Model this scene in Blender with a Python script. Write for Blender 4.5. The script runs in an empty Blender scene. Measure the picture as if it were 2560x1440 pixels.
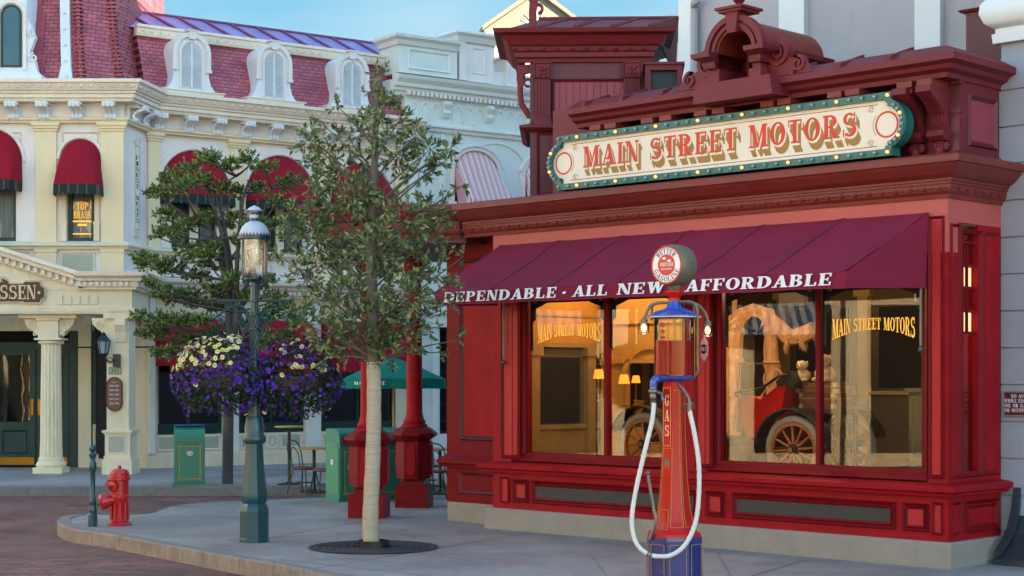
import bpy, bmesh, math, random
from mathutils import Vector, Matrix
R = math.radians; PI = math.pi; sin = math.sin; cos = math.cos
random.seed(7)
scene = bpy.context.scene
COL = scene.collection

SPLIT = {'panel_moulding','base_panel','pilaster_panel','support_arm','wall_mount','wall_panel','vent_grille','attic_pilaster','arch_moulding','ground_pilaster','pilaster','window_jamb','dormer_scroll','entablature_block','terrace_window','shopfront_pier','terrace_pilaster','gallon_marker','wall_moulding','headlamp','dark_doorway','lit_pane','frieze_arches','letter_edge','scroll_end','block_ornament','fretwork_'}; SPL = {}
# ------------------------------------------------------------------ mesh builder
class MB:
    def __init__(s): s.v = []; s.f = []
    def add(s, vs, fs):
        b = len(s.v); s.v += [tuple(v) for v in vs]; s.f += [tuple(i + b for i in f) for f in fs]; return s
    def box(s, x0, x1, y0, y1, z0, z1):
        if x0 > x1: x0, x1 = x1, x0
        if y0 > y1: y0, y1 = y1, y0
        if z0 > z1: z0, z1 = z1, z0
        return s.add([(x0,y0,z0),(x1,y0,z0),(x1,y1,z0),(x0,y1,z0),(x0,y0,z1),(x1,y0,z1),(x1,y1,z1),(x0,y1,z1)],
                     [(0,3,2,1),(4,5,6,7),(0,1,5,4),(1,2,6,5),(2,3,7,6),(3,0,4,7)])
    def poly(s, pts): return s.add(pts, [tuple(range(len(pts)))])
    def prism(s, a, b):            # two matching rings of 3D points
        n = len(a)
        return s.add(list(a) + list(b), [tuple(range(n))[::-1], tuple(range(n, 2*n))] + [(i, (i+1) % n, (i+1) % n + n, i + n) for i in range(n)])
    def py(s, pts, y0, y1): return s.prism([(x, y0, z) for x, z in pts], [(x, y1, z) for x, z in pts])      # outline in xz
    def px(s, pts, x0, x1): return s.prism([(x0, y, z) for y, z in pts], [(x1, y, z) for y, z in pts])      # outline in yz
    def pz(s, pts, z0, z1): return s.prism([(x, y, z0) for x, y in pts], [(x, y, z1) for x, y in pts])
    def lathe(s, prof, cx=0, cy=0, n=20, a0=0, sx=1, sy=1):
        vs = []; fs = []
        for r, z in prof:
            for i in range(n):
                a = a0 + 2*PI*i/n; vs.append((cx + r*cos(a)*sx, cy + r*sin(a)*sy, z))
        m = len(prof)
        for j in range(m-1):
            for i in range(n): k = (i+1) % n; fs.append((j*n+i, j*n+k, (j+1)*n+k, (j+1)*n+i))
        fs.append(tuple(range(n))[::-1]); fs.append(tuple((m-1)*n+i for i in range(n)))
        return s.add(vs, fs)
    def tube(s, pts, r, n=8):
        P = [Vector(p) for p in pts]; m = len(P)
        rr = r if isinstance(r, (list, tuple)) else [r]*m
        up = Vector((0,0,1)); vs = []; fs = []; pu = None
        for i, p in enumerate(P):
            t = (P[min(i+1,m-1)] - P[max(i-1,0)])
            if t.length < 1e-9: t = Vector((0,0,1))
            t.normalize()
            if pu is None:
                pu = t.cross(up if abs(t.z) < .9 else Vector((1,0,0))).normalized()
            pu = (pu - t*pu.dot(t))
            if pu.length < 1e-6: pu = t.orthogonal()
            pu.normalize(); w = t.cross(pu)
            for k in range(n):
                a = 2*PI*k/n; vs.append(p + (pu*cos(a) + w*sin(a))*rr[i])
        for j in range(m-1):
            for k in range(n): q = (k+1) % n; fs.append((j*n+k, j*n+q, (j+1)*n+q, (j+1)*n+k))
        fs.append(tuple(range(n))[::-1]); fs.append(tuple((m-1)*n+k for k in range(n)))
        return s.add(vs, fs)
    def ball(s, c, r, n=10, sx=1, sy=1, sz=1):
        m = max(4, n//2)
        prof = [(max(.0005, r*sin(PI*j/m)), c[2] - r*cos(PI*j/m)*sz) for j in range(m+1)]
        return s.lathe(prof, c[0], c[1], n, 0, sx, sy)
    def sweep(s, prof, path):      # closed profile of (out, z), mitred along an xy path; 'out' lies to the right of travel
        n = len(path); P = [Vector((p[0], p[1])) for p in path]; rings = []
        for i in range(n):
            d0 = (P[i] - P[i-1]).normalized() if i > 0 else None
            d1 = (P[i+1] - P[i]).normalized() if i < n-1 else None
            if d0 is None: d0 = d1
            if d1 is None: d1 = d0
            n0 = Vector((d0.y, -d0.x)); n1 = Vector((d1.y, -d1.x)); m = (n0 + n1)
            m = m / max(.2, m.dot(n0))
            rings.append([(P[i].x + m.x*o, P[i].y + m.y*o, z) for o, z in prof])
        k = len(prof); vs = [v for r in rings for v in r]; fs = []
        for i in range(n-1):
            for j in range(k): q = (j+1) % k; fs.append((i*k+j, i*k+q, (i+1)*k+q, (i+1)*k+j))
        fs.append(tuple(range(k))[::-1]); fs.append(tuple((n-1)*k+j for j in range(k)))
        return s.add(vs, fs)
    def arch(s, cx, zc, r0, r1, y0, y1, a0=0, a1=180, n=20, sz=1):    # ring sector facing -y
        A = [R(a0 + (a1-a0)*i/n) for i in range(n+1)]
        for i in range(n):
            a, b = A[i], A[i+1]
            q = [(cx + r0*cos(a), zc + r0*sin(a)*sz), (cx + r1*cos(a), zc + r1*sin(a)*sz), (cx + r1*cos(b), zc + r1*sin(b)*sz), (cx + r0*cos(b), zc + r0*sin(b)*sz)]
            vs = [(x, y0, z) for x, z in q] + [(x, y1, z) for x, z in q]
            fs = [(0,1,2,3),(7,6,5,4),(1,5,6,2),(0,3,7,4)]
            if i == 0: fs.append((0,4,5,1))
            if i == n-1: fs.append((3,2,6,7))
            s.add(vs, fs)
        return s
    def frame(s, x0, x1, z0, z1, y0, y1, w):      # picture frame, butted
        s.box(x0, x1, y0, y1, z1-w, z1); s.box(x0, x1, y0, y1, z0, z0+w)
        s.box(x0, x0+w, y0, y1, z0+w, z1-w); s.box(x1-w, x1, y0, y1, z0+w, z1-w); return s
    def mouldframe(s, x0, x1, z0, z1, y, w, h):   # bevelled raised moulding on a panel, face at y, height h towards -y
        o = [(x0,z0),(x1,z0),(x1,z1),(x0,z1)]; m1 = [(x0+w*.3,z0+w*.3),(x1-w*.3,z0+w*.3),(x1-w*.3,z1-w*.3),(x0+w*.3,z1-w*.3)]
        m2 = [(x0+w*.6,z0+w*.6),(x1-w*.6,z0+w*.6),(x1-w*.6,z1-w*.6),(x0+w*.6,z1-w*.6)]
        i_ = [(x0+w,z0+w),(x1-w,z0+w),(x1-w,z1-w),(x0+w,z1-w)]
        vs = [(a,y,b) for a,b in o] + [(a,y-h,b) for a,b in m1] + [(a,y-h*.55,b) for a,b in m2] + [(a,y,b) for a,b in i_]
        fs = []
        for k in range(3):
            for j in range(4): q = (j+1) % 4; fs.append((k*4+j, k*4+q, k*4+4+q, k*4+4+j))
        return s.add(vs, fs)
    def spiral(s, cx, zc, r0, r1, turns, y0, y1, w, a0=0, n=40, sgn=1, half=None):   # ribbon spiral in xz
        pts = []
        for i in range(n+1):
            t = i/n; a = R(a0) + sgn*2*PI*turns*t; r = r0 + (r1-r0)*t; pts.append((r, a, w*(1-.45*t)))
        for i in range(n):
            (ra, a, wa), (rb, b, wb) = pts[i], pts[i+1]
            q = [(cx+(ra-wa/2)*cos(a), zc+(ra-wa/2)*sin(a)), (cx+(ra+wa/2)*cos(a), zc+(ra+wa/2)*sin(a)), (cx+(rb+wb/2)*cos(b), zc+(rb+wb/2)*sin(b)), (cx+(rb-wb/2)*cos(b), zc+(rb-wb/2)*sin(b))]
            s.add([(x,y0,z) for x,z in q] + [(x,y1,z) for x,z in q], [(0,1,2,3),(7,6,5,4),(1,5,6,2),(0,3,7,4)])
        return s
    def xf(s, M):
        s.v = [tuple(M @ Vector(v)) for v in s.v]; return s
    def clusters(s):
        par = list(range(len(s.v)))
        def find(a):
            while par[a] != a: par[a] = par[par[a]]; a = par[a]
            return a
        for f in s.f:
            for i in f[1:]:
                a, b = find(f[0]), find(i)
                if a != b: par[b] = a
        isl = {}
        for k, f in enumerate(s.f): isl.setdefault(find(f[0]), []).append(k)
        bx = []
        for r, fl in isl.items():
            ids = {i for k in fl for i in s.f[k]}; P = [s.v[i] for i in ids]
            bx.append([[min(p[j] for p in P)-.012 for j in range(3)], [max(p[j] for p in P)+.012 for j in range(3)], list(fl)])
        ch = True
        while ch:
            ch = False; out = []
            for b in bx:
                for o in out:
                    if all(b[0][j] <= o[1][j] and o[0][j] <= b[1][j] for j in range(3)):
                        o[0] = [min(o[0][j], b[0][j]) for j in range(3)]; o[1] = [max(o[1][j], b[1][j]) for j in range(3)]; o[2] += b[2]; ch = True; break
                else: out.append(b)
            bx = out
        res = []
        for _, _, fl in sorted(bx, key=lambda b: (b[0][0], b[0][2])):
            m = MB(); mp = {}
            for k in sorted(fl):
                g = []
                for i in s.f[k]:
                    if i not in mp: mp[i] = len(m.v); m.v.append(s.v[i])
                    g.append(mp[i])
                m.f.append(tuple(g))
            res.append(m)
        return res
    def build(s, name, m, parent=None, smooth=False, label=None):
        if name in SPLIT and len(s.f) < 6000:
            cs = s.clusters(); os_ = [c.build1(name, m, parent, smooth, label) for c in cs]
            SPL[os_[0].name] = os_[1:]; return os_[0]
        return s.build1(name, m, parent, smooth, label)
    def build1(s, name, m, parent=None, smooth=False, label=None):
        me = bpy.data.meshes.new(name); me.from_pydata(s.v, [], s.f); me.update()
        bm = bmesh.new(); bm.from_mesh(me)
        if len(s.f) < 30000: bmesh.ops.recalc_face_normals(bm, faces=bm.faces)
        bm.to_mesh(me); bm.free()
        if smooth:
            me.polygons.foreach_set('use_smooth', [True]*len(me.polygons))
            try: me.set_sharp_from_angle(angle=R(38))
            except Exception: pass
        me.materials.append(m)
        o = bpy.data.objects.new(name, me); COL.objects.link(o)
        if parent is not None: o.parent = parent
        if label: o['label'] = label
        return o

def thing(name, label, cat, loc=(0,0,0), rz=0, group=None):
    o = bpy.data.objects.new(name, None); COL.objects.link(o); o.empty_display_size = .2
    o.location = loc; o.rotation_euler = (0,0,rz); o['label'] = label; o['category'] = cat
    if group: o['group'] = group
    return o
def tag(o, label, cat, group=None):
    o['label'] = label; o['category'] = cat
    if group: o['group'] = group
    return o
def kids(o): return [c for c in COL.objects if c.parent is o]
def dup_tree(o, parent=None):
    c = o.copy(); COL.objects.link(c); c.parent = parent
    for ch in kids(o): dup_tree(ch, c)
    return c
def copy_part(o, loc, parent):
    c = o.copy(); COL.objects.link(c); c.parent = parent; c.location = loc; return c

# ------------------------------------------------------------------ materials
def lin(h):
    h = h.lstrip('#'); c = [int(h[i:i+2],16)/255 for i in (0,2,4)]
    return tuple((x/12.92 if x <= .04045 else ((x+.055)/1.055)**2.4) for x in c)
def nodes(name):
    m = bpy.data.materials.new(name); m.use_nodes = True; nt = m.node_tree
    return m, nt, nt.nodes['Principled BSDF'], nt.nodes['Material Output']
def N(nt, t, **k):
    n = nt.nodes.new(t)
    for a, b in k.items():
        if a in n.inputs: n.inputs[a].default_value = b
        else: setattr(n, a, b)
    return n
def M(name, col, rough=.5, var=.12, scale=3.0, bump=.0, bscale=60, metal=0, spec=.5, dirt=0, stretch=(1,1,1), emit=None, es=0, coat=0):
    if isinstance(col, str): col = lin(col)
    m, nt, b, out = nodes(name); L = nt.links
    tc = N(nt, 'ShaderNodeTexCoord'); mp = N(nt, 'ShaderNodeMapping'); mp.inputs['Scale'].default_value = stretch
    L.new(tc.outputs['Object'], mp.inputs[0])
    no = N(nt, 'ShaderNodeTexNoise'); no.inputs['Scale'].default_value = scale; no.inputs['Detail'].default_value = 6; no.inputs['Roughness'].default_value = .65
    L.new(mp.outputs[0], no.inputs['Vector'])
    rp = N(nt, 'ShaderNodeValToRGB'); e = rp.color_ramp.elements
    e[0].position = .3; e[1].position = .72
    e[0].color = tuple(c*(1-var) for c in col) + (1,); e[1].color = tuple(min(1, c*(1+var)) for c in col) + (1,)
    L.new(no.outputs['Fac'], rp.inputs[0]); src = rp.outputs[0]
    if dirt:
        n2 = N(nt, 'ShaderNodeTexNoise'); n2.inputs['Scale'].default_value = scale*2.3; n2.inputs['Detail'].default_value = 8
        mp2 = N(nt, 'ShaderNodeMapping'); mp2.inputs['Scale'].default_value = (2.5,2.5,.5); L.new(tc.outputs['Object'], mp2.inputs[0]); L.new(mp2.outputs[0], n2.inputs['Vector'])
        r2 = N(nt, 'ShaderNodeMapRange'); r2.inputs[1].default_value = .52; r2.inputs[2].default_value = .75; r2.inputs[4].default_value = dirt
        L.new(n2.outputs['Fac'], r2.inputs[0])
        mx = N(nt, 'ShaderNodeMix', data_type='RGBA'); L.new(r2.outputs[0], mx.inputs[0]); L.new(src, mx.inputs[6]); mx.inputs[7].default_value = tuple(c*.45+.01 for c in col) + (1,)
        src = mx.outputs[2]
    L.new(src, b.inputs['Base Color'])
    b.inputs['Roughness'].default_value = rough; b.inputs['Metallic'].default_value = metal; b.inputs['Specular IOR Level'].default_value = spec
    if coat: b.inputs['Coat Weight'].default_value = coat; b.inputs['Coat Roughness'].default_value = .12
    rr = N(nt, 'ShaderNodeMapRange'); rr.inputs[3].default_value = max(.03, rough-.08); rr.inputs[4].default_value = min(1, rough+.1)
    L.new(no.outputs['Fac'], rr.inputs[0]); L.new(rr.outputs[0], b.inputs['Roughness'])
    if bump:
        n3 = N(nt, 'ShaderNodeTexNoise'); n3.inputs['Scale'].default_value = bscale; n3.inputs['Detail'].default_value = 4
        L.new(mp.outputs[0], n3.inputs['Vector'])
        bp = N(nt, 'ShaderNodeBump'); bp.inputs['Strength'].default_value = bump; bp.inputs['Distance'].default_value = .01
        L.new(n3.outputs['Fac'], bp.inputs['Height']); L.new(bp.outputs[0], b.inputs['Normal'])
    if emit:
        b.inputs['Emission Color'].default_value = (lin(emit) if isinstance(emit, str) else emit) + (1,); b.inputs['Emission Strength'].default_value = es
    return m
def M_brick(name, c1, c2, cm, bw, bh, mortar, axes='xz', rough=.8, bump=.6, offs=.5, extra=.25, nscale=1.2, wet=False):
    m, nt, b, out = nodes(name); L = nt.links
    tc = N(nt, 'ShaderNodeTexCoord'); sp = N(nt, 'ShaderNodeSeparateXYZ'); cb = N(nt, 'ShaderNodeCombineXYZ')
    L.new(tc.outputs['Object'], sp.inputs[0])
    L.new(sp.outputs['XYZ'.index(axes[0].upper())], cb.inputs[0]); L.new(sp.outputs['XYZ'.index(axes[1].upper())], cb.inputs[1])
    br = N(nt, 'ShaderNodeTexBrick'); br.offset = offs
    br.inputs['Color1'].default_value = c1 + (1,); br.inputs['Color2'].default_value = c2 + (1,); br.inputs['Mortar'].default_value = cm + (1,)
    br.inputs['Scale'].default_value = 1; br.inputs['Brick Width'].default_value = bw; br.inputs['Row Height'].default_value = bh
    br.inputs['Mortar Size'].default_value = mortar; br.inputs['Mortar Smooth'].default_value = .3; br.inputs['Bias'].default_value = 0
    L.new(cb.outputs[0], br.inputs['Vector'])
    no = N(nt, 'ShaderNodeTexNoise'); no.inputs['Scale'].default_value = nscale; no.inputs['Detail'].default_value = 7; L.new(tc.outputs['Object'], no.inputs['Vector'])
    r1 = N(nt, 'ShaderNodeMapRange'); r1.inputs[1].default_value = .3; r1.inputs[2].default_value = .7; r1.inputs[3].default_value = 1-extra; r1.inputs[4].default_value = 1+extra; L.new(no.outputs['Fac'], r1.inputs[0])
    mx = N(nt, 'ShaderNodeMix', data_type='RGBA', blend_type='MULTIPLY'); mx.inputs[0].default_value = 1
    L.new(br.outputs['Color'], mx.inputs[6]); L.new(r1.outputs[0], mx.inputs[7]); L.new(mx.outputs[2], b.inputs['Base Color'])
    b.inputs['Roughness'].default_value = rough
    if wet:
        r3 = N(nt, 'ShaderNodeMapRange'); r3.inputs[1].default_value = .35; r3.inputs[2].default_value = .65; r3.inputs[3].default_value = .32; r3.inputs[4].default_value = .75
        L.new(no.outputs['Fac'], r3.inputs[0]); L.new(r3.outputs[0], b.inputs['Roughness'])
    bp = N(nt, 'ShaderNodeBump', invert=True); bp.inputs['Strength'].default_value = bump; bp.inputs['Distance'].default_value = .012
    L.new(br.outputs['Fac'], bp.inputs['Height']); L.new(bp.outputs[0], b.inputs['Normal'])
    return m
def M_stripe(name, c1, c2, axis, period, frac=.5, rough=.8, c3=None):
    m, nt, b, out = nodes(name); L = nt.links
    tc = N(nt, 'ShaderNodeTexCoord'); sp = N(nt, 'ShaderNodeSeparateXYZ'); L.new(tc.outputs['Object'], sp.inputs[0])
    mu = N(nt, 'ShaderNodeMath', operation='DIVIDE'); L.new(sp.outputs['XYZ'.index(axis.upper())], mu.inputs[0]); mu.inputs[1].default_value = period
    fr = N(nt, 'ShaderNodeMath', operation='FRACT'); L.new(mu.outputs[0], fr.inputs[0])
    rp = N(nt, 'ShaderNodeValToRGB'); rp.color_ramp.interpolation = 'CONSTANT'; e = rp.color_ramp.elements
    e[0].color = c1 + (1,); e[1].position = frac; e[1].color = c2 + (1,)
    if c3:
        q = rp.color_ramp.elements.new(frac+.12); q.color = c3 + (1,)
        q = rp.color_ramp.elements.new(frac+.2); q.color = c2 + (1,)
    L.new(fr.outputs[0], rp.inputs[0]); L.new(rp.outputs[0], b.inputs['Base Color']); b.inputs['Roughness'].default_value = rough
    return m
def M_leaf(name, cols, rough=.45, trans=.25):
    m, nt, b, out = nodes(name); L = nt.links
    g = N(nt, 'ShaderNodeNewGeometry'); rp = N(nt, 'ShaderNodeValToRGB'); e = rp.color_ramp.elements
    e[0].color = lin(cols[0]) + (1,); e[1].color = lin(cols[-1]) + (1,)
    for i, c in enumerate(cols[1:-1]): q = rp.color_ramp.elements.new((i+1)/(len(cols)-1)); q.color = lin(c) + (1,)
    L.new(g.outputs['Random Per Island'], rp.inputs[0]); L.new(rp.outputs[0], b.inputs['Base Color'])
    b.inputs['Roughness'].default_value = rough; b.inputs['Specular IOR Level'].default_value = .35
    tr = N(nt, 'ShaderNodeBsdfTranslucent'); L.new(rp.outputs[0], tr.inputs[0]); mx = N(nt, 'ShaderNodeMixShader'); mx.inputs[0].default_value = trans
    L.new(b.outputs[0], mx.inputs[1]); L.new(tr.outputs[0], mx.inputs[2]); L.new(mx.outputs[0], out.inputs[0])
    return m
def M_glass(name, ior=1.6, tint=(1,1,1), rough=.0, wav=.0, base=.0):
    m, nt, b, out = nodes(name); L = nt.links; nt.nodes.remove(b)
    fr = N(nt, 'ShaderNodeFresnel'); fr.inputs[0].default_value = ior
    ad = N(nt, 'ShaderNodeMath', operation='ADD', use_clamp=True); ad.inputs[1].default_value = base; L.new(fr.outputs[0], ad.inputs[0])
    t = N(nt, 'ShaderNodeBsdfTransparent'); t.inputs[0].default_value = tint + (1,)
    g = N(nt, 'ShaderNodeBsdfGlossy'); g.inputs['Roughness'].default_value = rough
    mx = N(nt, 'ShaderNodeMixShader'); L.new(ad.outputs[0], mx.inputs[0]); L.new(t.outputs[0], mx.inputs[1]); L.new(g.outputs[0], mx.inputs[2]); L.new(mx.outputs[0], out.inputs[0])
    if wav:
        tc = N(nt, 'ShaderNodeTexCoord'); no = N(nt, 'ShaderNodeTexNoise'); no.inputs['Scale'].default_value = 1.6; L.new(tc.outputs['Object'], no.inputs['Vector'])
        bp = N(nt, 'ShaderNodeBump'); bp.inputs['Strength'].default_value = wav; bp.inputs['Distance'].default_value = .02
        L.new(no.outputs['Fac'], bp.inputs['Height']); L.new(bp.outputs[0], g.inputs['Normal'])
    return m

K = {}
K['red']      = M('shop red paint', '#94131f', .55, .2, 3.5, .05, 40, dirt=.35, spec=.12)
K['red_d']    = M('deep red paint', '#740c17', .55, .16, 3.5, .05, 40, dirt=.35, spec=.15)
K['red_l']    = M('bright panel red paint', '#ac1f25', .5, .10, 3, .05, 40, spec=.3)
K['salmon']   = M('faded salmon frieze paint', '#b3504c', .6, .08, 2, .05, 60, dirt=.1)
K['maroon']   = M('maroon paint', '#6c222d', .55, .14, 2.5, .06, 40, dirt=.25, spec=.3)
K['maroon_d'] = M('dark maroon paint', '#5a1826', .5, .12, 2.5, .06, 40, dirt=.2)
K['rust']     = M('cornice red brown paint', '#73241f', .55, .16, 2.5, .06, 40, dirt=.3)
K['board']    = M('faded pink board paint', '#8d3345', .6, .14, 3, .05, 40, stretch=(6,1,.5))
K['awning']   = M('maroon awning canvas', '#7a1f38', .85, .12, 1.5, .15, 250, spec=.2)
K['seamc'] = M('awning seam', '#5c1730', .9, .1, 3)
K['canvas']   = M('crimson awning canvas', '#8e1228', .85, .14, 1.5, .1, 200, spec=.2)
K['cream']    = M('cream stucco', '#ddceb2', .8, .08, 1.2, .08, 80, dirt=.18)
K['yellow']   = M('pale yellow stucco', '#e3cfaa', .8, .05, 1.5, .08, 80, dirt=.05)
K['white']    = M('cool white paint', '#ded4cf', .65, .07, 1.2, .05, 80, dirt=.16)
K['trim']     = M('weathered stone white trim', '#e2d4c2', .65, .08, 3, .05, 80, dirt=.25)
K['sage']     = M('pale sage render', '#cfd5d0', .75, .05, 1.5, .05, 80, dirt=.06)
K['sage_w']   = M('pale grey green trim', '#d6d9d2', .7, .05, 1.5, .05, 80, dirt=.1)
K['panel']    = M('sage grey panel', '#a8a996', .75, .06, 2, .05, 80)
K['shutter']  = M('white painted louvre', '#d5d8dc', .5, .04, 2)
K['green_d']  = M('dark green joinery', '#07302c', .5, .12, 2, .03, 60)
K['teal']     = M('teal sign paint', '#1c6460', .4, .18, 5, .05, 60, dirt=.3)
K['iron']     = M('blue green cast iron', '#0f3e47', .32, .15, 4, .1, 40, spec=.6, dirt=.2)
K['black']    = M('black iron', '#15161a', .4, .2, 4, .1, 60)
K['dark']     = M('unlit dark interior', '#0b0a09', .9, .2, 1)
K['plinth']   = M('cast concrete plinth', '#8f877f', .85, .1, 3, .3, 90, dirt=.2)
K['bingreen'] = M('bin green paint', '#197059', .35, .08, 3, .03, 60, dirt=.1)
K['gold']     = M('gold lettering', '#d09a35', .4, .1, 9, emit='#a06a10', es=.05)  # faint emission added to the lettering colour
K['goldline'] = M('gold pinstripe', '#b98a3c', .5, .1, 9)
K['ivory']    = M('sign ivory enamel', '#e3d8c6', .5, .05, 2, dirt=.08)
K['sred']     = M('sign scarlet lettering', '#d2300e', .5, .08, 5)
K['stan']     = M('sign tan lettering shade', '#9c7434', .6, .08, 20, stretch=(1,1,8))
K['wred']     = M('sign thin red line', '#8c2a1c', .5)
K['wtext']    = M('white cloth lettering', '#e3e3ea', .8, .08, 20)
K['bulb_off'] = M('unlit frosted bulb', '#8aa7ad', .15, .1, 5, spec=.8)
K['bulb_on']  = M('lit amber bulb', '#ffb070', .3, 0, emit='#ff7a30', es=1.3)
K['ring']     = M('porcelain bulb socket', '#c9d2d4', .3)
K['asphalt']  = M('street', '#4a4544', .8)
K['slateD']   = M('iron grate', '#34343b', .6, .3, 20)
K['brass']    = M('brass plate', '#a2762a', .3, .2, 5, metal=.9)
K['steel']    = M('dull steel', '#6f6c68', .35, .2, 8, metal=.85)
K['galv']     = M('galvanised olive pipe', '#6d6855', .45, .2, 6, metal=.3)
K['wood']     = M('tan table wood', '#a98a55', .5, .2, 5)
K['rub']      = M('white hose cloth', '#d5d2ca', .7, .06, 8, .25, 120, dirt=.15)
K['shingle']  = M_brick('red slate shingles', lin('#b05a66'), lin('#994b56'), lin('#542029'), .17, .085, .006, 'xz', .7, .9, .5, .25, 3)
K['gbrick']   = M_brick('red brick', lin('#8e3526'), lin('#7a2c22'), lin('#8a7868'), .2, .07, .008, 'xz', .85, .6)
K['scale']    = M('red fish scale slate', '#9a4150', .65, .2, 5, .05, 60)
K['skylight'] = M('violet standing seam roof', '#9a80b8', .4, .3, 1.6, metal=.1)
K['glassD']   = M_glass('dark window glass', 1.45, (.75,.78,.78), .0, .08, .0)
K['glassS']   = M_glass('shop window glass', 1.62, (.95,.96,.95), 0, .02, .0)
K['glassC']   = M_glass('clear lantern glass', 1.25, (.95,.95,.95), .02, 0, .02)
K['glassL']   = M_glass('hazy lantern glass', 1.4, (.95,.95,.95), .25, 0, .22)
K['curtain']  = M('grey lace curtain', '#c9c7cf', .9, .15, 4, stretch=(14,1,.6))
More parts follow.
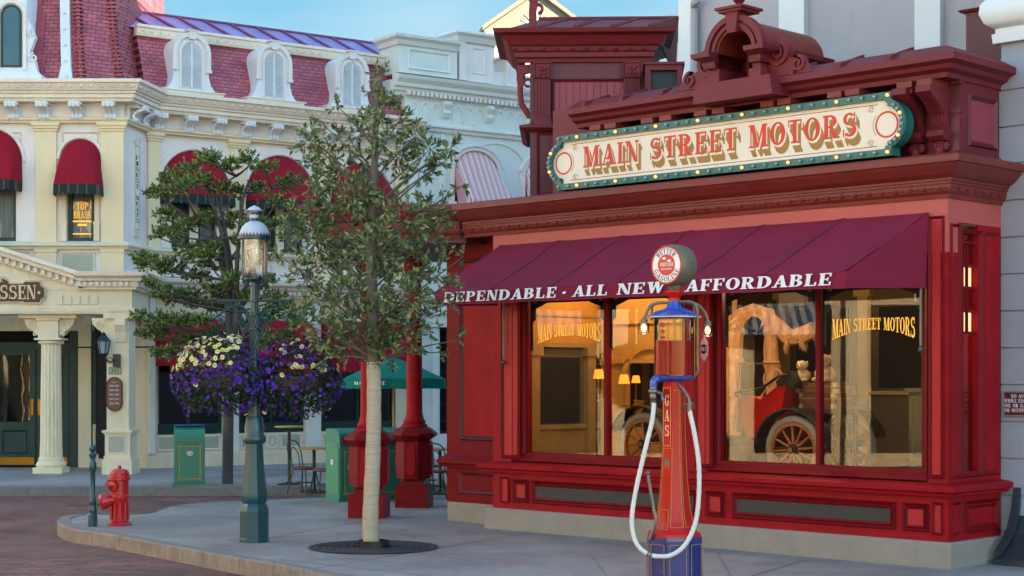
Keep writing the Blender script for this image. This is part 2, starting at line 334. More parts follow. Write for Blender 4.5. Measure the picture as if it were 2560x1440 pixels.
# ------------------------------------------------------------------ lettering (own slab-serif glyphs, unit height)
def _R(a,b,c,d): return [(a,c),(b,c),(b,d),(a,d)]
def _arc(cx,cy,rx,ry,a0,a1,tx,ty,n=18):
    out = []
    for i in range(n):
        q = []
        a, b = R(a0+(a1-a0)*i/n), R(a0+(a1-a0)*(i+1)/n)
        out.append([(cx+(rx-tx)*cos(a), cy+(ry-ty)*sin(a)), (cx+rx*cos(a), cy+ry*sin(a)), (cx+rx*cos(b), cy+ry*sin(b)), (cx+(rx-tx)*cos(b), cy+(ry-ty)*sin(b))])
    return ('strip', out)
_s = .08
GL = {
 'I': ([_R(.07,.27,0,1), _R(0,.34,0,_s), _R(0,.34,1-_s,1)], .34),
 'L': ([_R(.07,.27,0,1), _R(0,.36,1-_s,1), _R(0,.64,0,_s), _R(.57,.64,0,.3)], .66),
 'E': ([_R(.07,.27,0,1), _R(0,.64,1-_s,1), _R(0,.66,0,_s), _R(.27,.5,.46,.54), _R(.57,.64,.72,1), _R(.59,.66,0,.28), _R(.45,.5,.36,.64)], .68),
 'F': ([_R(.07,.27,0,1), _R(0,.64,1-_s,1), _R(0,.38,0,_s), _R(.27,.5,.46,.54), _R(.57,.64,.72,1), _R(.45,.5,.36,.64)], .66),
 'T': ([_R(.25,.45,0,1), _R(0,.7,1-_s,1), _R(0,.06,.7,1), _R(.64,.7,.7,1), _R(.15,.55,0,_s)], .7),
 'H': ([_R(.07,.27,0,1), _R(.55,.75,0,1), _R(.27,.55,.46,.55), _R(0,.34,0,_s), _R(.48,.82,0,_s), _R(0,.34,1-_s,1), _R(.48,.82,1-_s,1)], .82),
 'P': ([_R(.07,.27,0,1), _R(0,.34,1-_s,1), _R(0,.38,0,_s), _R(.27,.34,.44,.44+_s), _arc(.33,.72,.36,.28,-90,90,.2,_s)], .7),
 'R': ([_R(.07,.27,0,1), _R(0,.34,1-_s,1), _R(0,.36,0,_s), _R(.27,.34,.46,.46+_s), _arc(.33,.73,.36,.27,-90,90,.2,_s), [(.54,0),(.76,0),(.5,.5),(.3,.5)], _R(.52,.84,0,_s)], .82),
 'B': ([_R(.07,.27,0,1), _R(0,.34,1-_s,1), _R(0,.34,0,_s), _R(.27,.34,.47,.47+_s), _arc(.33,.75,.34,.25,-90,90,.2,_s), _arc(.33,.275,.4,.275,-90,90,.22,_s)], .75),
 'D': ([_R(.07,.27,0,1), _R(0,.34,1-_s,1), _R(0,.34,0,_s), _arc(.32,.5,.48,.5,-90,90,.22,_s)], .82),
 'O': ([_arc(.4,.5,.4,.5,0,360,.21,.07,28)], .8),
 'Q': ([_arc(.4,.5,.4,.5,0,360,.21,.07,28)], .8),
 '0': ([_arc(.3,.5,.3,.5,0,360,.16,.07,28)], .6),
 'C': ([_arc(.4,.5,.4,.5,42,318,.21,.07,24), _R(.64,.71,.64,1), _R(.64,.71,0,.3)], .74),
 'G': ([_arc(.4,.5,.4,.5,42,330,.21,.07,24), _R(.64,.71,.66,1), _R(.52,.72,.06,.42), _R(.44,.8,.40,.47)], .82),
 'S': ([_arc(.35,.735,.3,.265,35,270,.17,.1), _arc(.37,.285,.33,.285,-145,90,.18,.11), _R(.58,.64,.68,1), _R(.04,.1,0,.32)], .72),
 'U': ([_R(.07,.27,.3,1), _R(.58,.66,.3,1), _arc(.365,.31,.295,.31,180,360,.15,.1), _R(0,.34,1-_s,1), _R(.5,.74,1-_s,1)], .74),
 'M': ([_R(.08,.15,0,1), _R(.72,.93,0,1), [(.4,0),(.54,0),(.3,1),(.05,1)], [(.44,0),(.52,0),(.82,1),(.72,1)], _R(0,.24,0,_s), _R(.65,1,0,_s), _R(0,.2,1-_s,1), _R(.78,1,1-_s,1)], 1.0),
 'N': ([_R(.08,.15,0,1), _R(.65,.72,0,1), [(.54,0),(.72,0),(.28,1),(.06,1)], _R(0,.24,0,_s), _R(0,.2,1-_s,1), _R(.57,.8,1-_s,1)], .8),
 'A': ([[(.06,0),(.14,0),(.46,1),(.36,1)], [(.52,0),(.76,0),(.5,1),(.34,1)], _R(.2,.58,.28,.36), _R(-.03,.24,0,_s), _R(.44,.84,0,_s)], .8),
 'V': ([[(.38,0),(.46,0),(.28,1),(.06,1)], [(.38,0),(.46,0),(.76,1),(.68,1)], _R(0,.34,1-_s,1), _R(.6,.84,1-_s,1)], .8),
 'W': ([[(.26,0),(.36,0),(.28,1),(.06,1)], [(.28,0),(.36,0),(.56,1),(.48,1)], [(.64,0),(.74,0),(.66,1),(.44,1)], [(.66,0),(.74,0),(.98,1),(.9,1)], _R(0,.34,1-_s,1), _R(.82,1.06,1-_s,1)], 1.04),
 'Y': ([_R(.3,.5,0,.48), [(.3,.42),(.5,.42),(.28,1),(.06,1)], [(.36,.42),(.48,.42),(.76,1),(.67,1)], _R(.22,.58,0,_s), _R(0,.34,1-_s,1), _R(.6,.84,1-_s,1)], .8),
 'K': ([_R(.07,.27,0,1), _R(0,.34,0,_s), _R(0,.34,1-_s,1), [(.25,.34),(.27,.5),(.7,1),(.6,1)], [(.52,0),(.78,0),(.46,.62),(.34,.5)], _R(.46,.84,0,_s), _R(.52,.78,1-_s,1)], .84),
 '3': ([_arc(.28,.74,.28,.26,-80,150,.14,.08), _arc(.28,.28,.3,.28,-150,90,.15,.08)], .6),
 '2': ([_arc(.28,.72,.28,.28,-20,160,.14,.08), [(.02,.04),(.2,.08),(.54,.62),(.4,.66)], _R(.0,.58,0,.12)], .62),
 '.': ([_R(0,.16,0,.16)], .2), '-': ([_R(0,.3,.42,.54)], .34),
 '*': ([_arc(.12,.42,.12,.12,0,360,.119,.119,12)], .24),
}
def text_width(s, sp=.1, space=.42): return sum((space if c == ' ' else GL[c][1]) + sp for c in s) - sp
def put_text(mb, s, fm, sp=.1, space=.42, bold=0.0):      # fm(x, y, k) -> 3D point; x, y in units of the letter height, k = layer count
    x = 0
    for c in s:
        if c == ' ': x += space + sp; continue
        pieces, w = GL[c]
        for k, pc in enumerate(pieces):
            polys = pc[1] if isinstance(pc, tuple) else [pc]
            for q in polys: mb.poly([fm(x + a, b, k) for a, b in q])
        x += w + sp
    return x
def text_flat(s, x0, x1, z0, h, y, sp=.1, shear=0, space=.42, arcf=None, eps=.0005):    # lettering facing -y, fitted between x0 and x1
    mb = MB(); W = text_width(s, sp, space); sx = (x1-x0)/W
    def fm(a, b, k):
        u = a*sx + b*h*shear; dz = arcf((a/W)) if arcf else (0, 1)
        return (x0+u, y-k*eps, z0 + dz[0] + b*h*dz[1])
    put_text(mb, s, fm, sp, space); return mb

# ------------------------------------------------------------------ facades: (u along, v outwards) <-> view
F_PX = 4200.0; CX = 1280.0; HY = 941.0; CAMZ = 2.0
class Fac:
    def __init__(s, ox, oy, ang): s.o = (ox, oy); s.a = ang; s.d = (cos(ang), sin(ang)); s.n = (sin(ang), -cos(ang))
    def u(s, px, v=0):
        k = (px-CX)/F_PX; ox = s.o[0]+v*s.n[0]; oy = s.o[1]+v*s.n[1]
        return (k*oy-ox)/(s.d[0]-k*s.d[1])
    def Y(s, px, v=0): return s.o[1] + v*s.n[1] + s.u(px, v)*s.d[1]
    def z(s, px, py, v=0): return CAMZ + (HY-py)*s.Y(px, v)/F_PX
    def P(s, u, v, z=0): return (s.o[0]+u*s.d[0]+v*s.n[0], s.o[1]+u*s.d[1]+v*s.n[1], z)

# ------------------------------------------------------------------ camera, light, sky
cam = bpy.data.cameras.new('camera'); co = bpy.data.objects.new('camera', cam); COL.objects.link(co); scene.camera = co
co.location = (0, 0, CAMZ); co.rotation_euler = (R(90), 0, 0)
cam.sensor_width = 36; cam.lens = 36*F_PX/2560; cam.shift_y = (HY-720)/2560; cam.clip_end = 1000
SUN_EL = 13; SUN_AZ = (0.862, -0.507)      # horizontal direction towards the sun
w = bpy.data.worlds.new('World'); scene.world = w; w.use_nodes = True; nt = w.node_tree
sky = nt.nodes.new('ShaderNodeTexSky'); sky.sky_type = 'NISHITA'; sky.sun_disc = False
sky.sun_elevation = R(SUN_EL); sky.sun_rotation = math.atan2(SUN_AZ[0], SUN_AZ[1]); sky.air_density = 1.6; sky.dust_density = 0.0; sky.ozone_density = 3.5
bg = nt.nodes['Background']; bg.inputs[1].default_value = .15; nt.links.new(sky.outputs[0], bg.inputs[0])
sl = bpy.data.lights.new('sun', 'SUN'); sl.energy = 5.0; sl.angle = R(.5); sl.color = (1, .82, .6)
so = bpy.data.objects.new('sun', sl); COL.objects.link(so)
sd = Vector((SUN_AZ[0]*cos(R(SUN_EL)), SUN_AZ[1]*cos(R(SUN_EL)), sin(R(SUN_EL))))
so.rotation_euler = sd.to_track_quat('Z', 'Y').to_euler()
scene.view_settings.view_transform = 'Standard'; scene.view_settings.look = 'None'; scene.view_settings.exposure = 2.25; scene.view_settings.gamma = 1
scene.render.engine = 'CYCLES'; scene.cycles.max_bounces = 8; scene.cycles.transparent_max_bounces = 24

# ------------------------------------------------------------------ ground
def structure(o): o['kind'] = 'structure'; return o
K['street'] = M_brick('worn red brick paving', lin('#8c5a52'), lin('#5a3c3c'), lin('#2e2627'), .24, .09, .008, 'xy', .6, .5, .5, .3, .7, wet=True)
STZ = -.17
structure(MB().add([(-300,-60,STZ),(300,-60,STZ),(300,500,STZ),(-300,500,STZ)], [(0,1,2,3)]).build('street', K['street']))
def M_pave():
    m, nt, b, out = nodes('grey aggregate pavement'); L = nt.links
    tc = N(nt, 'ShaderNodeTexCoord'); O = tc.outputs['Object']
    def noise(s, d=6, r=.6): n = N(nt, 'ShaderNodeTexNoise'); n.inputs['Scale'].default_value = s; n.inputs['Detail'].default_value = d; n.inputs['Roughness'].default_value = r; L.new(O, n.inputs['Vector']); return n.outputs['Fac']
    def mr(src, a, c, lo, hi): r = N(nt, 'ShaderNodeMapRange'); r.inputs[1].default_value = a; r.inputs[2].default_value = c; r.inputs[3].default_value = lo; r.inputs[4].default_value = hi; L.new(src, r.inputs[0]); return r.outputs[0]
    def mul(a, c): n = N(nt, 'ShaderNodeMath', operation='MULTIPLY'); L.new(a, n.inputs[0]); L.new(c, n.inputs[1]); return n.outputs[0]
    big = mr(noise(.55, 8), .32, .68, .62, 1.2); mid = mr(noise(6, 8, .7), .3, .7, .85, 1.1); fine = mr(noise(45, 3, .8), .35, .65, .72, 1.28)
    vo = N(nt, 'ShaderNodeTexVoronoi'); vo.inputs['Scale'].default_value = 2.2; L.new(O, vo.inputs['Vector']); spot = mr(vo.outputs['Distance'], .045, .06, .55, 1.0)
    ck = N(nt, 'ShaderNodeTexVoronoi', feature='DISTANCE_TO_EDGE'); ck.inputs['Scale'].default_value = .42; L.new(O, ck.inputs['Vector']); crack = mr(ck.outputs['Distance'], .0, .006, .6, 1.0)
    f = mul(mul(mul(big, mid), fine), mul(spot, crack))
    mx = N(nt, 'ShaderNodeMix', data_type='RGBA', blend_type='MULTIPLY'); mx.inputs[0].default_value = 1; mx.inputs[6].default_value = lin('#948e8d') + (1,); L.new(f, mx.inputs[7]); L.new(mx.outputs[2], b.inputs['Base Color'])
    L.new(mr(noise(.9, 5), .35, .65, .45, .8), b.inputs['Roughness'])
    bp = N(nt, 'ShaderNodeBump'); bp.inputs['Strength'].default_value = .35; bp.inputs['Distance'].default_value = .006; L.new(f, bp.inputs['Height']); L.new(bp.outputs[0], b.inputs['Normal'])
    return m
K['pave'] = M_pave()
K['kerb'] = M('worn tan granite kerb', '#857b73', .8, .25, 5, .5, 50, dirt=.6)
K['kerbg'] = M('grey granite kerb', '#6d6b6c', .8, .2, 5, .5, 50, dirt=.4)
def gp(px, py, z=0): d = F_PX*(CAMZ-z)/(py-HY); return ((px-CX)*d/F_PX, d)
def catmull(pts, n=6):
    out = []
    for i in range(len(pts)-1):
        p0 = pts[max(i-1,0)]; p1 = pts[i]; p2 = pts[i+1]; p3 = pts[min(i+2,len(pts)-1)]
        for k in range(n):
            t = k/n; out.append(tuple(.5*((2*p1[j]) + (-p0[j]+p2[j])*t + (2*p0[j]-5*p1[j]+4*p2[j]-p3[j])*t*t + (-p0[j]+3*p1[j]-3*p2[j]+p3[j])*t**3) for j in range(len(p1))))
    out.append(tuple(pts[-1])); return out
edge = catmull([gp(820,1441), gp(700,1414), gp(560,1390), gp(400,1360), gp(270,1336), gp(190,1325), gp(152,1312), gp(147,1298), gp(175,1289), gp(215,1286)], 6)
edge = [(6.5, 9.5), (2.2, 13.6)] + edge
back = [gp(330,1287), gp(380,1284), gp(430,1265), gp(500,1256), gp(640,1251), gp(820,1243)] + [(-1.2, 29), (9, 31), (25, 31), (25, -9)]
outline = edge + back
structure(MB().pz(outline, STZ-.05, 0).build('pavement', K['pave']))
# kerb stones along the curved edge
def kerb(path, name, mat, seg=.75, w=.16, inner=1):
    # resample
    P = [Vector(p) for p in path]; acc = [0]
    for i in range(1, len(P)): acc.append(acc[-1] + (P[i]-P[i-1]).length)
    L = acc[-1]
    def at(s):
        for i in range(1, len(P)):
            if s <= acc[i] or i == len(P)-1:
                t = (s-acc[i-1])/max(1e-6, acc[i]-acc[i-1]); return P[i-1].lerp(P[i], t), (P[i]-P[i-1]).normalized()
    mb = MB(); s = 0
    rnd = random.Random(3)
    while s < L-.05:
        e = min(L, s+seg*rnd.uniform(.8,1.2)); k = 4; pts = []
        top = .006 + rnd.uniform(0,.006)
        inn = []; out = []
        for j in range(k+1):
            p, d = at(s+.006+(e-s-.012)*j/k); n = Vector((d.y, -d.x))*inner
            out.append(p + n*.012); inn.append(p - n*w)
        ring = [(q.x, q.y) for q in out] + [(q.x, q.y) for q in inn[::-1]]
        a = [(x,y,STZ-.03) for x,y in ring]; b = [(x,y,top-.014) for x,y in ring]
        o2 = [q + (inn[i]-q)*.1 for i, q in enumerate(out)]; ring2 = [(q.x,q.y) for q in o2] + [(q.x,q.y) for q in inn[::-1]]
        c = [(x,y,top) for x,y in ring2]; n = len(ring)
        mb.add(a+b+c, [tuple(range(n))[::-1], tuple(range(2*n,3*n))] + [(r*n+i, r*n+(i+1)%n, (r+1)*n+(i+1)%n, (r+1)*n+i) for r in (0,1) for i in range(n)])
        s = e
    return structure(mb.build(name, mat))
kerb([(7,9),(6.5,9.5),(2.2,13.6)] + edge[2:-2], 'kerb', K['kerb'], .75, .16, -1)
# far pavement in front of the pale building
far = [gp(-500,1217), gp(0,1217), gp(700,1216), gp(900,1214), (-.6, 31.2), (8, 34)]
structure(MB().pz(far + [(30, 40), (30, 70), (-40, 70), (-40, far[0][1])], STZ-.04, 0).build('far_pavement', K['pave']))
kerb([far[0], far[1], far[2], far[3], far[4], far[5]], 'far_kerb', K['kerbg'], .9, .16, 1)
# pale morning sky behind the roofs
m_, nt_, b_, out_ = nodes('pale morning sky'); nt_.nodes.remove(b_); em_ = N(nt_, 'ShaderNodeEmission'); tc_ = N(nt_, 'ShaderNodeTexCoord'); mp_ = N(nt_, 'ShaderNodeMapping'); mp_.inputs['Scale'].default_value = (.006,.006,.02)
no_ = N(nt_, 'ShaderNodeTexNoise'); no_.inputs['Scale'].default_value = 1.0; no_.inputs['Detail'].default_value = 5; rp_ = N(nt_, 'ShaderNodeValToRGB'); rp_.color_ramp.elements[0].position = .5; rp_.color_ramp.elements[1].position = .68
rp_.color_ramp.elements[0].color = (.057,.134,.188,1); rp_.color_ramp.elements[1].color = (.105,.162,.195,1)
nt_.links.new(tc_.outputs['Object'], mp_.inputs[0]); nt_.links.new(mp_.outputs[0], no_.inputs['Vector']); nt_.links.new(no_.outputs['Fac'], rp_.inputs[0]); nt_.links.new(rp_.outputs[0], em_.inputs[0]); nt_.links.new(em_.outputs[0], out_.inputs[0])
sk = MB(); nA, nE = 24, 10; rad = 420
sk.add([(rad*cos(R(2+60*e/nE-2))*sin(R(-50+100*a/nA)), rad*cos(R(60*e/nE))*cos(R(-50+100*a/nA)), rad*sin(R(60*e/nE))-5) for e in range(nE+1) for a in range(nA+1)], [(e*(nA+1)+a, e*(nA+1)+a+1, (e+1)*(nA+1)+a+1, (e+1)*(nA+1)+a) for e in range(nE) for a in range(nA)])
structure(sk.build('sky', m_, None, True))
# expansion joints
mb = MB()
def strip(p, q, w=.012, z=.004):
    p = Vector(p); q = Vector(q); d = (q-p).normalized(); n = Vector((-d.y, d.x))*w/2
    mb.poly([(p.x-n.x,p.y-n.y,z),(q.x-n.x,q.y-n.y,z),(q.x+n.x,q.y+n.y,z),(p.x+n.x,p.y+n.y,z)])
strip(gp(560,1352), gp(1262,1312)); strip(gp(700,1400), (1.6, 14.7)); strip(gp(1262,1312), gp(1240,1330), .01); strip(gp(640,1352), (-1.0, 26)); strip((.2,21.4), (-2.6,16.5)); strip((3.2,18.3), (1.2,14.6))
structure(mb.build('pavement_joint', K['slateD']))
# ================================================================== MOTOR SHOP (bay front)
S = Fac(-.25, 22.2, math.atan2(-4.7, 4.79)); LS = S.u(2370, 0)
SD = Fac(*S.P(LS, 0)[:2], S.a + R(90))          # the right-hand return, running away from the camera
shop = thing('shop_building', 'dark red painted shop with a long bay window and a bulb-lit name board', 'shop', (S.o[0], S.o[1], 0), S.a)
def su(px, v=0): return S.u(px, v)
def sz(px, py, v=0): return S.z(px, py, v)
W1 = (su(1325,-.15), su(1712,-.15)); W2 = (su(1812,-.15), su(2310,-.15)); ZB, ZT = .97, 3.12
RET = 1.12
# plinth with chamfered top
pl = [(0,0),(.07,0),(.07,.25),(.05,.27),(0,.27)]
MB().sweep([(o, z) for o, z in pl], [(-.02, 2), (-.02, 0), (LS, 0), (LS, RET)]).build('plinth', K['plinth'], shop)
MB().sweep([(0,-.05),(.06,-.05),(.06,.24),(.045,.26),(0,.26)], [(-1.2, 2.2), (-1.2, .42), (-.09, .42)]).build('plinth', K['plinth'], shop)
# base panelling
b = MB(); b.box(.0, LS, .0, .16, .27, .76); b.box(LS-.16, LS, .161, RET, .27, .76)
b.build('base_wall', K['red'], shop)
m = MB(); m2 = MB(); m3 = MB()
def panel_S(x0, x1, z0, z1, w=.045, face=None, vent=False, rings=2):
    for i in range(rings):
        m.mouldframe(x0+i*w*1.05, x1-i*w*1.05, z0+i*w*1.05, z1-i*w*1.05, -.001, w, .03 if i == 0 else .02)
    k = rings*w*1.05 - .008
    (m3 if vent else m2).box(x0+k, x1-k, -.006, .02, z0+k, z1-k)
PZ = (.36, .66)
panel_S(su(1252), su(1274), .34, .68, .03, rings=1); panel_S(su(1283), su(1322), *PZ, .035)
panel_S(su(1330), su(1745), *PZ, .04, vent=True); panel_S(su(1765), su(1812), *PZ, .035)
panel_S(su(1830), su(2240), *PZ, .04, vent=True); panel_S(su(2257), su(2322), *PZ, .035); panel_S(su(2332), su(2358), .34, .68, .03, rings=1)
m.build('panel_moulding', K['red_d'], shop); m2.build('base_panel', K['red_l'], shop)
K['vent'] = M_brick('dark vent mesh', (.06,.055,.055), (.05,.045,.045), (.012,.012,.012), .02, .02, .004, 'xz', .6, .3, 0, .1)
m3.build('vent_grille', K['vent'], shop)
# side base panels (on the return)
m = MB()
def side(u0, u1, z0, z1, w, h): 
    t = MB().mouldframe(u0, u1, z0, z1, 0, w, h); t.v = [(LS - y, x, z) for x, y, z in t.v]; m.add(t.v, t.f)
side(.05, .25, .34, .68, .03, .03); side(.33, RET-.05, .34, .68, .04, .03); side(.38, RET-.10, .39, .63, .035, .02)
m.build('panel_moulding', K['red_d'], shop)
# window ledge
led = [(0,.75),(.09,.75),(.10,.78),(.145,.80),(.15,.845),(.12,.865),(0,.885)]
MB().sweep(led, [(-.03, .5), (-.03, 0), (LS, 0), (LS, RET)]).build('sill', K['red'], shop)
# posts around windows (full height up to the frieze)
def post(x0, x1, nm='pilaster'):
    b = MB(); b.box(x0, x1, 0, .2, .885, 3.3); b.build(nm, K['red'], shop)
posts = [(0.0, W1[0]-.19), (W1[1]+.14, W2[0]-.14), (W2[1]+.12, LS)]
for a, c in posts: post(a, c)
m = MB(); m2 = MB()
for (x0, x1) in [(su(1255), su(1300)), (su(1738), su(1782)), (su(2322), su(2362))]:
    m.mouldframe(x0, x1, .93, 3.68 if x0 > 5 else 3.2, -.001, .035, .03); m2.box(x0+.045, x1-.045, -.008, .02, .975, 3.635 if x0 > 5 else 3.1)
m.build('panel_moulding', K['red_d'], shop); m2.build('pilaster_panel', K['red_l'], shop)
# windows: stepped frames, mullion, green inner border, glass
def window(x0, x1, xm, lbl):
    f = MB()
    f.mouldframe(x0-.19, x1+.15, ZB-.085, ZT+.1, .03, .07, .045)
    f.frame(x0-.13, x1+.10, ZB-.04, ZT+.05, .05, .2, .065); f.mouldframe(x0-.07, x1+.05, ZB-.01, ZT, .10, .05, .03)
    f.frame(x0-.066, x1+.05, ZB-.005, ZT-.005, .115, .2, .05)
    fr = f.build('window_frame', K['red_d'], shop, label=lbl)
    MB().box(xm-.025, xm+.025, .10, .19, ZB+.045, ZT-.05).build('mullion', K['red_d'], fr)
    MB().poly([(x0-.01,.152,ZB+.04),(x1,.152,ZB+.04),(x1,.152,ZT-.05),(x0-.01,.152,ZT-.05)]).build('glass', K['glassS'], fr)
    g = MB()
    for a, c in ((x0, xm-.03), (xm+.03, x1)):     # painted glass border with notched corners
        g.py([(a,ZT-.05),(c,ZT-.05),(c,ZT-.75),(c-.05,ZT-.8),(c-.05,ZT-.42),(c-.1,ZT-.38),(c-.1,ZT-.24),(c-.22,ZT-.2),(c-.3,ZT-.17),(a+.3,ZT-.17),(a+.22,ZT-.2),(a+.1,ZT-.24),(a+.1,ZT-.38),(a+.05,ZT-.42),(a+.05,ZT-.8),(a,ZT-.75)], .156, .158)
    g.build('painted_border', K['green_d'], fr)
    t = MB()
    for a, c in ((x0, xm-.03), (xm+.03, x1)):
        for q in (a+.1, c-.1): t.arch(q, ZT-.14, .022, .03, .1485, .1495, 0, 360, 16); t.arch(q, ZT-.14, 0.002, .01, .1485, .1495, 0, 360, 10)
        t.box(a+.25, c-.25, .1485, .1495, ZT-.115, ZT-.111)
    t.build('gilt_line', K['goldline'], fr)
    return fr
wf1 = window(W1[0], W1[1], su(1520,-.15), 'left display window with gold arched lettering')
wf2 = window(W2[0], W2[1], su(2050,-.15), 'right display window with gold arched lettering')
def arch_text(x0, x1, zc, h, rise, parent):
    mb = MB(); s = 'MAIN STREET MOTORS'; W = text_width(s, .07, .35); sx = (x1-x0)/W
    def fm(a, b_, k):
        q = (a/W-.5)*2; hh = h*(.62+.55*q*q); base = zc - rise*q*q
        return (x0+a*sx, .147-k*.0003, base + b_*hh)
    put_text(mb, s, fm, .07, .35); mb.build('lettering', K['gold'], parent)
K['gold'] = M('gold leaf lettering', '#e0b04a', .4, .1, 9, emit='#e8a73a', es=.18)  # gilt letters given a weak glow of their own
arch_text(su(1346,-.15), su(1502,-.15), sz(1420,858,-.15)+.1, .22, .10, wf1)
arch_text(su(2082,-.15), su(2288,-.15), sz(2180,835,-.15)+.05, .2, .11, wf2)
# lintel and frieze
MB().box(0, LS, .0, .2, 3.3, 3.92).build('frieze', K['salmon'], shop)
b = MB(); b.box(LS-.2, LS, .2, RET+.3, 3.62, 3.92); b.build('frieze', K['salmon'], shop)
# return wall: corner post, side window
b = MB(); b.box(LS-.2, LS, .2, .26, .885, 3.62); b.box(LS-.2, LS, .62, RET, .885, 3.62); b.box(LS-.2, LS, .26, .62, .885, .99)
b.build('side_wall', K['red'], shop)
m = MB(); side(.04, .24, .93, 3.6, .035, .03); m.build('panel_moulding', K['red_d'], shop)
m = MB(); side(.24, .70, .93, 3.56, .05, .03); side(.72, RET-.05, .93, 3.56, .05, .02)
sw = m.build('side_window_frame', K['red_d'], shop)
MB().poly([(LS-.06,.26,.99),(LS-.06,.62,.99),(LS-.06,.62,3.6),(LS-.06,.26,3.6)]).build('glass', K['glassS'], sw)
b = MB(); 
for i in range(5): b.box(LS-.05, LS-.02, .26, .62, 2.45+i*.24, 2.475+i*.24)
b.box(LS-.05, LS-.02, .435, .455, 2.45, 3.45); b.build('glazing_bar', K['red_d'], sw)
b = MB()
for i, (y0, y1) in enumerate([(.29,.36),(.455,.60),(.29,.36),(.455,.60)]): b.box(LS-.075, LS-.07, y0, y1, 3.2-i*.24, 3.2-i*.24+.2)
b.build('lit_pane', M('amber lit pane', '#e6c890', .5, .1, emit='#ffcf90', es=.3), sw)
# recessed left wing with tall panel
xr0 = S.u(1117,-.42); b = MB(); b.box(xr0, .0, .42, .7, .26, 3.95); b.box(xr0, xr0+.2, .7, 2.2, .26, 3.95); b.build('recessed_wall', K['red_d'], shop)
m = MB(); m.mouldframe(S.u(1150,-.42), -.03, 1.12, 3.62, .419, .05, .035); m.mouldframe(S.u(1150,-.42), -.03, .38, .68, .419, .045, .03)
m.mouldframe(S.u(1158,-.42), -.08, 1.17, 3.57, .419, .03, .015); m.build('panel_moulding', K['maroon_d'], shop)
MB().box(S.u(1160,-.42), -.085, .410, .43, 1.18, 3.56).build('recessed_panel', K['red'], shop)
MB().sweep([(0,.74),(.05,.74),(.06,.78),(.1,.80),(.1,.84),(.04,.89),(0,.93)], [(xr0, 1.2), (xr0, .42), (0, .42)]).build('sill', K['red_d'], shop)
# main cornice: from the porch, along the bay, round the return
cor = [(0,3.86),(.02,3.86),(.03,3.90),(.06,3.93),(.07,3.965),(.07,4.0),(.085,4.005),(.085,4.03),(.10,4.035),(.10,4.06),(.125,4.07),(.17,4.10),(.235,4.17),(.255,4.20),(.285,4.205),(.285,4.27),(.25,4.295),(0,4.33)]
def S2(w): # world -> shop local xy
    dx, dy = w[0]-S.o[0], w[1]-S.o[1]; return (dx*S.d[0]+dy*S.d[1], -(dx*S.n[0]+dy*S.n[1]))
c0 = S2((-.66, 22.68)); cl = S2((-2.75, 22.68))
pj = (-(.50), 0)
MB().sweep(cor, [pj, (LS, 0), (LS, RET+.3)]).build('cornice', K['rust'], shop)
# bead and reel course hanging under the cornice
b = MB(); x = -.5
while x < LS+.02:
    b.ball((x, -.075, 3.955), .03, 8, 1.25, .8, .75); b.ball((x+.085,-.07,3.96), .014, 6, 2.2, .8, .8); x += .17
y = .12
while y < RET: b.ball((LS+.075, y, 3.955), .03, 8, .8, 1.25, .75); y += .17
b.build('bead_course', K['rust'], shop, True)
# soffit over the recessed wing and roof deck
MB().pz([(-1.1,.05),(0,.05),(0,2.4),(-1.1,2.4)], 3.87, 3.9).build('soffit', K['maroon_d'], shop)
MB().pz([(-.5,-.02),(LS-.02,-.02),(LS-.02,RET+.3),(LS-.6,4),(-1.5,4)], 4.25, 4.31).build('roof_deck', K['maroon_d'], shop)
# ------------------------------------------------------------------ interior of the bay
K['floorw'] = M('interior oak floor', '#3c2616', .5, .3, 6, stretch=(1,12,1))
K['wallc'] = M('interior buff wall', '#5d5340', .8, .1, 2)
inn = thing('shop_interior', 'dim buff showroom seen through the display windows', 'interior', (S.o[0], S.o[1], 0), S.a)
b = MB(); b.box(.02, LS-.02, .2, 4.3, .80, .86); b.build('display_floor', K['floorw'], inn)
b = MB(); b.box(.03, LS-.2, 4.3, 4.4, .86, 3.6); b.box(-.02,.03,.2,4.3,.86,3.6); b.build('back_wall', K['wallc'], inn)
MB().box(LS-.1, LS-.05, RET+.05, 4.3, .86, 3.6).build('side_wall', K['wallc'], inn)
MB().box(.02, LS-.02, .205, 4.3, 3.6, 3.66).build('ceiling', K['wallc'], inn)
b = MB()
for x in (.25, 1.55, 2.9, 4.2, 5.5):
    b.box(x, x+.16, 4.2, 4.3, .9, 3.3); b.box(x-.05, x+.21, 4.17, 4.3, 3.1, 3.2)
b.box(.03, LS-.2, 4.22, 4.3, 3.2, 3.26); b.box(.03, LS-.2, 4.24, 4.3, 1.75, 1.8)
b.build('wall_moulding', M('interior cream woodwork', '#b39f70', .6, .1, 3), inn)
b = MB()
for x in (.55, 1.85, 3.2, 4.5): b.box(x, x+.85, 4.27, 4.3, 1.85, 2.95)
b.build('dark_doorway', K['dark'], inn)
b = MB()
b.box(.03,.06,.5,4.3,2.45,3.6); b.build('golden_tone_panel', M('reflected gold wall tone', '#c08c3c', .8, .12, 3), inn)  # golden tone stands in for sunlit fronts reflected in the glass
b = MB()
b.box(.03,.10,.3,4.3,2.40,2.46); b.box(.03,.13,.3,4.3,3.18,3.24); b.box(.03,.09,.3,4.3,2.82,2.85); b.box(.03,.09,.3,4.3,1.28,1.34)
for y_ in (.62, 1.75, 2.9): b.box(.031,.12,y_,y_+.16,.86,2.4); b.box(.031,.15,y_-.04,y_+.2,2.28,2.4)
b.box(.031,.05,.8,1.75,.86,1.28); b.build('side_moulding', M('reflection cream woodwork','#a08858',.6,.1,3), inn)  # trim added to imitate a cream front mirrored in the window
b = MB(); b.box(.031,.045,.86,1.66,1.36,2.26); b.build('dark_doorway', K['dark'], inn)
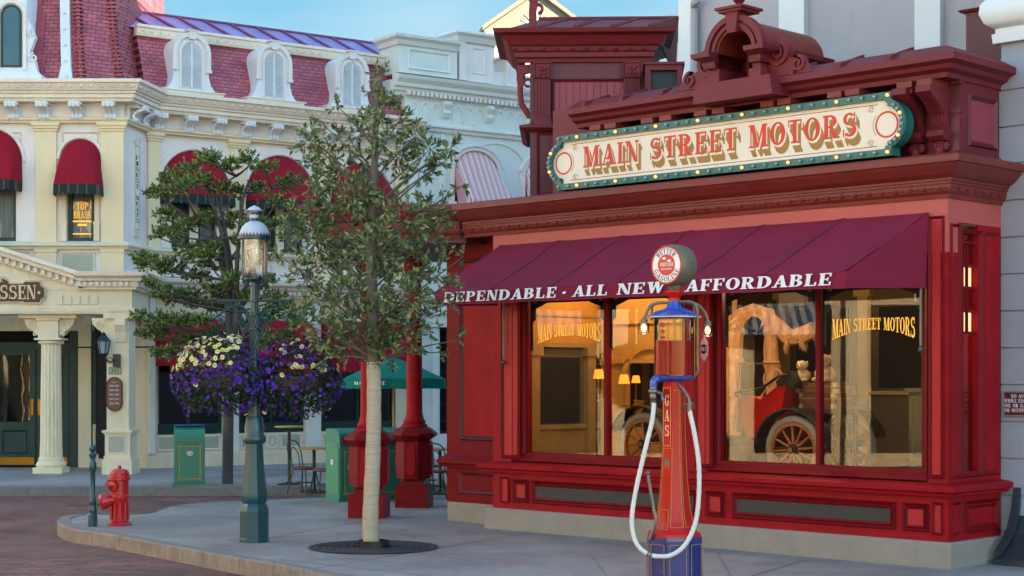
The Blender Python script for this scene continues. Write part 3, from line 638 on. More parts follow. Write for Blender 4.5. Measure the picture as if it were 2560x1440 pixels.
# display partition put in behind the left window, gold imitating reflected sunlit fronts
b = MB(); b.box(.15, 2.35, 2.0, 2.06, 2.2, 3.55); b.box(.15,.35,1.98,2.08,.86,3.55); b.box(1.5,1.62,1.96,2.10,.86,2.2); b.box(2.3,2.42,1.96,2.10,.86,3.55)
b.box(.15,2.4,1.95,2.0,2.18,2.24); b.box(.15,2.4,1.95,2.0,3.1,3.14); b.box(.15,2.4,1.95,2.0,2.72,2.75); b.box(.15,2.4,1.99,2.05,.86,1.3)
b.arch(1.05, 1.95, .42, .5, 1.95, 2.0, 0, 180); b.box(.35,.62,2.0,2.06,1.3,2.2); b.box(1.3,2.3,2.0,2.06,1.3,2.2); b.build('added_partition', M('reflected gold backdrop tone', '#c79a4c', .8, .12, 3), inn)
def ifill(u, v, z, pw, nm='unseen_fill', r=.07):  # unseen fill light added to brighten the showroom, no fitting built
    l = bpy.data.lights.new('interior_fill_light', 'POINT'); l.energy = pw; l.color = (1, .62, .28); l.shadow_soft_size = r
    o = bpy.data.objects.new('interior_fill_light', l); COL.objects.link(o); o.location = S.P(u, v, z); return o
for u, v, z, p in [(.7,-1.35,3.2,5),(1.8,-1.35,3.2,8),(3.3,-2.6,3.3,2.5),(3.7,-.65,3.0,16),(5.6,-2.2,3.3,3)]: ifill(u, v, z, p)  # added fills for the golden upper walls and the car
K['shade'] = M('glowing amber lamp shade', '#e88a38', .7, .1, 5, emit='#ff7a20', es=.5)
def table_lamp(u, v, z, k, lbl):
    t = thing('lamp', lbl, 'lamp', S.P(u, v, z), S.a)
    MB().lathe([(.075*k,0),(.05*k,.12*k)], 0, 0, 16).build('lamp_shade', K['shade'], t, True)
    MB().lathe([(.05*k,-.30*k),(.05*k,-.285*k),(.008*k,-.27*k),(.008*k,-.005)], 0, 0, 10).build('stem', K['brass'], t, True)
    return t
def lampat(px, py, v, k, lbl): return table_lamp(S.u(px, v), v, S.z(px, py, v)-.06*k, k, lbl)
lampat(1497, 935, -.9, 1.0, 'glowing amber lamp left of the mullion in the left display window')
lampat(1560, 948, -1.1, 1.0, 'left of the two adjoining glowing lamps right of the mullion')
lampat(1590, 948, -1.15, .8, 'right, smaller of the two adjoining glowing lamps right of the mullion')
t = table_lamp(LS-.35, -.5, 2.18, 1.5, 'larger glowing lamp in the narrow side window')
t = table_lamp(LS-.28, -.62, 1.98, 1.0, 'small glowing lamp low in the narrow side window')
# counter / cabinets deep in the shop and suitcases
cb = thing('display_cabinet', 'grey green panelled cabinet deep inside the right window', 'cabinet', S.P(5.1, -1.9, .86), S.a)
b = MB(); b.box(0, .8, 0, .4, 0, .95); b.box(-.04,.84,-.04,.44,.95,1.0); b.build('carcass', M('cabinet paint','#6f6a50',.6,.1,3), cb)
b = MB()
for i in range(3): b.mouldframe(.04+i*.25, .26+i*.25, .08, .88, -.001, .03, .015)
b.build('door_moulding', M('cabinet moulding','#8a8260',.6,.1,3), cb)
ifill(5.3, -2.2, 2.9, 3)  # one more added fill, beside the cabinet
def suitcase(u, v, z, w, d, h, col, lbl, rz=0):
    t = thing('suitcase', lbl, 'suitcase', S.P(u, v, z), S.a+rz)
    MB().box(0, w, 0, d, 0, h).build('case', M('suitcase leather '+col, col, .45, .2, 8, .1, 80), t)
    b = MB(); b.box(-.004, w+.004, -.006, d+.004, h*.62, h*.66)
    for x in (0, w-.05): b.box(x-.003, x+.053, -.004, .05, -.002, .05); b.box(x-.003, x+.053, -.004, .05, h-.05, h+.002)
    b.build('edge_strap', K['wood'], t)
    MB().tube([(w*.4,-.005,h*.6),(w*.4,-.04,h*.6),(w*.6,-.04,h*.6),(w*.6,-.005,h*.6)], .008, 6).build('handle', K['black'], t)
# ------------------------------------------------------------------ vintage car on display
VX = -.75
zf = .86
uw1 = S.u(1610, VX); uw2 = S.u(1985, VX); rw = .40
car = thing('vintage_car', 'open red antique car with wooden spoked wheels on show behind the glass', 'car', S.P(uw1, VX, zf-.12), S.a)
wb = uw2-uw1
K['tyre'] = M('pale rubber tyre', '#a39d8c', .7, .1, 6); K['spoke'] = M('varnished wood spokes', '#b5651f', .4, .2, 10)
def wheel(x, y, zc):
    b = MB(); n = 32; k = 10; vs = []; fs = []
    for i in range(n):
        a = 2*PI*i/n
        for j in range(k):
            c = 2*PI*j/k; rr = rw-.045+.045*cos(c); vs.append((x+rr*cos(a), y+.04*sin(c), zc+rr*sin(a)))
    for i in range(n):
        for j in range(k): fs.append((i*k+j, ((i+1)%n)*k+j, ((i+1)%n)*k+(j+1)%k, i*k+(j+1)%k))
    w_ = b.add(vs, fs).build('wheel', K['tyre'], car, True)
    b = MB(); b.arch(x, zc, rw-.12, rw-.085, y-.022, y+.022, 0, 360, 32)
    for i in range(12):
        a = 2*PI*i/12+.1; b.tube([(x+.05*cos(a), y, zc+.05*sin(a)), (x+(rw-.1)*cos(a), y, zc+(rw-.1)*sin(a))], [.02,.013], 6)
    b.build('spokes', K['spoke'], w_, True)
    b = MB(); b.arch(x, zc, .001, .065, y-.05, y+.05, 0, 360, 16); b.build('hub', K['black'], w_)
    b = MB(); b.arch(x, zc, .001, .028, y-.08, y-.05, 0, 360, 12); b.build('hub_cap', K['brass'], w_)
zw = rw
for y in (0, 1.15):
    for x in (0, wb): wheel(x, y, zw)
K['carred'] = M('glossy car red', '#c0160c', .15, .08, 2, coat=.6)
def fender(x, y, a0, a1, r=rw+.07):
    MB().arch(x, zw, r, r+.02, y-.12, y+.1, a0, a1, 16).build('mudguard', K['black'], car, True)
for y in (0, 1.15): fender(0, y, 10, 160); fender(wb, y, 15, 165)
b = MB(); b.box(-.1, wb+.35, .18, .98, .42, .5); b.build('chassis', K['black'], car)
x0c = S.u(1852, VX)-uw1; x1c = S.u(1965, VX)-uw1
b = MB(); b.py([(x0c-.0,.52),(x0c-.10,.78),(x0c-.14,1.02),(x0c+.08,1.02),(x0c+.2,.98),(x0c+.32,1.06),(x0c+.44,1.14),(x0c+.56,1.14),(x0c+.5,.8),(x0c+.38,.52)], .12, 1.04); b.build('body', K['carred'], car)
b = MB(); b.py([(x0c+.42,1.12),(x0c+.4,1.2),(x0c+.6,1.32),(x0c+.66,1.12)], .16, 1.0); b.build('seat', M('black buttoned leather','#191312',.4,.2,20), car)
b = MB(); b.tube([(x0c-.15,.1,1.0),(x0c-.15,.1,1.06),(x0c+.24,.1,1.12),(x0c+.48,.1,1.26),(x0c+.62,.1,1.28)], .018, 8); b.build('hand_rail', K['black'], car, True)
b = MB(); b.py([(-.25,.5),(-.28,.62),(-.25,.95),(.45,1.0),(.5,.5)], .3, .88); b.build('bonnet', K['black'], car)
b = MB(); b.tube([(x0c-.16,.15,1.0),(x0c-.13,.15,1.42),(x0c-.13,1.0,1.42),(x0c-.16,1.0,1.0)], .012, 6); b.build('windscreen_frame', K['brass'], car)
b = MB(); b.tube([(x0c-.05,.4,.95),(x0c+.2,.4,1.22)], .012, 6); b.arch(x0c+.2, 1.22, .13, .15, .38, .40, 0, 360, 20); b.build('steering_wheel', K['wood'], car, True)
b = MB()
for y in (.32, .86): b.arch(-.32, .86, .001, .09, y-.06, y+.06, 0, 360, 16)
b.build('headlamp', K['brass'], car)
sc = suitcase
us = S.u(1998, -1.1)
suitcase(us, -1.1, 1.62, .5, .35, .18, '#5b2a16', 'brown leather suitcase stacked behind the car wheel'); suitcase(us-.05, -1.1, 1.805, .58, .38, .12, '#6e3b1c', 'flat tan suitcase on top of the brown one')
st = thing('luggage_stand', 'dark wooden stand under the suitcases', 'stand', S.P(us-.1,-1.1,.86), S.a)
b = MB(); b.box(0,.66,0,.4,.70,.76); b.build('top', K['floorw'], st)
for x in (0,.62):
    for y in (0,.36): MB().box(x,x+.04,y,y+.04,0,.70).build('leg', K['floorw'], st)
# plain cream soft toys on the luggage
K['plush'] = M('cream plush', '#cdbb95', .95, .1, 10, .5, 200)
def soft_toy(u, v, z, s, lbl):
    t = thing('soft_toy', lbl, 'soft toy', S.P(u, v, z), S.a)
    b = MB(); b.ball((0,0,.13*s), .13*s, 14, 1.25, 1, .95); b.ball((.1*s,-.09*s,.04*s), .05*s, 10, 1, 1.7, .8); b.ball((-.1*s,-.09*s,.04*s), .05*s, 10, 1, 1.7, .8); b.ball((0,-.03*s,.32*s), .105*s, 14, 1.05, 1, .95)
    b.ball((0,-.12*s,.29*s), .05*s, 10, 1.1, 1, .8); b.build('body', K['plush'], t, True)
    b = MB(); b.ball((.1*s,-.01*s,.36*s), .045*s, 8, .5, .8, 1.3); b.ball((-.1*s,-.01*s,.36*s), .045*s, 8, .5, .8, 1.3); b.build('ear', K['plush'], t, True)
    b = MB(); b.ball((0,-.17*s,.31*s), .016*s, 8); b.ball((.035*s,-.125*s,.345*s), .012*s, 6); b.ball((-.035*s,-.125*s,.345*s), .012*s, 6); b.build('eye', K['black'], t, True)
soft_toy(us+.02, -1.15, 1.93, .62, 'left one of two cream soft toys on the suitcases'); soft_toy(us+.33, -1.15, 1.93, .8, 'right, larger one of two cream soft toys on the suitcases')
# fur coat on a tailor's stand
fu_ = S.u(1885, -2.0)
ct = thing('coat_on_stand', 'long pale fur coat over a dark dress on a stand in the right window', 'fur coat', S.P(fu_, -2.0, .86), R(-8)); ct.scale = (1.22, 1.22, 1.22)
K['fur'] = M('pale tan fur', '#d3ad80', .95, .3, 22, 1.0, 90, stretch=(1,1,.35)); K['dress'] = M('black sequin dress', '#17140f', .8, .5, 90, spec=.1)
b = MB(); b.lathe([(.12,.62),(.13,.95),(.10,1.2),(.13,1.45),(.12,1.52),(.04,1.58)], 0, 0, 16, 0, 1.1, .7); b.build('dress', K['dress'], ct, True)
MB().lathe([(.18,0),(.17,.02),(.02,.03),(.02,.63)], 0, 0, 12).build('stand', K['black'], ct, True)
def furry(b, amp=.03):
    rnd = random.Random(5); b.v = [(x+rnd.uniform(-amp,amp), y+rnd.uniform(-amp,amp), z+rnd.uniform(-amp,amp)) for x,y,z in b.v]; return b
b = MB()
b.tube([(-.11,-.02,1.6),(-.18,-.02,1.48),(-.21,-.03,1.15),(-.24,-.03,.75),(-.27,-.03,.35)], [.05,.085,.085,.09,.11], 14)
b.tube([(.12,-.02,1.6),(.17,-.02,1.46),(.18,-.02,1.1),(.19,-.02,.6)], [.05,.08,.075,.07], 14)
b.tube([(.13,-.02,1.56),(.25,-.05,1.46),(.36,-.06,1.34),(.5,-.10,1.36),(.62,-.14,1.44)], [.07,.085,.09,.09,.08], 14)
b.tube([(-.16,-.02,1.56),(0,.06,1.62),(.16,-.02,1.56)], [.09,.09,.09], 14)
fb = furry(b, .010); rf = random.Random(9); src = list(fb.v)
for i_ in range(4200):
    f_ = fb.f[rf.randrange(0, 420)] if False else None
    a_ = rf.randrange(len(src)-1); p_ = Vector(src[a_]).lerp(Vector(src[(a_+1) % len(src)]), rf.random()) if (Vector(src[a_])-Vector(src[(a_+1) % len(src)])).length < .12 else Vector(src[a_])
    w_ = Vector((rf.uniform(-.02,.02), rf.uniform(-.02,.02), -rf.uniform(.04,.1))); o_ = Vector((rf.uniform(-.02,.02), rf.uniform(-.035,.01), 0)); k_ = len(fb.v)
    fb.v += [tuple(p_+o_*.2+Vector((-.006,0,0))), tuple(p_+o_*.2+Vector((.006,0,0))), tuple(p_+o_+w_)]; fb.f.append((k_,k_+1,k_+2))
fb.build('fur', K['fur'], ct)
# ------------------------------------------------------------------ awning over the bay
P_ = 1.066; xf0, xf1 = .02, 6.17; xt0, xt1 = .16, 6.5; zt_ = 3.72; zv1, zv0 = 3.07, 2.90
b = MB(); nx = 60; ny = 10; vs = []; fs = []
rnd = random.Random(2)
for j in range(ny+1):
    t = j/ny
    for i in range(nx+1):
        q = i/nx; x = (xt0+(xt1-xt0)*q)*(1-t) + (xf0+(xf1-xf0)*q)*t
        seam = (q*6) % 1; sag = -.035*sin(PI*t)*sin(PI*seam) - .006*sin(q*37+t*5)*t - .010*sin(q*23+t*9)*sin(PI*t) - .02*math.exp(-((seam-.03)/.035)**2)*0 + (.008 if seam < .03 else 0)
        vs.append((x, -.02 - (P_-.02)*t, zt_+(zv1-zt_)*t + sag))
for j in range(ny):
    for i in range(nx): a = j*(nx+1)+i; fs.append((a, a+1, a+nx+2, a+nx+1))
b.add(vs, fs)
# valance
for i in range(nx):
    x0 = xf0+(xf1-xf0)*i/nx; x1 = xf0+(xf1-xf0)*(i+1)/nx
    w0 = .006*sin(i*.9); w1 = .006*sin((i+1)*.9)
    b.poly([(x0,-P_,zv1-.006*sin(i/nx*37+5)),(x1,-P_,zv1-.006*sin((i+1)/nx*37+5)),(x1,-P_-.01+w1,zv0+.004*sin(i*.5)),(x0,-P_-.01+w0,zv0+.004*sin(i*.5-.5))])
# gusset ends
b.poly([(xt1,-.02,zt_),(xf1,-P_,zv1),(xf1,-P_-.01,zv0),(6.47,-.03,2.93)]); b.poly([(xt0,-.02,zt_),(.12,-.03,2.93),(xf0,-P_-.01,zv0),(xf0,-P_,zv1)])
aw = b.build('awning', K['awning'], shop, True)
b = MB()
for k in range(1, 6):
    i = k*10; pts = [Vector(vs[j*(nx+1)+i])+Vector((0,-.003,.004)) for j in range(ny+1)]
    for p, q in zip(pts[:-1], pts[1:]): b.poly([p-Vector((.012,0,0)), p+Vector((.012,0,0)), q+Vector((.012,0,0)), q-Vector((.012,0,0))])
b.build('seam', K['seamc'], aw)
s = 'DEPENDABLE * ALL NEW  AFFORDABLE'
u0t = S.u(1112, P_); u1t = S.u(2079, P_)
def awn_text(s, u0, u1):
    mb = MB(); W = text_width(s, .12, .34); sx = (u1-u0)/W; h = .125
    def fm(a, q, k): return (u0+a*sx+q*h*.18, -P_-.024-k*.0004-.004*(1-q), zv0+.035+q*h*1.0)
    put_text(mb, s, fm, .12, .34)
    def fm2(a, q, k): p = fm(a+.045, q, k); return (p[0], p[1]-.003, p[2]+.0015)
    put_text(mb, s, fm2, .12, .34); mb.build('lettering', K['wtext'], aw)
K_bold = {}
awn_text('DEPENDABLE', u0t, S.u(1392, P_)); awn_text('*', S.u(1408,P_), S.u(1416,P_)); awn_text('ALL', S.u(1434,P_), S.u(1520,P_)); awn_text('NEW', S.u(1545,P_), S.u(1664,P_)); awn_text('AFFORDABLE', S.u(1716,P_), u1t)
b = MB()
b.tube([(xf0+.05,-P_+.02,2.93),(xf1-.05,-P_+.02,2.93)], .012, 8); b.build('front_rail', K['black'], aw, True)
b = MB(); b.tube([(.24,-.045,3.1),(.24,-.045,2.22)], .014, 8); b.ball((.24,-.045,2.18), .03, 8); b.tube([(6.42,-.045,3.1),(6.42,-.045,2.32)], .016, 8); b.ball((6.42,-.045,2.28), .035, 8)
b.build('support_arm', K['steel'], aw, True)

# ------------------------------------------------------------------ attic storey, pent roof, brackets
VA = -.3; ya = .3; UA = S.u(2402, VA)
b = MB(); b.box(.8, UA, ya, ya+.15, 4.28, 5.45); b.box(UA-.15, UA, ya+.15, 1.9, 4.28, 5.45); b.build('attic_wall', K['maroon'], shop)
m = MB(); m.sweep([(0,4.30),(.03,4.30),(.03,4.36),(.015,4.38),(0,4.38)], [(.8,ya),(UA,ya),(UA,1.9)])
m.box(S.u(2355,-.28), UA-.0, ya-.03, ya, 4.38, 5.3); m.box(S.u(2355,-.28)-.02, UA+.02, ya-.05, ya+.0, 4.78, 4.84); m.box(S.u(2352,-.28)-.03, UA+.03, ya-.06, ya, 5.08, 5.2)
m.build('attic_pilaster', K['maroon_d'], shop)
m = MB(); t = MB().mouldframe(.15, .75, 4.45, 5.0, 0, .05, .03); t.v = [(UA - y, x+ya, z) for x, y, z in t.v]; m.add(t.v, t.f); m.build('panel_moulding', K['maroon_d'], shop)
MB().box(UA+.001, UA+.006, ya+.21, ya+.69, 4.51, 4.94).build('board_panel', K['board'], shop)
# pent roof above the sign
xl = S.u(1413, .12); xr = LS-.02
prof = [(-.3,5.12),(.02,5.12),(.03,5.17),(.10,5.20),(.12,5.24),(.20,5.27),(.20,5.34),(-.02,5.46),(-.3,5.50)]
b = MB(); b.sweep([(o, z) for o, z in prof], [(xl+.1, 0), (xr, 0), (xr, 1.6)]); b.build('pent_roof', K['maroon'], shop)
b = MB(); x = xl+.35
while x < xr: b.prism([(x,-.2,5.345),(x+.05,-.2,5.345),(x+.05,-.2,5.39),(x,-.2,5.39)], [(x,.28,5.5),(x+.05,.28,5.5),(x+.05,.28,5.55),(x,.28,5.55)]); x += .62
b.build('roof_rib', K['maroon'], shop)
# block modillions in pairs
bk = None
for px in (1492, 1530, 1622, 1668, 1755, 1800, 1922, 1965, 2090, 2135, 2265, 2315):
    u = S.u(px, .05)
    if bk is None: bk = MB().box(-.09, .09, -.09, .29, 5.05, 5.115).box(-.075,.075,-.05,.29,4.99,5.05).build('modillion', K['rust'], shop); bk.location = (u,0,0)
    else: copy_part(bk, (u,0,0), shop)
# large scrolled brackets with leaf drops at the right end
br = None
for px in (2262, 2322):
    u = S.u(px, .0)
    if br is None:
        b = MB(); pr = [(.29,5.05),(-.12,5.05),(-.13,4.98),(-.02,4.92),(.10,4.84),(.17,4.76),(.20,4.66),(.23,4.60),(.29,4.60)]
        b.px(pr, -.085, .085)
        for k in (-.05,-.02,.02,.05): b.px([(y-.012, z) for y, z in pr[2:7]] + [(y+.02, z) for y, z in pr[2:7][::-1]], k-.008, k+.008)
        b.px([(.29,4.60),(.13,4.60),(.11,4.54),(.16,4.50),(.29,4.50)], -.1, .1)
        b.px([(.29,4.50),(.22,4.50),(.20,4.42),(.24,4.34),(.29,4.28)], -.05, .05)
        for s_ in (-1, 1): b.ball((s_*.06,.24,4.44), .05, 8, 1, .8, 1.1)
        b.ball((0,.2,4.38), .05, 8, 1, .8, 1.3)
        br = b.build('scroll_bracket', K['maroon'], shop); br.location = (u,0,0)
    else: copy_part(br, (u,0,0), shop)

# ------------------------------------------------------------------ arched dormer on the pent roof
ua0 = S.u(1787, .2); ua1 = S.u(1915, .2); uc = (ua0+ua1)/2+.0; zsp = S.z(1850, 130, .2); ro = (ua1-ua0)/2
dm = MB()
hb = 5.36
print('arch', ua0, ua1, zsp, ro, 'UA', UA, 'LS', LS)
D0, D1 = -.30, .95
rin = ro*.66
dm.arch(uc, zsp, rin, ro, D0, D1, 0, 180, 28); dm.build('arched_dormer', K['rust'], shop, True)
dm = MB(); dm.arch(uc, zsp, ro-.02, ro+.045, D0-.04, D0+.06, 0, 180, 28); dm.arch(uc, zsp, rin+.03, rin+.07, D0-.03, D0, 0, 180, 28)
dm.py([(uc-.06,zsp+rin-.04),(uc+.06,zsp+rin-.04),(uc+.09,zsp+ro+.07),(uc-.09,zsp+ro+.07)], D0-.07, D0+.1)
dm.box(uc-.16,uc+.16,D0-.1,D0+.25,zsp+ro+.07,zsp+ro+.10); dm.box(uc-.19,uc+.19,D0-.13,D0+.28,zsp+ro+.10,zsp+ro+.13); dm.lathe([(.05,zsp+ro+.13),(.03,zsp+ro+.18),(.07,zsp+ro+.22),(.0,zsp+ro+.33)], uc, D0+.08, 10)
dm.build('arch_moulding', K['maroon'], shop, True)
ev = [(-.0,zsp-.17),(.05,zsp-.17),(.07,zsp-.10),(.16,zsp-.05),(.17,zsp),(-.0,zsp+.01)]
dm = MB()
dm.sweep(ev, [(uc+rin, D0-.0),(uc+ro-.02, D0-.0), (uc+ro-.02, D1)]); dm.sweep(ev, [(uc-ro+.02, D1), (uc-ro+.02, D0-.0), (uc-rin, D0-.0)])
dm.build('eaves', K['maroon_d'], shop)
dm = MB()
for s_ in (-1, 1):
    a, c = sorted((uc+s_*rin*1.0, uc+s_*(ro-.02))); dm.box(a, c, D0+.02, D1, hb, zsp-.17); dm.box(a-.03,c+.03,D0-.02,D0+.12,hb,hb+.1)
    dm.spiral(uc+s_*(ro+.12), hb+.26, .15, .02, 1.9, D0+.12, D0+.24, .055, 90, 44, -s_)
    dm.py([(uc+s_*(ro-.02),hb),(uc+s_*(ro+.62),hb),(uc+s_*(ro+.5),hb+.12),(uc+s_*(ro+.3),hb+.2),(uc+s_*(ro+.12),hb+.26),(uc+s_*(ro-.02),hb+.42)], D0+.15, D0+.2)
    dm.spiral(uc+s_*(ro+.4), hb+.11, .09, .02, 1.4, D0+.13, D0+.22, .035, 90, 30, -s_)
dm.build('dormer_scroll', K['maroon'], shop)
dm = MB(); dm.box(uc-ro, uc+ro, .3, .34, hb, zsp+.02); dm.arch(uc, zsp, .001, ro-.03, .3, .34, 0, 180, 24); dm.build('dormer_back', K['maroon_d'], shop)
dm = MB(); dm.arch(uc, zsp, rin*.72, rin*.86, .2, .28, 0, 180, 24); dm.arch(uc, zsp, rin*.5, rin*.6, .16, .26, 0, 180, 24)
for s_ in (-1, 1): a, c = sorted((uc+s_*rin*.72, uc+s_*rin*.86)); dm.box(a, c, .2, .28, hb, zsp)
for k, (dx, dz, r_) in enumerate([(0,.15,.08),(-.06,-.02,.06),(.06,-.02,.06),(0,-.16,.08),(-.05,-.3,.06),(.05,-.3,.06),(0,.02,.04)]): dm.arch(uc+dx, zsp+dz-.05, r_*.6, r_, .18, .22, 0, 360, 16)
dm.build('fretwork', K['rust'], shop)
MB().py([(uc-ro-.2,hb-.22),(uc+ro+.2,hb-.22),(uc+ro+.16,hb),(uc-ro-.16,hb)], D0-.06, .3).build('dormer_base', K['maroon'], shop)

# ------------------------------------------------------------------ name board with bulbs
vsn = .12
sg = thing('name_board', 'long cream name board edged in teal with light bulbs, red lettering', 'sign', (S.o[0], S.o[1], 0), S.a)
x0 = S.u(1392, vsn); x1 = S.u(2228, vsn); z1 = (S.z(1392,347,vsn)+S.z(2228,222,vsn))/2; z0 = (S.z(1400,478,vsn)+S.z(2228,385,vsn))/2; zc = (z0+z1)/2
rc = (z1-z0)/2*.80; exl, exr = x0+.10, x1-.10
print('sign', x0, x1, z0, z1, rc)
rim = .075
Y0, Y1 = -vsn, .06
b = MB(); b.box(x0, x1, Y0+.05, Y1, z0, z1)
for cx, a0 in ((exl, 90), (exr, -90)):
    b.arch(cx, zc, .001, rc, Y0+.052, Y1-.01, a0, a0+180, 24)
b.build('backing', K['teal'], sg)
b = MB()
for k in range(5): xx = x0+.4+(x1-x0-.8)*k/4; b.box(xx-.03, xx+.03, .06, .3, zc-.25, zc+.25)
b.build('wall_mount', K['black'], sg)
b = MB(); b.box(x0, x1, Y0, Y0+.05, z1-rim, z1); b.box(x0, x1, Y0, Y0+.05, z0, z0+rim)
zr = rc-rim
hh = math.sqrt(max(0, rc*rc-.1*.1))
for x in (x0, x1-rim): b.box(x, x+rim, Y0, Y0+.05, zc+hh-.02, z1-rim); b.box(x, x+rim, Y0, Y0+.05, z0+rim, zc-hh+.02)
for cx, a0 in ((exl, 104), (exr, -76)): b.arch(cx, zc, rc-rim, rc, Y0+.002, Y0+.05, a0, a0+152, 28)
b.build('rim', K['teal'], sg)
b = MB(); b.box(x0+rim, x1-rim, Y0+.044, Y0+.05, z0+rim, z1-rim)
for cx, a0 in ((exl, 90), (exr, -90)): b.arch(cx, zc, .001, rc-rim, Y0+.0445, Y0+.05, a0, a0+180, 28)
b.build('face', K['ivory'], sg)
b = MB(); yf = Y0+.0435
for cx, s_ in ((exl, -1), (exr, 1)):
    b.arch(cx+s_*.02, zc, rc-rim-.075, rc-rim-.053, yf-.001, yf, 0, 360, 40)
b.build('red_ring', K['sred'], sg)
b = MB(); lx0, lx1 = x0+rim+.12, x1-rim-.12; 
b.box(lx0, lx1, yf-.001, yf, z1-rim-.045, z1-rim-.037); b.box(lx0, lx1, yf-.001, yf, z0+rim+.037, z0+rim+.045)
for cx, s_ in ((exl, -1), (exr, 1)):
    b.arch(cx+s_*.02, zc, rc-rim-.03, rc-rim-.024, yf-.001, yf, -40 if s_ < 0 else 140, 40 if s_ < 0 else 220, 20)
    for q in (-1, 1):
        b.arch(cx-s_*.17, zc+q*(zr*.93), .028, .034, yf-.001, yf, 0, 320, 16); b.arch(cx-s_*.17, zc+q*(zr*.93), .012, .017, yf-.001, yf, 0, 360, 12)
        b.py([(cx-s_*.20, zc+q*(zr*.93-.03)), (cx-s_*.24, zc+q*(zr*.93-.0)), (cx-s_*.236, zc+q*(zr*.93-.0)), (cx-s_*.194, zc+q*(zr*.93-.03))], yf-.001, yf)
b.build('line_work', K['wred'], sg)
# lettering: tan blocked shade, cream edge, red face
words = [('MAIN', 1458, 1597), ('STREET', 1624, 1842), ('MOTORS', 1872, 2142)]
hL = (z1-z0)*.385; zb = zc-.085
red = MB(); tan = MB(); crm = MB()
def glyphs(mb, s, a, c, dx, dz, y, grow=0):
    W = text_width(s, .14, .4); sx = (c-a)/W
    def fm(p, q, k): return (a+p*sx+dx, y-k*.0001, zb+dz+(q-.5)*hL*(1+grow)+hL*.5)
    put_text(mb, s, fm, .14, .4)
for s, p0, p1 in words:
    a = S.u(p0, .08); c = S.u(p1, .08)
    n = 7
    for i in range(n):
        t = .35+.65*i/(n-1); glyphs(tan, s, a, c, .055*t, -.105*t, yf-.0002-.0009*(n-1-i)/n-.0003)
    glyphs(crm, s, a, c, .014, -.026, yf-.0024, 0)
    glyphs(red, s, a, c, 0, 0, yf-.0035)
tan.build('letter_shade', K['stan'], sg); crm.build('letter_edge', K['ivory'], sg); red.build('lettering', K['sred'], sg)
# bulbs
pos = []
n = 30
for i in range(n+1):
    x = x0+rim/2+(x1-x0-rim)*i/n; pos.append((x, z1-rim/2)); pos.append((x, z0+rim/2))
top = pos[0::2]; bot = pos[1::2]; al = [(exl+(rc-rim/2)*cos(R(a)), zc+(rc-rim/2)*sin(R(a))) for a in range(115, 246, 15)]; ar = [(exr+(rc-rim/2)*cos(R(a)), zc+(rc-rim/2)*sin(R(a))) for a in range(-65, 66, 15)]
bo = bn = None
for row in (top, bot, al, ar):
    for i, (x, z) in enumerate(row):
        on = i % 4 == 2
        src = bn if on else bo
        if src is None:
            src = MB().ball((0, 0, 0), .017, 10, 1, 1.3, 1).build('bulb', K['bulb_on'] if on else K['bulb_off'], sg, True)
            if on: bn = src
            else: bo = src
            src.location = (x, Y0-.02, z)
        else: copy_part(src, (x, Y0-.02, z), sg)
b = MB()
for x, z in top+bot+al+ar: b.arch(x, z, .019, .028, Y0-.008, Y0-.0002, 0, 360, 12)
b.build('bulb_sockets', M('socket teal', '#3d6c70', .4), sg)

# ------------------------------------------------------------------ corner turret
tx0, tx1, ty = .14, 1.76, 22.25
tu = thing('corner_turret', 'maroon roof turret with bracketed cornice and ribbed metal roof', 'turret', (0, ty, 0), R(-2))
def TX(px, d=22.25): return (px-CX)*d/F_PX
def TZ(py, d=22.25): return CAMZ+(HY-py)*d/F_PX
bx0, bx1 = TX(1325), TX(1612)
b = MB(); b.box(bx0, bx1, 0, 1.6, 4.2, TZ(120)); b.build('turret_wall', K['maroon_d'], tu)
b = MB(); b.box(TX(1385), TX(1560), -.015, 0, TZ(300), TZ(205)); b.build('board_panel', M_brick('vertical boards', lin('#99404f'), lin('#8c3747'), lin('#5e2230'), .09, 3, .006, 'xz', .6, .5), tu)
m = MB(); m.mouldframe(TX(1378), TX(1567), TZ(305), TZ(198), -.0005, .06, .05); m.mouldframe(TX(1340), TX(1420), TZ(490), TZ(330), -.0005, .05, .03); m.build('panel_moulding', K['maroon'], tu)
for a, c in ((1337, 1376), (1558, 1600)):
    b = MB(); X0, X1 = TX(a), TX(c); b.box(X0, X1, -.09, 0, TZ(318), TZ(200)); n = 5
    for i in range(n): xx = X0+(X1-X0)*(i+.5)/n; b.box(xx-.012, xx+.012, -.105, -.09, TZ(300), TZ(205))
    b.box(X0-.01, X1+.01, -.12, 0, TZ(200), TZ(160)); b.box(X0-.015,X1+.015,-.125,0,TZ(318),TZ(300))
    xc, zc_ = (X0+X1)/2, TZ(181)
    for k in range(4): an = R(45+90*k); b.ball((xc+.045*cos(an), -.125, zc_+.045*sin(an)), .035, 8, 1, .6, 1)
    b.ball((xc,-.135,zc_), .02, 8)
    b.mouldframe(X0, X1, TZ(199), TZ(162), -.1205, .015, .015)
    b.build('fluted_pilaster', K['maroon'], tu)
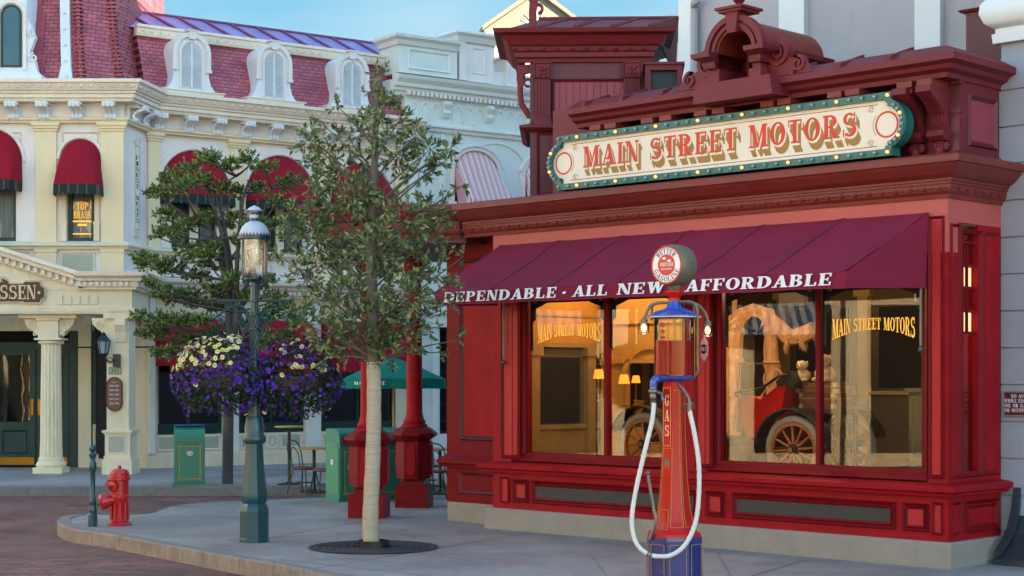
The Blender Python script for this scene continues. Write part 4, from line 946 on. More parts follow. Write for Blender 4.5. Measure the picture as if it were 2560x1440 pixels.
# open scroll bracket on the left side
b = MB(); pts = [(TX(1325),TZ(160)),(TX(1292),TZ(162)),(TX(1291),TZ(200)),(TX(1300),TZ(218)),(TX(1300),TZ(255)),(TX(1312),TZ(275)),(TX(1325),TZ(290))]
b.py([(x,z) for x,z in pts[:4]]+[(TX(1308),TZ(218)),(TX(1308),TZ(185)),(TX(1325),TZ(180))], .02, .12)
b.tube([(TX(1300),.07,TZ(200)),(TX(1300),.07,TZ(235)),(TX(1303),.07,TZ(258)),(TX(1316),.07,TZ(278)),(TX(1325),.07,TZ(292))], .04, 8)
b.arch(TX(1319), TZ(205), .035, .06, .03, .11, 0, 300, 16); b.build('side_bracket', K['maroon'], tu)
tc_ = [(0,TZ(158)),(.05,TZ(158)),(.06,TZ(150)),(.10,TZ(146)),(.10,TZ(135)),(.13,TZ(132)),(.14,TZ(122)),(.18,TZ(118)),(.26,TZ(98)),(.36,TZ(94)),(.38,TZ(84)),(0,TZ(76))]
MB().sweep(tc_, [(bx0-.1, 1.5), (bx0-.1, 0), (bx1+.02, 0), (bx1+.02, 1.5)]).build('cornice', K['maroon'], tu)
MB().sweep([(0,TZ(330)),(.05,TZ(330)),(.12,TZ(322)),(.12,TZ(316)),(0,TZ(310))], [(bx0-.02, 1.5), (bx0-.02, 0), (bx1, 0)]).build('string_course', K['maroon'], tu)
b = MB(); x = bx0-.2
while x < bx1+.1: b.ball((x,-.16,TZ(128)), .026, 8, 1.3, .8, .8); x += .19
b.build('bead_course', K['maroon'], tu, True)
# roof
ze, zt2 = TZ(78), TZ(14)
b = MB(); A = [(bx0-.25,-.22,ze),(bx1+.1,-.22,ze),(bx1+.5,.9,zt2),(bx0+.1,.9,zt2),(bx0-.25,1.6,ze),(bx1+.5,1.6,ze)]
b.add(A, [(0,1,2,3),(0,3,4),(3,2,5,4)]); b.build('metal_roof', K['maroon'], tu)
b = MB()
b.add([(bx1+.1,-.22,ze),(bx1+.5,.9,zt2),(bx1+.5,1.6,ze-.4),(bx1+.45,.7,ze-.5)], [(0,1,2,3)]); b.build('gable_end', K['maroon_d'], tu)
b = MB()
for t in (.2,.45,.71,.97):
    a = Vector((bx0-.25+(bx1+.35-bx0)*t,-.225,ze+.005)); c = Vector((bx0+.1+(bx1+.4-bx0)*t,.9,zt2+.005)); b.tube([a, c], .028, 4)
b.tube([(bx0+.1,.9,zt2),(bx1+.5,.9,zt2)], .04, 6); b.build('roof_rib', K['maroon'], tu)
b = MB(); fx = TX(1332); b.py([(fx-.05,TZ(80)),(fx+.06,TZ(80)),(fx+.05,TZ(30)),(fx+.07,TZ(5)),(fx+.1,TZ(-10)),(fx-.08,TZ(-10)),(fx-.04,TZ(8)),(fx-.05,TZ(35))], -.1, 0); b.arch(fx+.07, TZ(25), .04, .075, -.09,-.02, -90, 120, 14)
b.build('finial', K['maroon'], tu)
# dark louvred box beside the turret
bxr = thing('vent_box', 'square maroon box with a dark opening beside the roof turret', 'vent housing', (0, 21.6, 0), R(-4))
X0, X1, Z0, Z1 = TX(1612,21.6), TX(1704,21.6), TZ(300,21.6), TZ(166,21.6)
b = MB(); b.frame(X0, X1, Z0, Z1, 0, .8, .07); b.box(X0-.03,X1+.03,-.03,.85,Z1,Z1+.03); b.build('casing', K['maroon'], bxr); MB().box(X0+.07,X1-.07,.08,.8,Z0+.07,Z1-.07).build('opening', M('blue black recess','#101826',.5), bxr)

# ------------------------------------------------------------------ entrance porch of the shop behind the tree, two red columns
po = thing('entrance_porch', 'flat dark red porch roof reaching left from the shop behind the tree', 'porch', (0,0,0), 0)
MB().sweep(cor, [(-2.62, 26.5), (-2.62, 22.68), (-.7, 22.68)]).build('cornice', K['rust'], po)
MB().pz([(-2.62,22.68),(-.62,22.68),(.6,23.6),(.6,26.5),(-2.62,26.5)], 3.80, 4.28).build('roof_slab', K['maroon_d'], po)
def column(px, py, lbl):
    X, Y = gp(px, py); Y += .25; X = (px-CX)*Y/F_PX
    c = thing('porch_column', lbl, 'column', (X, Y, 0), R(-8), 'red columns of the shop porch')
    b = MB(); b.box(-.25,.25,-.25,.25,0,.34); b.build('base_block', K['red_d'], c)
    b = MB(); b.lathe([(.27*1.0,.34),(.25,.40),(.215,.44)], 0, 0, 4, R(45)); b.lathe([(.27,.44),(.285,.6),(.285,1.0),(.25,1.02)], 0,0,8,R(22.5)); b.build('pedestal', K['red_d'], c)
    b = MB(); 
    for s_ in (0,1,2,3):
        q = MB().py([(-.05,.5),(.05,.5),(.075,.6),(.05,.95),(-.05,.95),(-.075,.6)], -.285, -.26); q.xf(Matrix.Rotation(R(90*s_),4,'Z')); b.add(q.v, q.f)
    b.build('pedestal_panel', K['red'], c)
    b = MB(); b.lathe([(.25,1.02),(.30,1.06),(.36,1.10),(.36,1.13),(.29,1.19),(.21,1.23)], 0,0,8,R(22.5)); b.build('cap_moulding', K['red_d'], c)
    b = MB(); b.lathe([(.2,1.23),(.2,1.26),(.165,1.28),(.175,1.31),(.145,1.36),(.125,1.45),(.12,2.2),(.105,3.5),(.13,3.55),(.16,3.62),(.16,3.8)], 0,0,20); b.build('shaft', K['red'], c, True)
    return c
column(923, 1297, 'red column behind the trunk of the young tree'); column(1036, 1270, 'red column between the young tree and the shop wall')
# ================================================================== PALE CORNER BUILDING
YL = 35.2
fL = Fac(0, YL, 0); RO = (-7.95, 36.55); RA = R(35.4); fR = Fac(RO[0], RO[1], RA)
cbld = thing('corner_building', 'pale cream corner building with red slate mansard roof and crimson arched awnings', 'building', (0, YL, 0), 0)
def toR(o): o.location = (RO[0], RO[1]-YL, 0); o.rotation_euler = (0,0,RA); return o
def bL(mb, nm, m, par=None, **k): return mb.build(nm, m, cbld if par is None else par, **k)
def bR(mb, nm, m, par=None, **k):
    o = mb.build(nm, m, cbld if par is None else par, **k)
    if par is None:
        for q in SPL.get(o.name, []): toR(q)
        return toR(o)
    return o
def cpR(o, x, z=0): c = o.copy(); COL.objects.link(c); c.parent = cbld; c.location = (RO[0]+x*cos(RA), RO[1]-YL+x*sin(RA), z); return c
LR = fR.u(1040)
XC = fL.u(310)
XL = -14.0
pw = [(XL, 0), (XC, 0), (RO[0]+.02, RO[1]-YL), (RO[0]+LR*cos(RA), RO[1]-YL+LR*sin(RA))]
def pathoff(o):      # wall path moved outwards
    mb = MB().sweep([(o, 0), (o, 1), (o+.1, .5)], pw); return [mb.v[i*3][:2] for i in range(4)]
# --- upper wall L with opening for windows: built from piers and spandrels
w2x0, w2x1 = fL.u(168), fL.u(236); wz0, wz1 = 4.86, 6.25
wl1 = fL.u(40); 
b = MB(); b.box(wl1, w2x0, 0, .3, 4.0, 7.75); b.box(w2x1, XC, 0, .3, 4.0, 7.75); b.box(w2x0, w2x1, 0, .3, 4.0, wz0-.03); b.box(w2x0, w2x1, 0, .3, wz1, 7.75)
b.box(XL, wl1-1.4, 0, .3, 4.0, 7.75); b.box(wl1-1.4, wl1, 0, .3, 4.0, wz0-.03); b.box(wl1-1.4, wl1, 0, .3, wz1, 7.75)
bL(b, 'upper_wall', K['white'])
b = MB(); b.prism([(XC,0.001,4.0),(XC,.3,4.0),(pw[2][0]-.2,pw[2][1],4.0),(pw[2][0],pw[2][1],4.0)], [(XC,0.001,7.75),(XC,.3,7.75),(pw[2][0]-.2,pw[2][1],7.75),(pw[2][0],pw[2][1],7.75)]); bL(b, 'return_wall', K['white'])
# pilasters in pale yellow with capitals
def pil(fac, a, c, fn, z0=4.05, z1=7.3, v=.07):
    x0, x1 = fac.u(a), fac.u(c)
    b = MB(); b.box(x0, x1, -v, 0, z0, z1); b.box(x0-.05, x1+.05, -v-.05, 0, z1-.12, z1-.06); b.box(x0-.08, x1+.08, -v-.08, 0, z1-.06, z1-.001); b.box(x0-.03,x1+.03,-v-.03,0,z1-.17,z1-.13)
    b.box(x0-.02, x1+.02, -v-.025, 0, 4.6, 4.72)
    return fn(b, 'pilaster', K['yellow'])
pil(fL, 91, 143, bL); pil(fL, 255, 311, bL)
for a, c in ((368, 398), (574, 611), (790, 822), (984, 1012)): pil(fR, a, c, bR)
# mouldings running round the corner
sw_ = lambda prof, nm, m, path=None: bL(MB().sweep(prof, path or pw), nm, m)
sw_([(0,7.30),(.10,7.30),(.11,7.33),(.15,7.36),(.15,7.40),(.06,7.43),(0,7.44)], 'architrave', K['yellow'])
sw_([(0,4.66),(.10,4.66),(.12,4.70),(.18,4.73),(.18,4.77),(.06,4.82),(0,4.83)], 'sill_course', K['cream'])
sw_([(0,7.72),(.28,7.72),(.30,7.78),(.34,7.79),(.34,7.86),(.38,7.88),(.38,7.92),(.42,7.93),(.50,8.06),(.54,8.08),(.54,8.15),(0,8.2)], 'cornice', K['trim'])
bead = MB()
po_ = pathoff(.47)
for (a, c) in zip(po_[:-1], po_[1:]):
    a = Vector(a); c = Vector(c); n = int((c-a).length/.21)
    for i in range(n): p = a.lerp(c, (i+.5)/n); bead.ball((p.x, p.y, 8.0), .032, 6, 1, 1, .8)
bL(bead, 'cornice_beads', K['trim'], smooth=True)
# corbel brackets, three lobes each
def corbel():
    b = MB()
    for dx in (-.065, 0, .065):
        b.tube([(dx,-.3,7.70),(dx,-.31,7.64),(dx,-.16,7.58),(dx,-.10,7.5),(dx,-.12,7.42),(dx,-.06,7.34)], [.038,.04,.034,.03,.036,.012], 8)
        b.ball((dx,-.30,7.66), .045, 8); b.ball((dx,-.12,7.44), .042, 8)
    b.box(-.1,.1,-.2,0,7.66,7.72); b.box(-.11,.11,-.05,0,7.40,7.7)
    b.v = [(x*1.25, y*1.2, 7.72+(z-7.72)*1.1) for x, y, z in b.v]
    return b
cL = None
for px in (-38, 38, 114, 196, 280):
    x = fL.u(px)
    if cL is None: cL = bL(corbel(), 'corbel', K['shutter'], smooth=True); cL.location = (x,0,0)
    else: copy_part(cL, (x,0,0), cbld)
cR = bR(corbel(), 'corbel', K['shutter'], smooth=True)
ua, ub = fR.u(391), fR.u(1005)
for i in range(10):
    x = ua+(ub-ua)*i/9
    if i == 0: cR.location = (RO[0]+x*cos(RA), RO[1]-YL+x*sin(RA), 0)
    else: cpR(cR, x)
RT = math.atan2(pw[2][1]-pw[1][1], pw[2][0]-pw[1][0])
for t in (.22, .68):
    c = cR.copy(); COL.objects.link(c); c.parent = cbld; c.location = (pw[1][0]+(pw[2][0]-pw[1][0])*t, pw[1][1]+(pw[2][1]-pw[1][1])*t, 0); c.rotation_euler = (0,0,RT)
# moulded panels
m = MB(); m.mouldframe(fL.u(156), fL.u(246), 6.62, 7.12, -.001, .035, .03); m.mouldframe(fL.u(-70), fL.u(54), 6.7, 7.12, -.001, .035, .03); bL(m, 'panel_moulding', K['cream'])
m = MB(); m.mouldframe(fL.u(148), fL.u(240), 4.13, 4.6, -.001, .06, .04); m.mouldframe(fL.u(-60), fL.u(76), 4.3, 4.62, -.001, .06, .04); bL(m, 'panel_moulding', K['white'])
m = MB(); m.box(fL.u(148)+.06, fL.u(240)-.06, -.004, 0, 4.19, 4.54); bL(m, 'wall_panel', K['panel'])
# walls R
LWR = [(fR.u(402), fR.u(568)), (fR.u(618), fR.u(782)), (fR.u(828), fR.u(978))]
b = MB(); xs = [0] + [v for a in LWR for v in (a[0]+.25, a[1]-.25)] + [LR]
for i in range(0, len(xs), 2): b.box(xs[i], xs[i+1], 0, .3, 4.0, 7.75)
for a, c in LWR: b.box(a+.25, c-.25, 0, .3, 4.0, 4.83); b.box(a+.25, c-.25, 0, .3, 6.35, 7.75)
bR(b, 'upper_wall', K['white'])
m = MB(); m2 = MB()
for a, c in LWR:
    m.mouldframe(a+.1, a+.5, 4.18, 4.56, -.001, .05, .04); m.mouldframe(c-.5, c-.1, 4.18, 4.56, -.001, .05, .04); m.arch((a+c)/2, 4.37, .17, .21, -.03, 0, 0, 360, 24)
    m.mouldframe(a+.6, (a+c)/2-.26, 4.2, 4.54, -.001, .03, .03); 
bR(m, 'panel_moulding', K['white'])
# --- arched canvas awnings
def dome_awning(cx, zc, r, zb, proj, sq=1.06):
    n = 28; mseg = 8; vs = []; fs = []
    for j in range(mseg+1):
        t = j/mseg
        for i in range(n+1):
            a = PI*i/n
            wx, wz = cx - r*cos(a), zc + r*sin(a)
            k = min(1, sin(a)*1.9)
            fx, fy, fz = cx - r*sq*cos(a), -proj*k-.03, zb + .03*sin(a)
            bl = .12*sin(PI*t)*sin(a)
            vs.append((wx*(1-t)+fx*t, -.02*(1-t)+fy*t-bl*.6, wz*(1-t)+fz*t + bl*.5))
    for j in range(mseg):
        for i in range(n): a = j*(n+1)+i; fs.append((a, a+1, a+n+2, a+n+1))
    b = MB().add(vs, fs)
    aw = b.build('awning', K['canvas'], None, True)
    v = MB(); base = vs[-(n+1):]
    for i in range(n):
        p, q = base[i], base[i+1]; mx = ((p[0]+q[0])/2, (p[1]+q[1])/2-.02)
        d0 = .16 + .03*(i % 2); d1 = .16 + .03*((i+1) % 2)
        for s in range(3):
            t0, t1 = s/3, (s+1)/3; e = lambda t: d0*(1-t)+d1*t + .03*sin(t*PI)
            v.poly([tuple(p[k]*(1-t0)+q[k]*t0 for k in range(3)), tuple(p[k]*(1-t1)+q[k]*t1 for k in range(3)),
                    (p[0]*(1-t1)+q[0]*t1, p[1]*(1-t1)+q[1]*t1-.012, zb-e(t1)), (p[0]*(1-t0)+q[0]*t0, p[1]*(1-t0)+q[1]*t0-.012, zb-e(t0))])
    vo = v.build('valance', K['plaid'], aw)
    return aw
K['plaid'] = M_stripe('dark green plaid valance', lin('#10221d'), lin('#4c4a49'), 'x', .19, .8, .85, lin('#4d1d24'))
def parL(o): o.parent = cbld; return o
parL(dome_awning(fL.u(202), 6.55, .42, 5.95, .55, 1.18)); parL(dome_awning(fL.u(-28), 6.5, .70, 6.05, .55, 1.02))
for i, (a, c) in enumerate(LWR):
    toR(parL(dome_awning((a+c)/2, 6.2, (c-a)/2, 5.95, .55)))
m = MB(); m.arch(fL.u(202), 6.55, .44, .5, -.05, 0, 0, 180, 24); m.arch(fL.u(-28), 6.5, .72, .78, -.05, 0, 0, 180, 24); bL(m, 'arch_moulding', K['white'])
m = MB()
for a, c in LWR: m.arch((a+c)/2, 6.2, (c-a)/2+.02, (c-a)/2+.12, -.05, 0, 0, 180, 28)
bR(m, 'arch_moulding', K['white'])
# --- sash windows
def sash(x0, x1, z0, z1, fn, nm='window', rail=.33):
    f = MB(); f.frame(x0, x1, z0, z1, .06, .2, .055); f.box(x0+.055, x1-.055, .08, .18, z1-(z1-z0)*rail-.03, z1-(z1-z0)*rail+.03)
    fo = fn(f, nm, K['green_d'])
    MB().box(x0+.05, x1-.05, .12, .125, z0+.05, z1-.05).build('pane', K['glassD'], fo)
    cu = MB(); n = int((x1-x0)/.025)
    for i in range(n):
        a = x0+.05+(x1-x0-.1)*i/n; c = x0+.05+(x1-x0-.1)*(i+1)/n; y0 = .15+.010*sin(i*1.9); y1 = .15+.010*sin((i+1)*1.9)
        cu.poly([(a,y0,z0+.05),(c,y1,z0+.05),(c,y1,z1-.1),(a,y0,z1-.1)])
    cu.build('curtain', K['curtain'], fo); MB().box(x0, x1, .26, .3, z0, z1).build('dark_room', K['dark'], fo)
    return fo
wt = sash(w2x0+.02, w2x1-.02, wz0, wz1+.1, bL, rail=.25)
sash(wl1-1.3, wl1-.02, wz0, wz1+.1, bL, rail=.25)
for a, c in LWR:
    mid = (a+c)/2; sash(a+.27, mid-.1, 4.86, 6.3, bR); sash(mid+.1, c-.27, 4.86, 6.3, bR)
    b = MB(); b.box(mid-.1, mid+.1, .02, .3, 4.83, 6.35); bR(b, 'mullion_post', K['cream'])
m = MB()
for x in (w2x0-.06, w2x1+.06): m.box(x-.06, x+.06, -.07, 0, 4.83, 5.2); m.box(x-.045, x+.045, -.05, 0, 5.2, 6.3); m.box(x-.07, x+.07, -.08, 0, 5.18, 5.24)
bL(m, 'window_jamb', K['cream'])
# gold window lettering
x0, x1 = w2x0, w2x1; xc = (x0+x1)/2
mb = MB(); h = .2
for s, z, ww in (('TOP', 5.50, .24), ('BRASS', 5.32, .36)):
    t = text_flat(s, xc-ww/2, xc+ww/2, z, .15, .115, .08); mb.add(t.v, t.f)
mb.arch(xc, 5.46, .2, .212, .114, .115, 20, 160, 20, 1.0); mb.box(xc-.2, xc+.2, .114, .115, 5.24, 5.28); mb.box(xc-.1, xc+.1, .114, .115, 5.16, 5.21); mb.box(xc-.2, xc+.2, .114, .115, 4.98, 5.01)
mb.build('lettering', K['gold'], wt)
# FINEST MEATS board on the return wall (vertical lettering)
fm_ = tag(MB().box(-.16,.16,-.03,0,5.1,6.95).build('meat_sign', K['ivory']), 'tall narrow white board with vertical dark lettering on the corner wall', 'sign')
fm_.location = (pw[1][0]+(pw[2][0]-pw[1][0])*.5, YL+pw[1][1]+(pw[2][1]-pw[1][1])*.5, 0); fm_.rotation_euler = (0,0,RT)
mb = MB(); z = 6.62
for ch in 'FINEST MEATS':
    if ch != ' ':
        t = text_flat(ch, -.10, .10, z, .09, -.031, 0); mb.add(t.v, t.f)
    z -= .122
mb.frame(-.145, .145, 5.13, 6.92, -.033, -.031, .01)
mb.build('lettering', M('dark brown lettering', '#3a2018', .6), fm_)
sc2 = MB(); 
for z, s_ in ((7.02,1),(5.02,-1)):
    sc2.spiral(-.11, z, .07, .015, 1.2, -.04, 0, .02, 0, 24); sc2.spiral(.11, z, .07, .015, 1.2, -.04, 0, .02, 180, 24, -1); sc2.py([(-.1,z-.06),(.1,z-.06),(.05,z+.07*s_),(-.05,z+.07*s_)], -.03, -.001)
sc2.build('scroll_end', K['ivory'], fm_)

# --- mansard roof
b = MB()
b.add([(0,.02,8.16),(LR+.6,.02,8.16),(LR+.6,.55,9.5),(0,.55,9.5),(0,3.5,8.16),(LR+.6,3.5,8.16),(0,3.5,9.5),(LR+.6,3.5,9.5)], [(0,1,2,3),(3,2,7,6),(0,3,6,4),(1,5,7,2)])
bR(b, 'mansard_roof', K['shingle'])
bR(MB().px([(.58,9.5),(.45,9.5),(.42,9.56),(.40,9.66),(.36,9.68),(.36,9.74),(.58,9.76)], -.05, LR+.4), 'roof_curb', K['trim'])
b = MB(); x = .1
while x < LR: b.ball((x,.40,9.6), .025, 6); x += .2
bR(b, 'curb_beads', K['trim'])
k0, k1 = fR.u(300, -1.0), fR.u(1005, -1.0)
b = MB(); b.add([(k0,.7,9.72),(k1,.7,9.72),(k1-.1,2.0,10.35),(k0-.25,2.0,10.35),(k0-.25,2.0,10.2),(k0,.7,9.6)], [(0,1,2,3),(0,3,4,5)]); bR(b, 'standing_seam_roof', K['skylight'])
b = MB(); n = 11
for i in range(n+1):
    t = i/n; b.tube([(k0+(k1-k0)*t,.7,9.75),(k0-.25+(k1-.1-k0+.25)*t,2.0,10.38)], .03, 4)
b.tube([(k0-.25,2.0,10.37),(k1-.1,2.0,10.37)], .035, 6); bR(b, 'roof_seam', M('roof seam metal','#7a4660',.4,.2,3,metal=.2))
# dormers
def dormer(cx, fn, z0=8.28, r=.40, zc=9.12):
    b = MB(); out = [(cx-.62,z0),(cx+.62,z0),(cx+.56,z0+.04),(cx+.47,z0+.16),(cx+.42,z0+.34),(cx+.42,zc)] + [(cx+.42*cos(R(a)), zc+.42*sin(R(a))) for a in range(10, 180, 10)] + [(cx-.42,zc),(cx-.42,z0+.34),(cx-.47,z0+.16),(cx-.56,z0+.04)]
    b.py(out, -.12, .75); d = fn(b, 'dormer', K['shutter'])
    m = MB(); m.arch(cx, zc, .36, .45, -.17, -.12, 0, 180, 24); m.arch(cx, zc, .24, .29, -.15, -.12, 0, 180, 20)
    m.box(cx-.45,cx-.36,-.17,-.12,z0+.5,zc); m.box(cx+.36,cx+.45,-.17,-.12,z0+.5,zc); m.box(cx-.29,cx-.24,-.15,-.12,z0+.06,zc); m.box(cx+.24,cx+.29,-.15,-.12,z0+.06,zc)
    m.py([(cx-.07,zc+.30),(cx+.07,zc+.30),(cx+.09,zc+.48),(cx-.09,zc+.48)], -.2, -.1); m.box(cx-.14,cx+.14,-.22,0,zc+.48,zc+.51)
    m.box(cx-.47,cx-.34,-.18,-.12,z0+.44,z0+.5); m.box(cx+.34,cx+.47,-.18,-.12,z0+.44,z0+.5)
    m.build('dormer_moulding', K['white'], d)
    m = MB(); m.box(cx-.72,cx+.72,-.24,.2,z0-.12,z0-.02); m.box(cx-.76,cx+.76,-.28,.2,z0-.02,z0); m.build('dormer_sill', K['trim'], d)
    l = MB(); l.box(cx-.24,cx+.24,-.125,-.12,z0+.06,zc)
    l.box(cx-.025,cx+.025,-.145,-.12,z0+.06,zc+.2)
    z = z0+.1
    while z < zc+.2:
        hw = .22 if z < zc else math.sqrt(max(0,.22**2-(z-zc)**2))
        for s_ in (-1, 1):
            a, c = sorted((cx+s_*.03, cx+s_*hw))
            if c-a > .02: l.add([(a,-.125,z+.03),(c,-.125,z+.03),(c,-.15,z),(a,-.15,z)], [(0,1,2,3)])
        z += .036
    l.build('louvred_shutter', M('louvre', '#cdd2d6', .5), d)
for px in (480, 686, 881): dormer(fR.u(px, .15), bR)
# tower roof above the left wing
tb = [(-13.5,.15),(-9.05,.15),(-8.35,.75),(-8.05,1.9),(-8.05,6)]
tt = [(-13.5,.9),(-9.35,.9),(-8.75,1.3),(-8.55,2.2),(-8.55,6)]
b = MB(); n = len(tb)
def lv(t): # concave profile
    s = 1-(1-t)**2.2; return [(tb[i][0]+(tt[i][0]-tb[i][0])*s, tb[i][1]+(tt[i][1]-tb[i][1])*s, 8.16+3.6*t) for i in range(n)]
Ls = [lv(j/8) for j in range(9)]; vs = [p for l in Ls for p in l]; fs = [(j*n+i, j*n+i+1, (j+1)*n+i+1, (j+1)*n+i) for j in range(8) for i in range(n-1)]
b.add(vs, fs); bL(b, 'tower_roof', K['shingle'])
b = MB()
for i, r_ in ((1, .05), (2, .045)):
    b.tube([Vector(Ls[j][i])+Vector((.0,-.03,0)) for j in range(9)], r_, 6)
    for j in range(0, 40):
        t = j/40; p = lv(t)[i]; b.box(p[0]-.09, p[0]+.09, p[1]-.09, p[1]+.05, p[2], p[2]+.03)
bL(b, 'hip_slates', K['shingle'])
# fish-scale field
b = MB(); rr = 0; z = 8.2
while z < 10.6:
    s = (z-8.16)/3.6; s = 1-(1-s)**2.2; y = .15+.75*s-.02
    x = -11.2+(.09 if rr % 2 else 0)
    while x < -9.85 - .25*s:
        pts = [(x+.085*cos(R(a)), y-.02, z+.02+.085*sin(R(a))) for a in range(180, 361, 30)] + [(x+.085, y+.01, z+.16), (x-.085, y+.01, z+.16)]
        b.poly(pts); x += .18
    z += .11; rr += 1
bL(b, 'fish_scale_slates', K['scale'])
# white rib on the tower and the big dormer at the left edge
def ribp(x0, x1, fl):
    b = MB(); pts = []
    for j in range(9):
        t = j/8*.8; s = 1-(1-t)**2.2; pts.append((.15+.75*s-.09, 8.2+3.6*t, s))
    for j in range(8):
        y0, z0, s0 = pts[j]; y1, z1, s1 = pts[j+1]; dx0 = -.25*s0; dx1 = -.25*s1; w0 = .08 if j == 0 else 0
        b.add([(x0+dx0-w0,y0,z0),(x1+dx0+w0*.3,y0,z0),(x1+dx1,y1,z1),(x0+dx1,y1,z1),(x0+dx0-w0,y0+.15,z0),(x1+dx0+w0*.3,y0+.15,z0),(x1+dx1,y1+.15,z1),(x0+dx1,y1+.15,z1)], [(0,1,2,3),(1,5,6,2),(0,3,7,4)])
        b.ball(((x0+x1)/2+dx0-.0, y0-.0, z0+.1), .03, 6)
    bL(b, 'roof_rib', K['shutter'])
ribp(fL.u(152), fL.u(176), 0)
b = MB(); xr = fL.u(70); b.box(-13, xr, -.1, .9, 8.2, 10.9); b.box(-13, xr+.35, -.25, .2, 8.16, 8.28); bL(b, 'tower_dormer', K['shutter'])
b = MB(); b.py([(xr,8.28),(xr+.28,8.28),(xr+.2,8.42),(xr+.17,8.6),(xr+.05,8.75),(xr+.12,8.95),(xr+.17,9.1),(xr+.1,9.3),(xr,9.5)], -.08, .1); b.spiral(xr+.14, 8.66, .09, .02, 1.5, -.12, -.05, .04, 90, 24); b.spiral(xr+.1, 9.18, .08, .02, 1.5, -.12, -.05, .035, 90, 24); bL(b, 'dormer_scroll', K['shutter'])
tw = MB(); cx = fL.u(32); tw.arch(cx, 9.55, .17, .22, -.13, -.1, 0, 180, 20); tw.box(cx-.22,cx-.17,-.13,-.1,8.5,9.55); tw.box(cx+.17,cx+.22,-.13,-.1,8.5,9.55); tw.box(cx-.22,cx+.22,-.13,-.1,8.46,8.5)
two = bL(tw, 'window', K['green_d']); tg = MB(); tg.box(cx-.17,cx+.17,-.115,-.11,8.5,9.55); tg.arch(cx, 9.55, .001, .17, -.115, -.11, 0, 180, 16); tg.build('pane', M('sky reflecting pane','#3f5561',.08,.1,2,metal=.6), two)
m = MB(); m.arch(cx, 9.55, .25, .32, -.14, -.1, 0, 180, 20); m.box(cx-.32,cx-.25,-.14,-.1,8.4,9.55); m.box(cx+.25,cx+.32,-.14,-.1,8.4,9.55); bL(m, 'dormer_moulding', K['white'])

# --- lower cornice with dentils
def lowcor(path, nm='lower_cornice'):
    bL(MB().sweep([(0,3.78),(.10,3.78),(.10,3.83),(.14,3.83),(.14,3.93),(.22,3.95),(.24,4.0),(.34,4.05),(.36,4.12),(0,4.16)], path), nm, K['trim'])
    d = MB()
    for a, c in zip(path[:-1], path[1:]):
        a = Vector(a); c = Vector(c); dd = (c-a); n = max(1, int(dd.length/.12)); u = dd.normalized(); nn = Vector((u.y, -u.x))
        for i in range(n):
            p = a + u*(i+.5)*dd.length/n; q = [p-u*.035+nn*.14, p+u*.035+nn*.14, p+u*.035+nn*.20, p-u*.035+nn*.20]
            d.pz([(w.x, w.y) for w in q], 3.85, 3.93)
    bL(d, 'dentils', K['white'])
VP = .75
xe = fL.u(330, VP)
lowp = [(XL,-VP),(xe,-VP),(xe+.12,.95),(pw[3][0]+.0,pw[3][1])]
lowp[2] = (fR.P(.0,.1)[0], fR.P(.0,.1)[1]-YL); lowp[3] = (fR.P(LR,.1)[0], fR.P(LR,.1)[1]-YL)
lowcor([(fL.u(196, VP),-VP)] + lowp[1:])
# entablature over the portico
b = MB(); b.pz([(XL,-VP),(xe,-VP),(lowp[2][0],lowp[2][1]+.1),(XL,lowp[2][1])], 3.32, 3.78); bL(b, 'entablature', K['cream'])
sw_([(0,3.28),(.05,3.28),(.07,3.33),(.07,3.37),(0,3.40)], 'architrave', K['cream'], lowp[:3])
b = MB()
for x in [fL.u(p, VP) for p in (148, 170, 192, 214, 236)]: b.box(x-.07, x+.07, -VP-.03, -VP, 3.48, 3.66)
bL(b, 'entablature_block', K['cream'])
# pediment (raking cornice up to the left)
def rk(px, py): return (fL.u(px, VP+.2), fL.z(px, py, VP+.2))
b = MB(); a, c = rk(205, 702), rk(-260, 555)
prf = [(.0,0),(0,.34)]
for y0, y1, h0, h1 in ((-VP-.34,-VP+.1,.19,.27),(-VP-.24,-VP+.1,.09,.188),(-VP-.10,-VP+.1,-.06,.088)):
    b.py([(a[0],a[1]+h0-.1),(a[0],a[1]+h1-.1),(c[0],c[1]+h1-.1),(c[0],c[1]+h0-.1)], y0, y1)
n = 26
for i in range(n):
    t = (i+.5)/n; x = a[0]+(c[0]-a[0])*t; z = a[1]+(c[1]-a[1])*t-.1; b.py([(x-.035,z-.03),(x+.035,z-.03),(x+.035,z+.07),(x-.035,z+.07)], -VP-.19, -VP-.1)
bL(b, 'pediment_cornice', K['trim'])
b = MB(); b.py([(a[0],3.775),(c[0],3.775),(c[0],c[1]-.05),(a[0],a[1]-.05)], -VP-.02, -VP+.3); bL(b, 'pediment', K['cream'])
# --- portico: fluted column, door wall, pier
cx = fL.u(128, .35); cy = -.35
b = MB(); b.box(cx-.3,cx+.3,cy-.3,cy+.3,0,.12); b.lathe([(.29,.12),(.31,.17),(.28,.23),(.25,.25),(.255,.30),(.235,.33)], cx, cy, 24); bL(b, 'column_base', K['cream'], smooth=True)
b = MB(); nf = 16; vs = []; fs = []; mm = nf*4
for j, (z, r) in enumerate([(.33,.235),(.6,.225),(1.6,.215),(2.66,.20)]):
    for i in range(mm):
        a_ = 2*PI*i/mm; rr_ = r*(1 if i % 4 in (0,) else (.985 if i % 4 in (1,3) else .88)); vs.append((cx+rr_*cos(a_), cy+rr_*sin(a_), z))
for j in range(3):
    for i in range(mm): k = (i+1) % mm; fs.append((j*mm+i, j*mm+k, (j+1)*mm+k, (j+1)*mm+i))
b.add(vs, fs); bL(b, 'fluted_shaft', K['cream'])
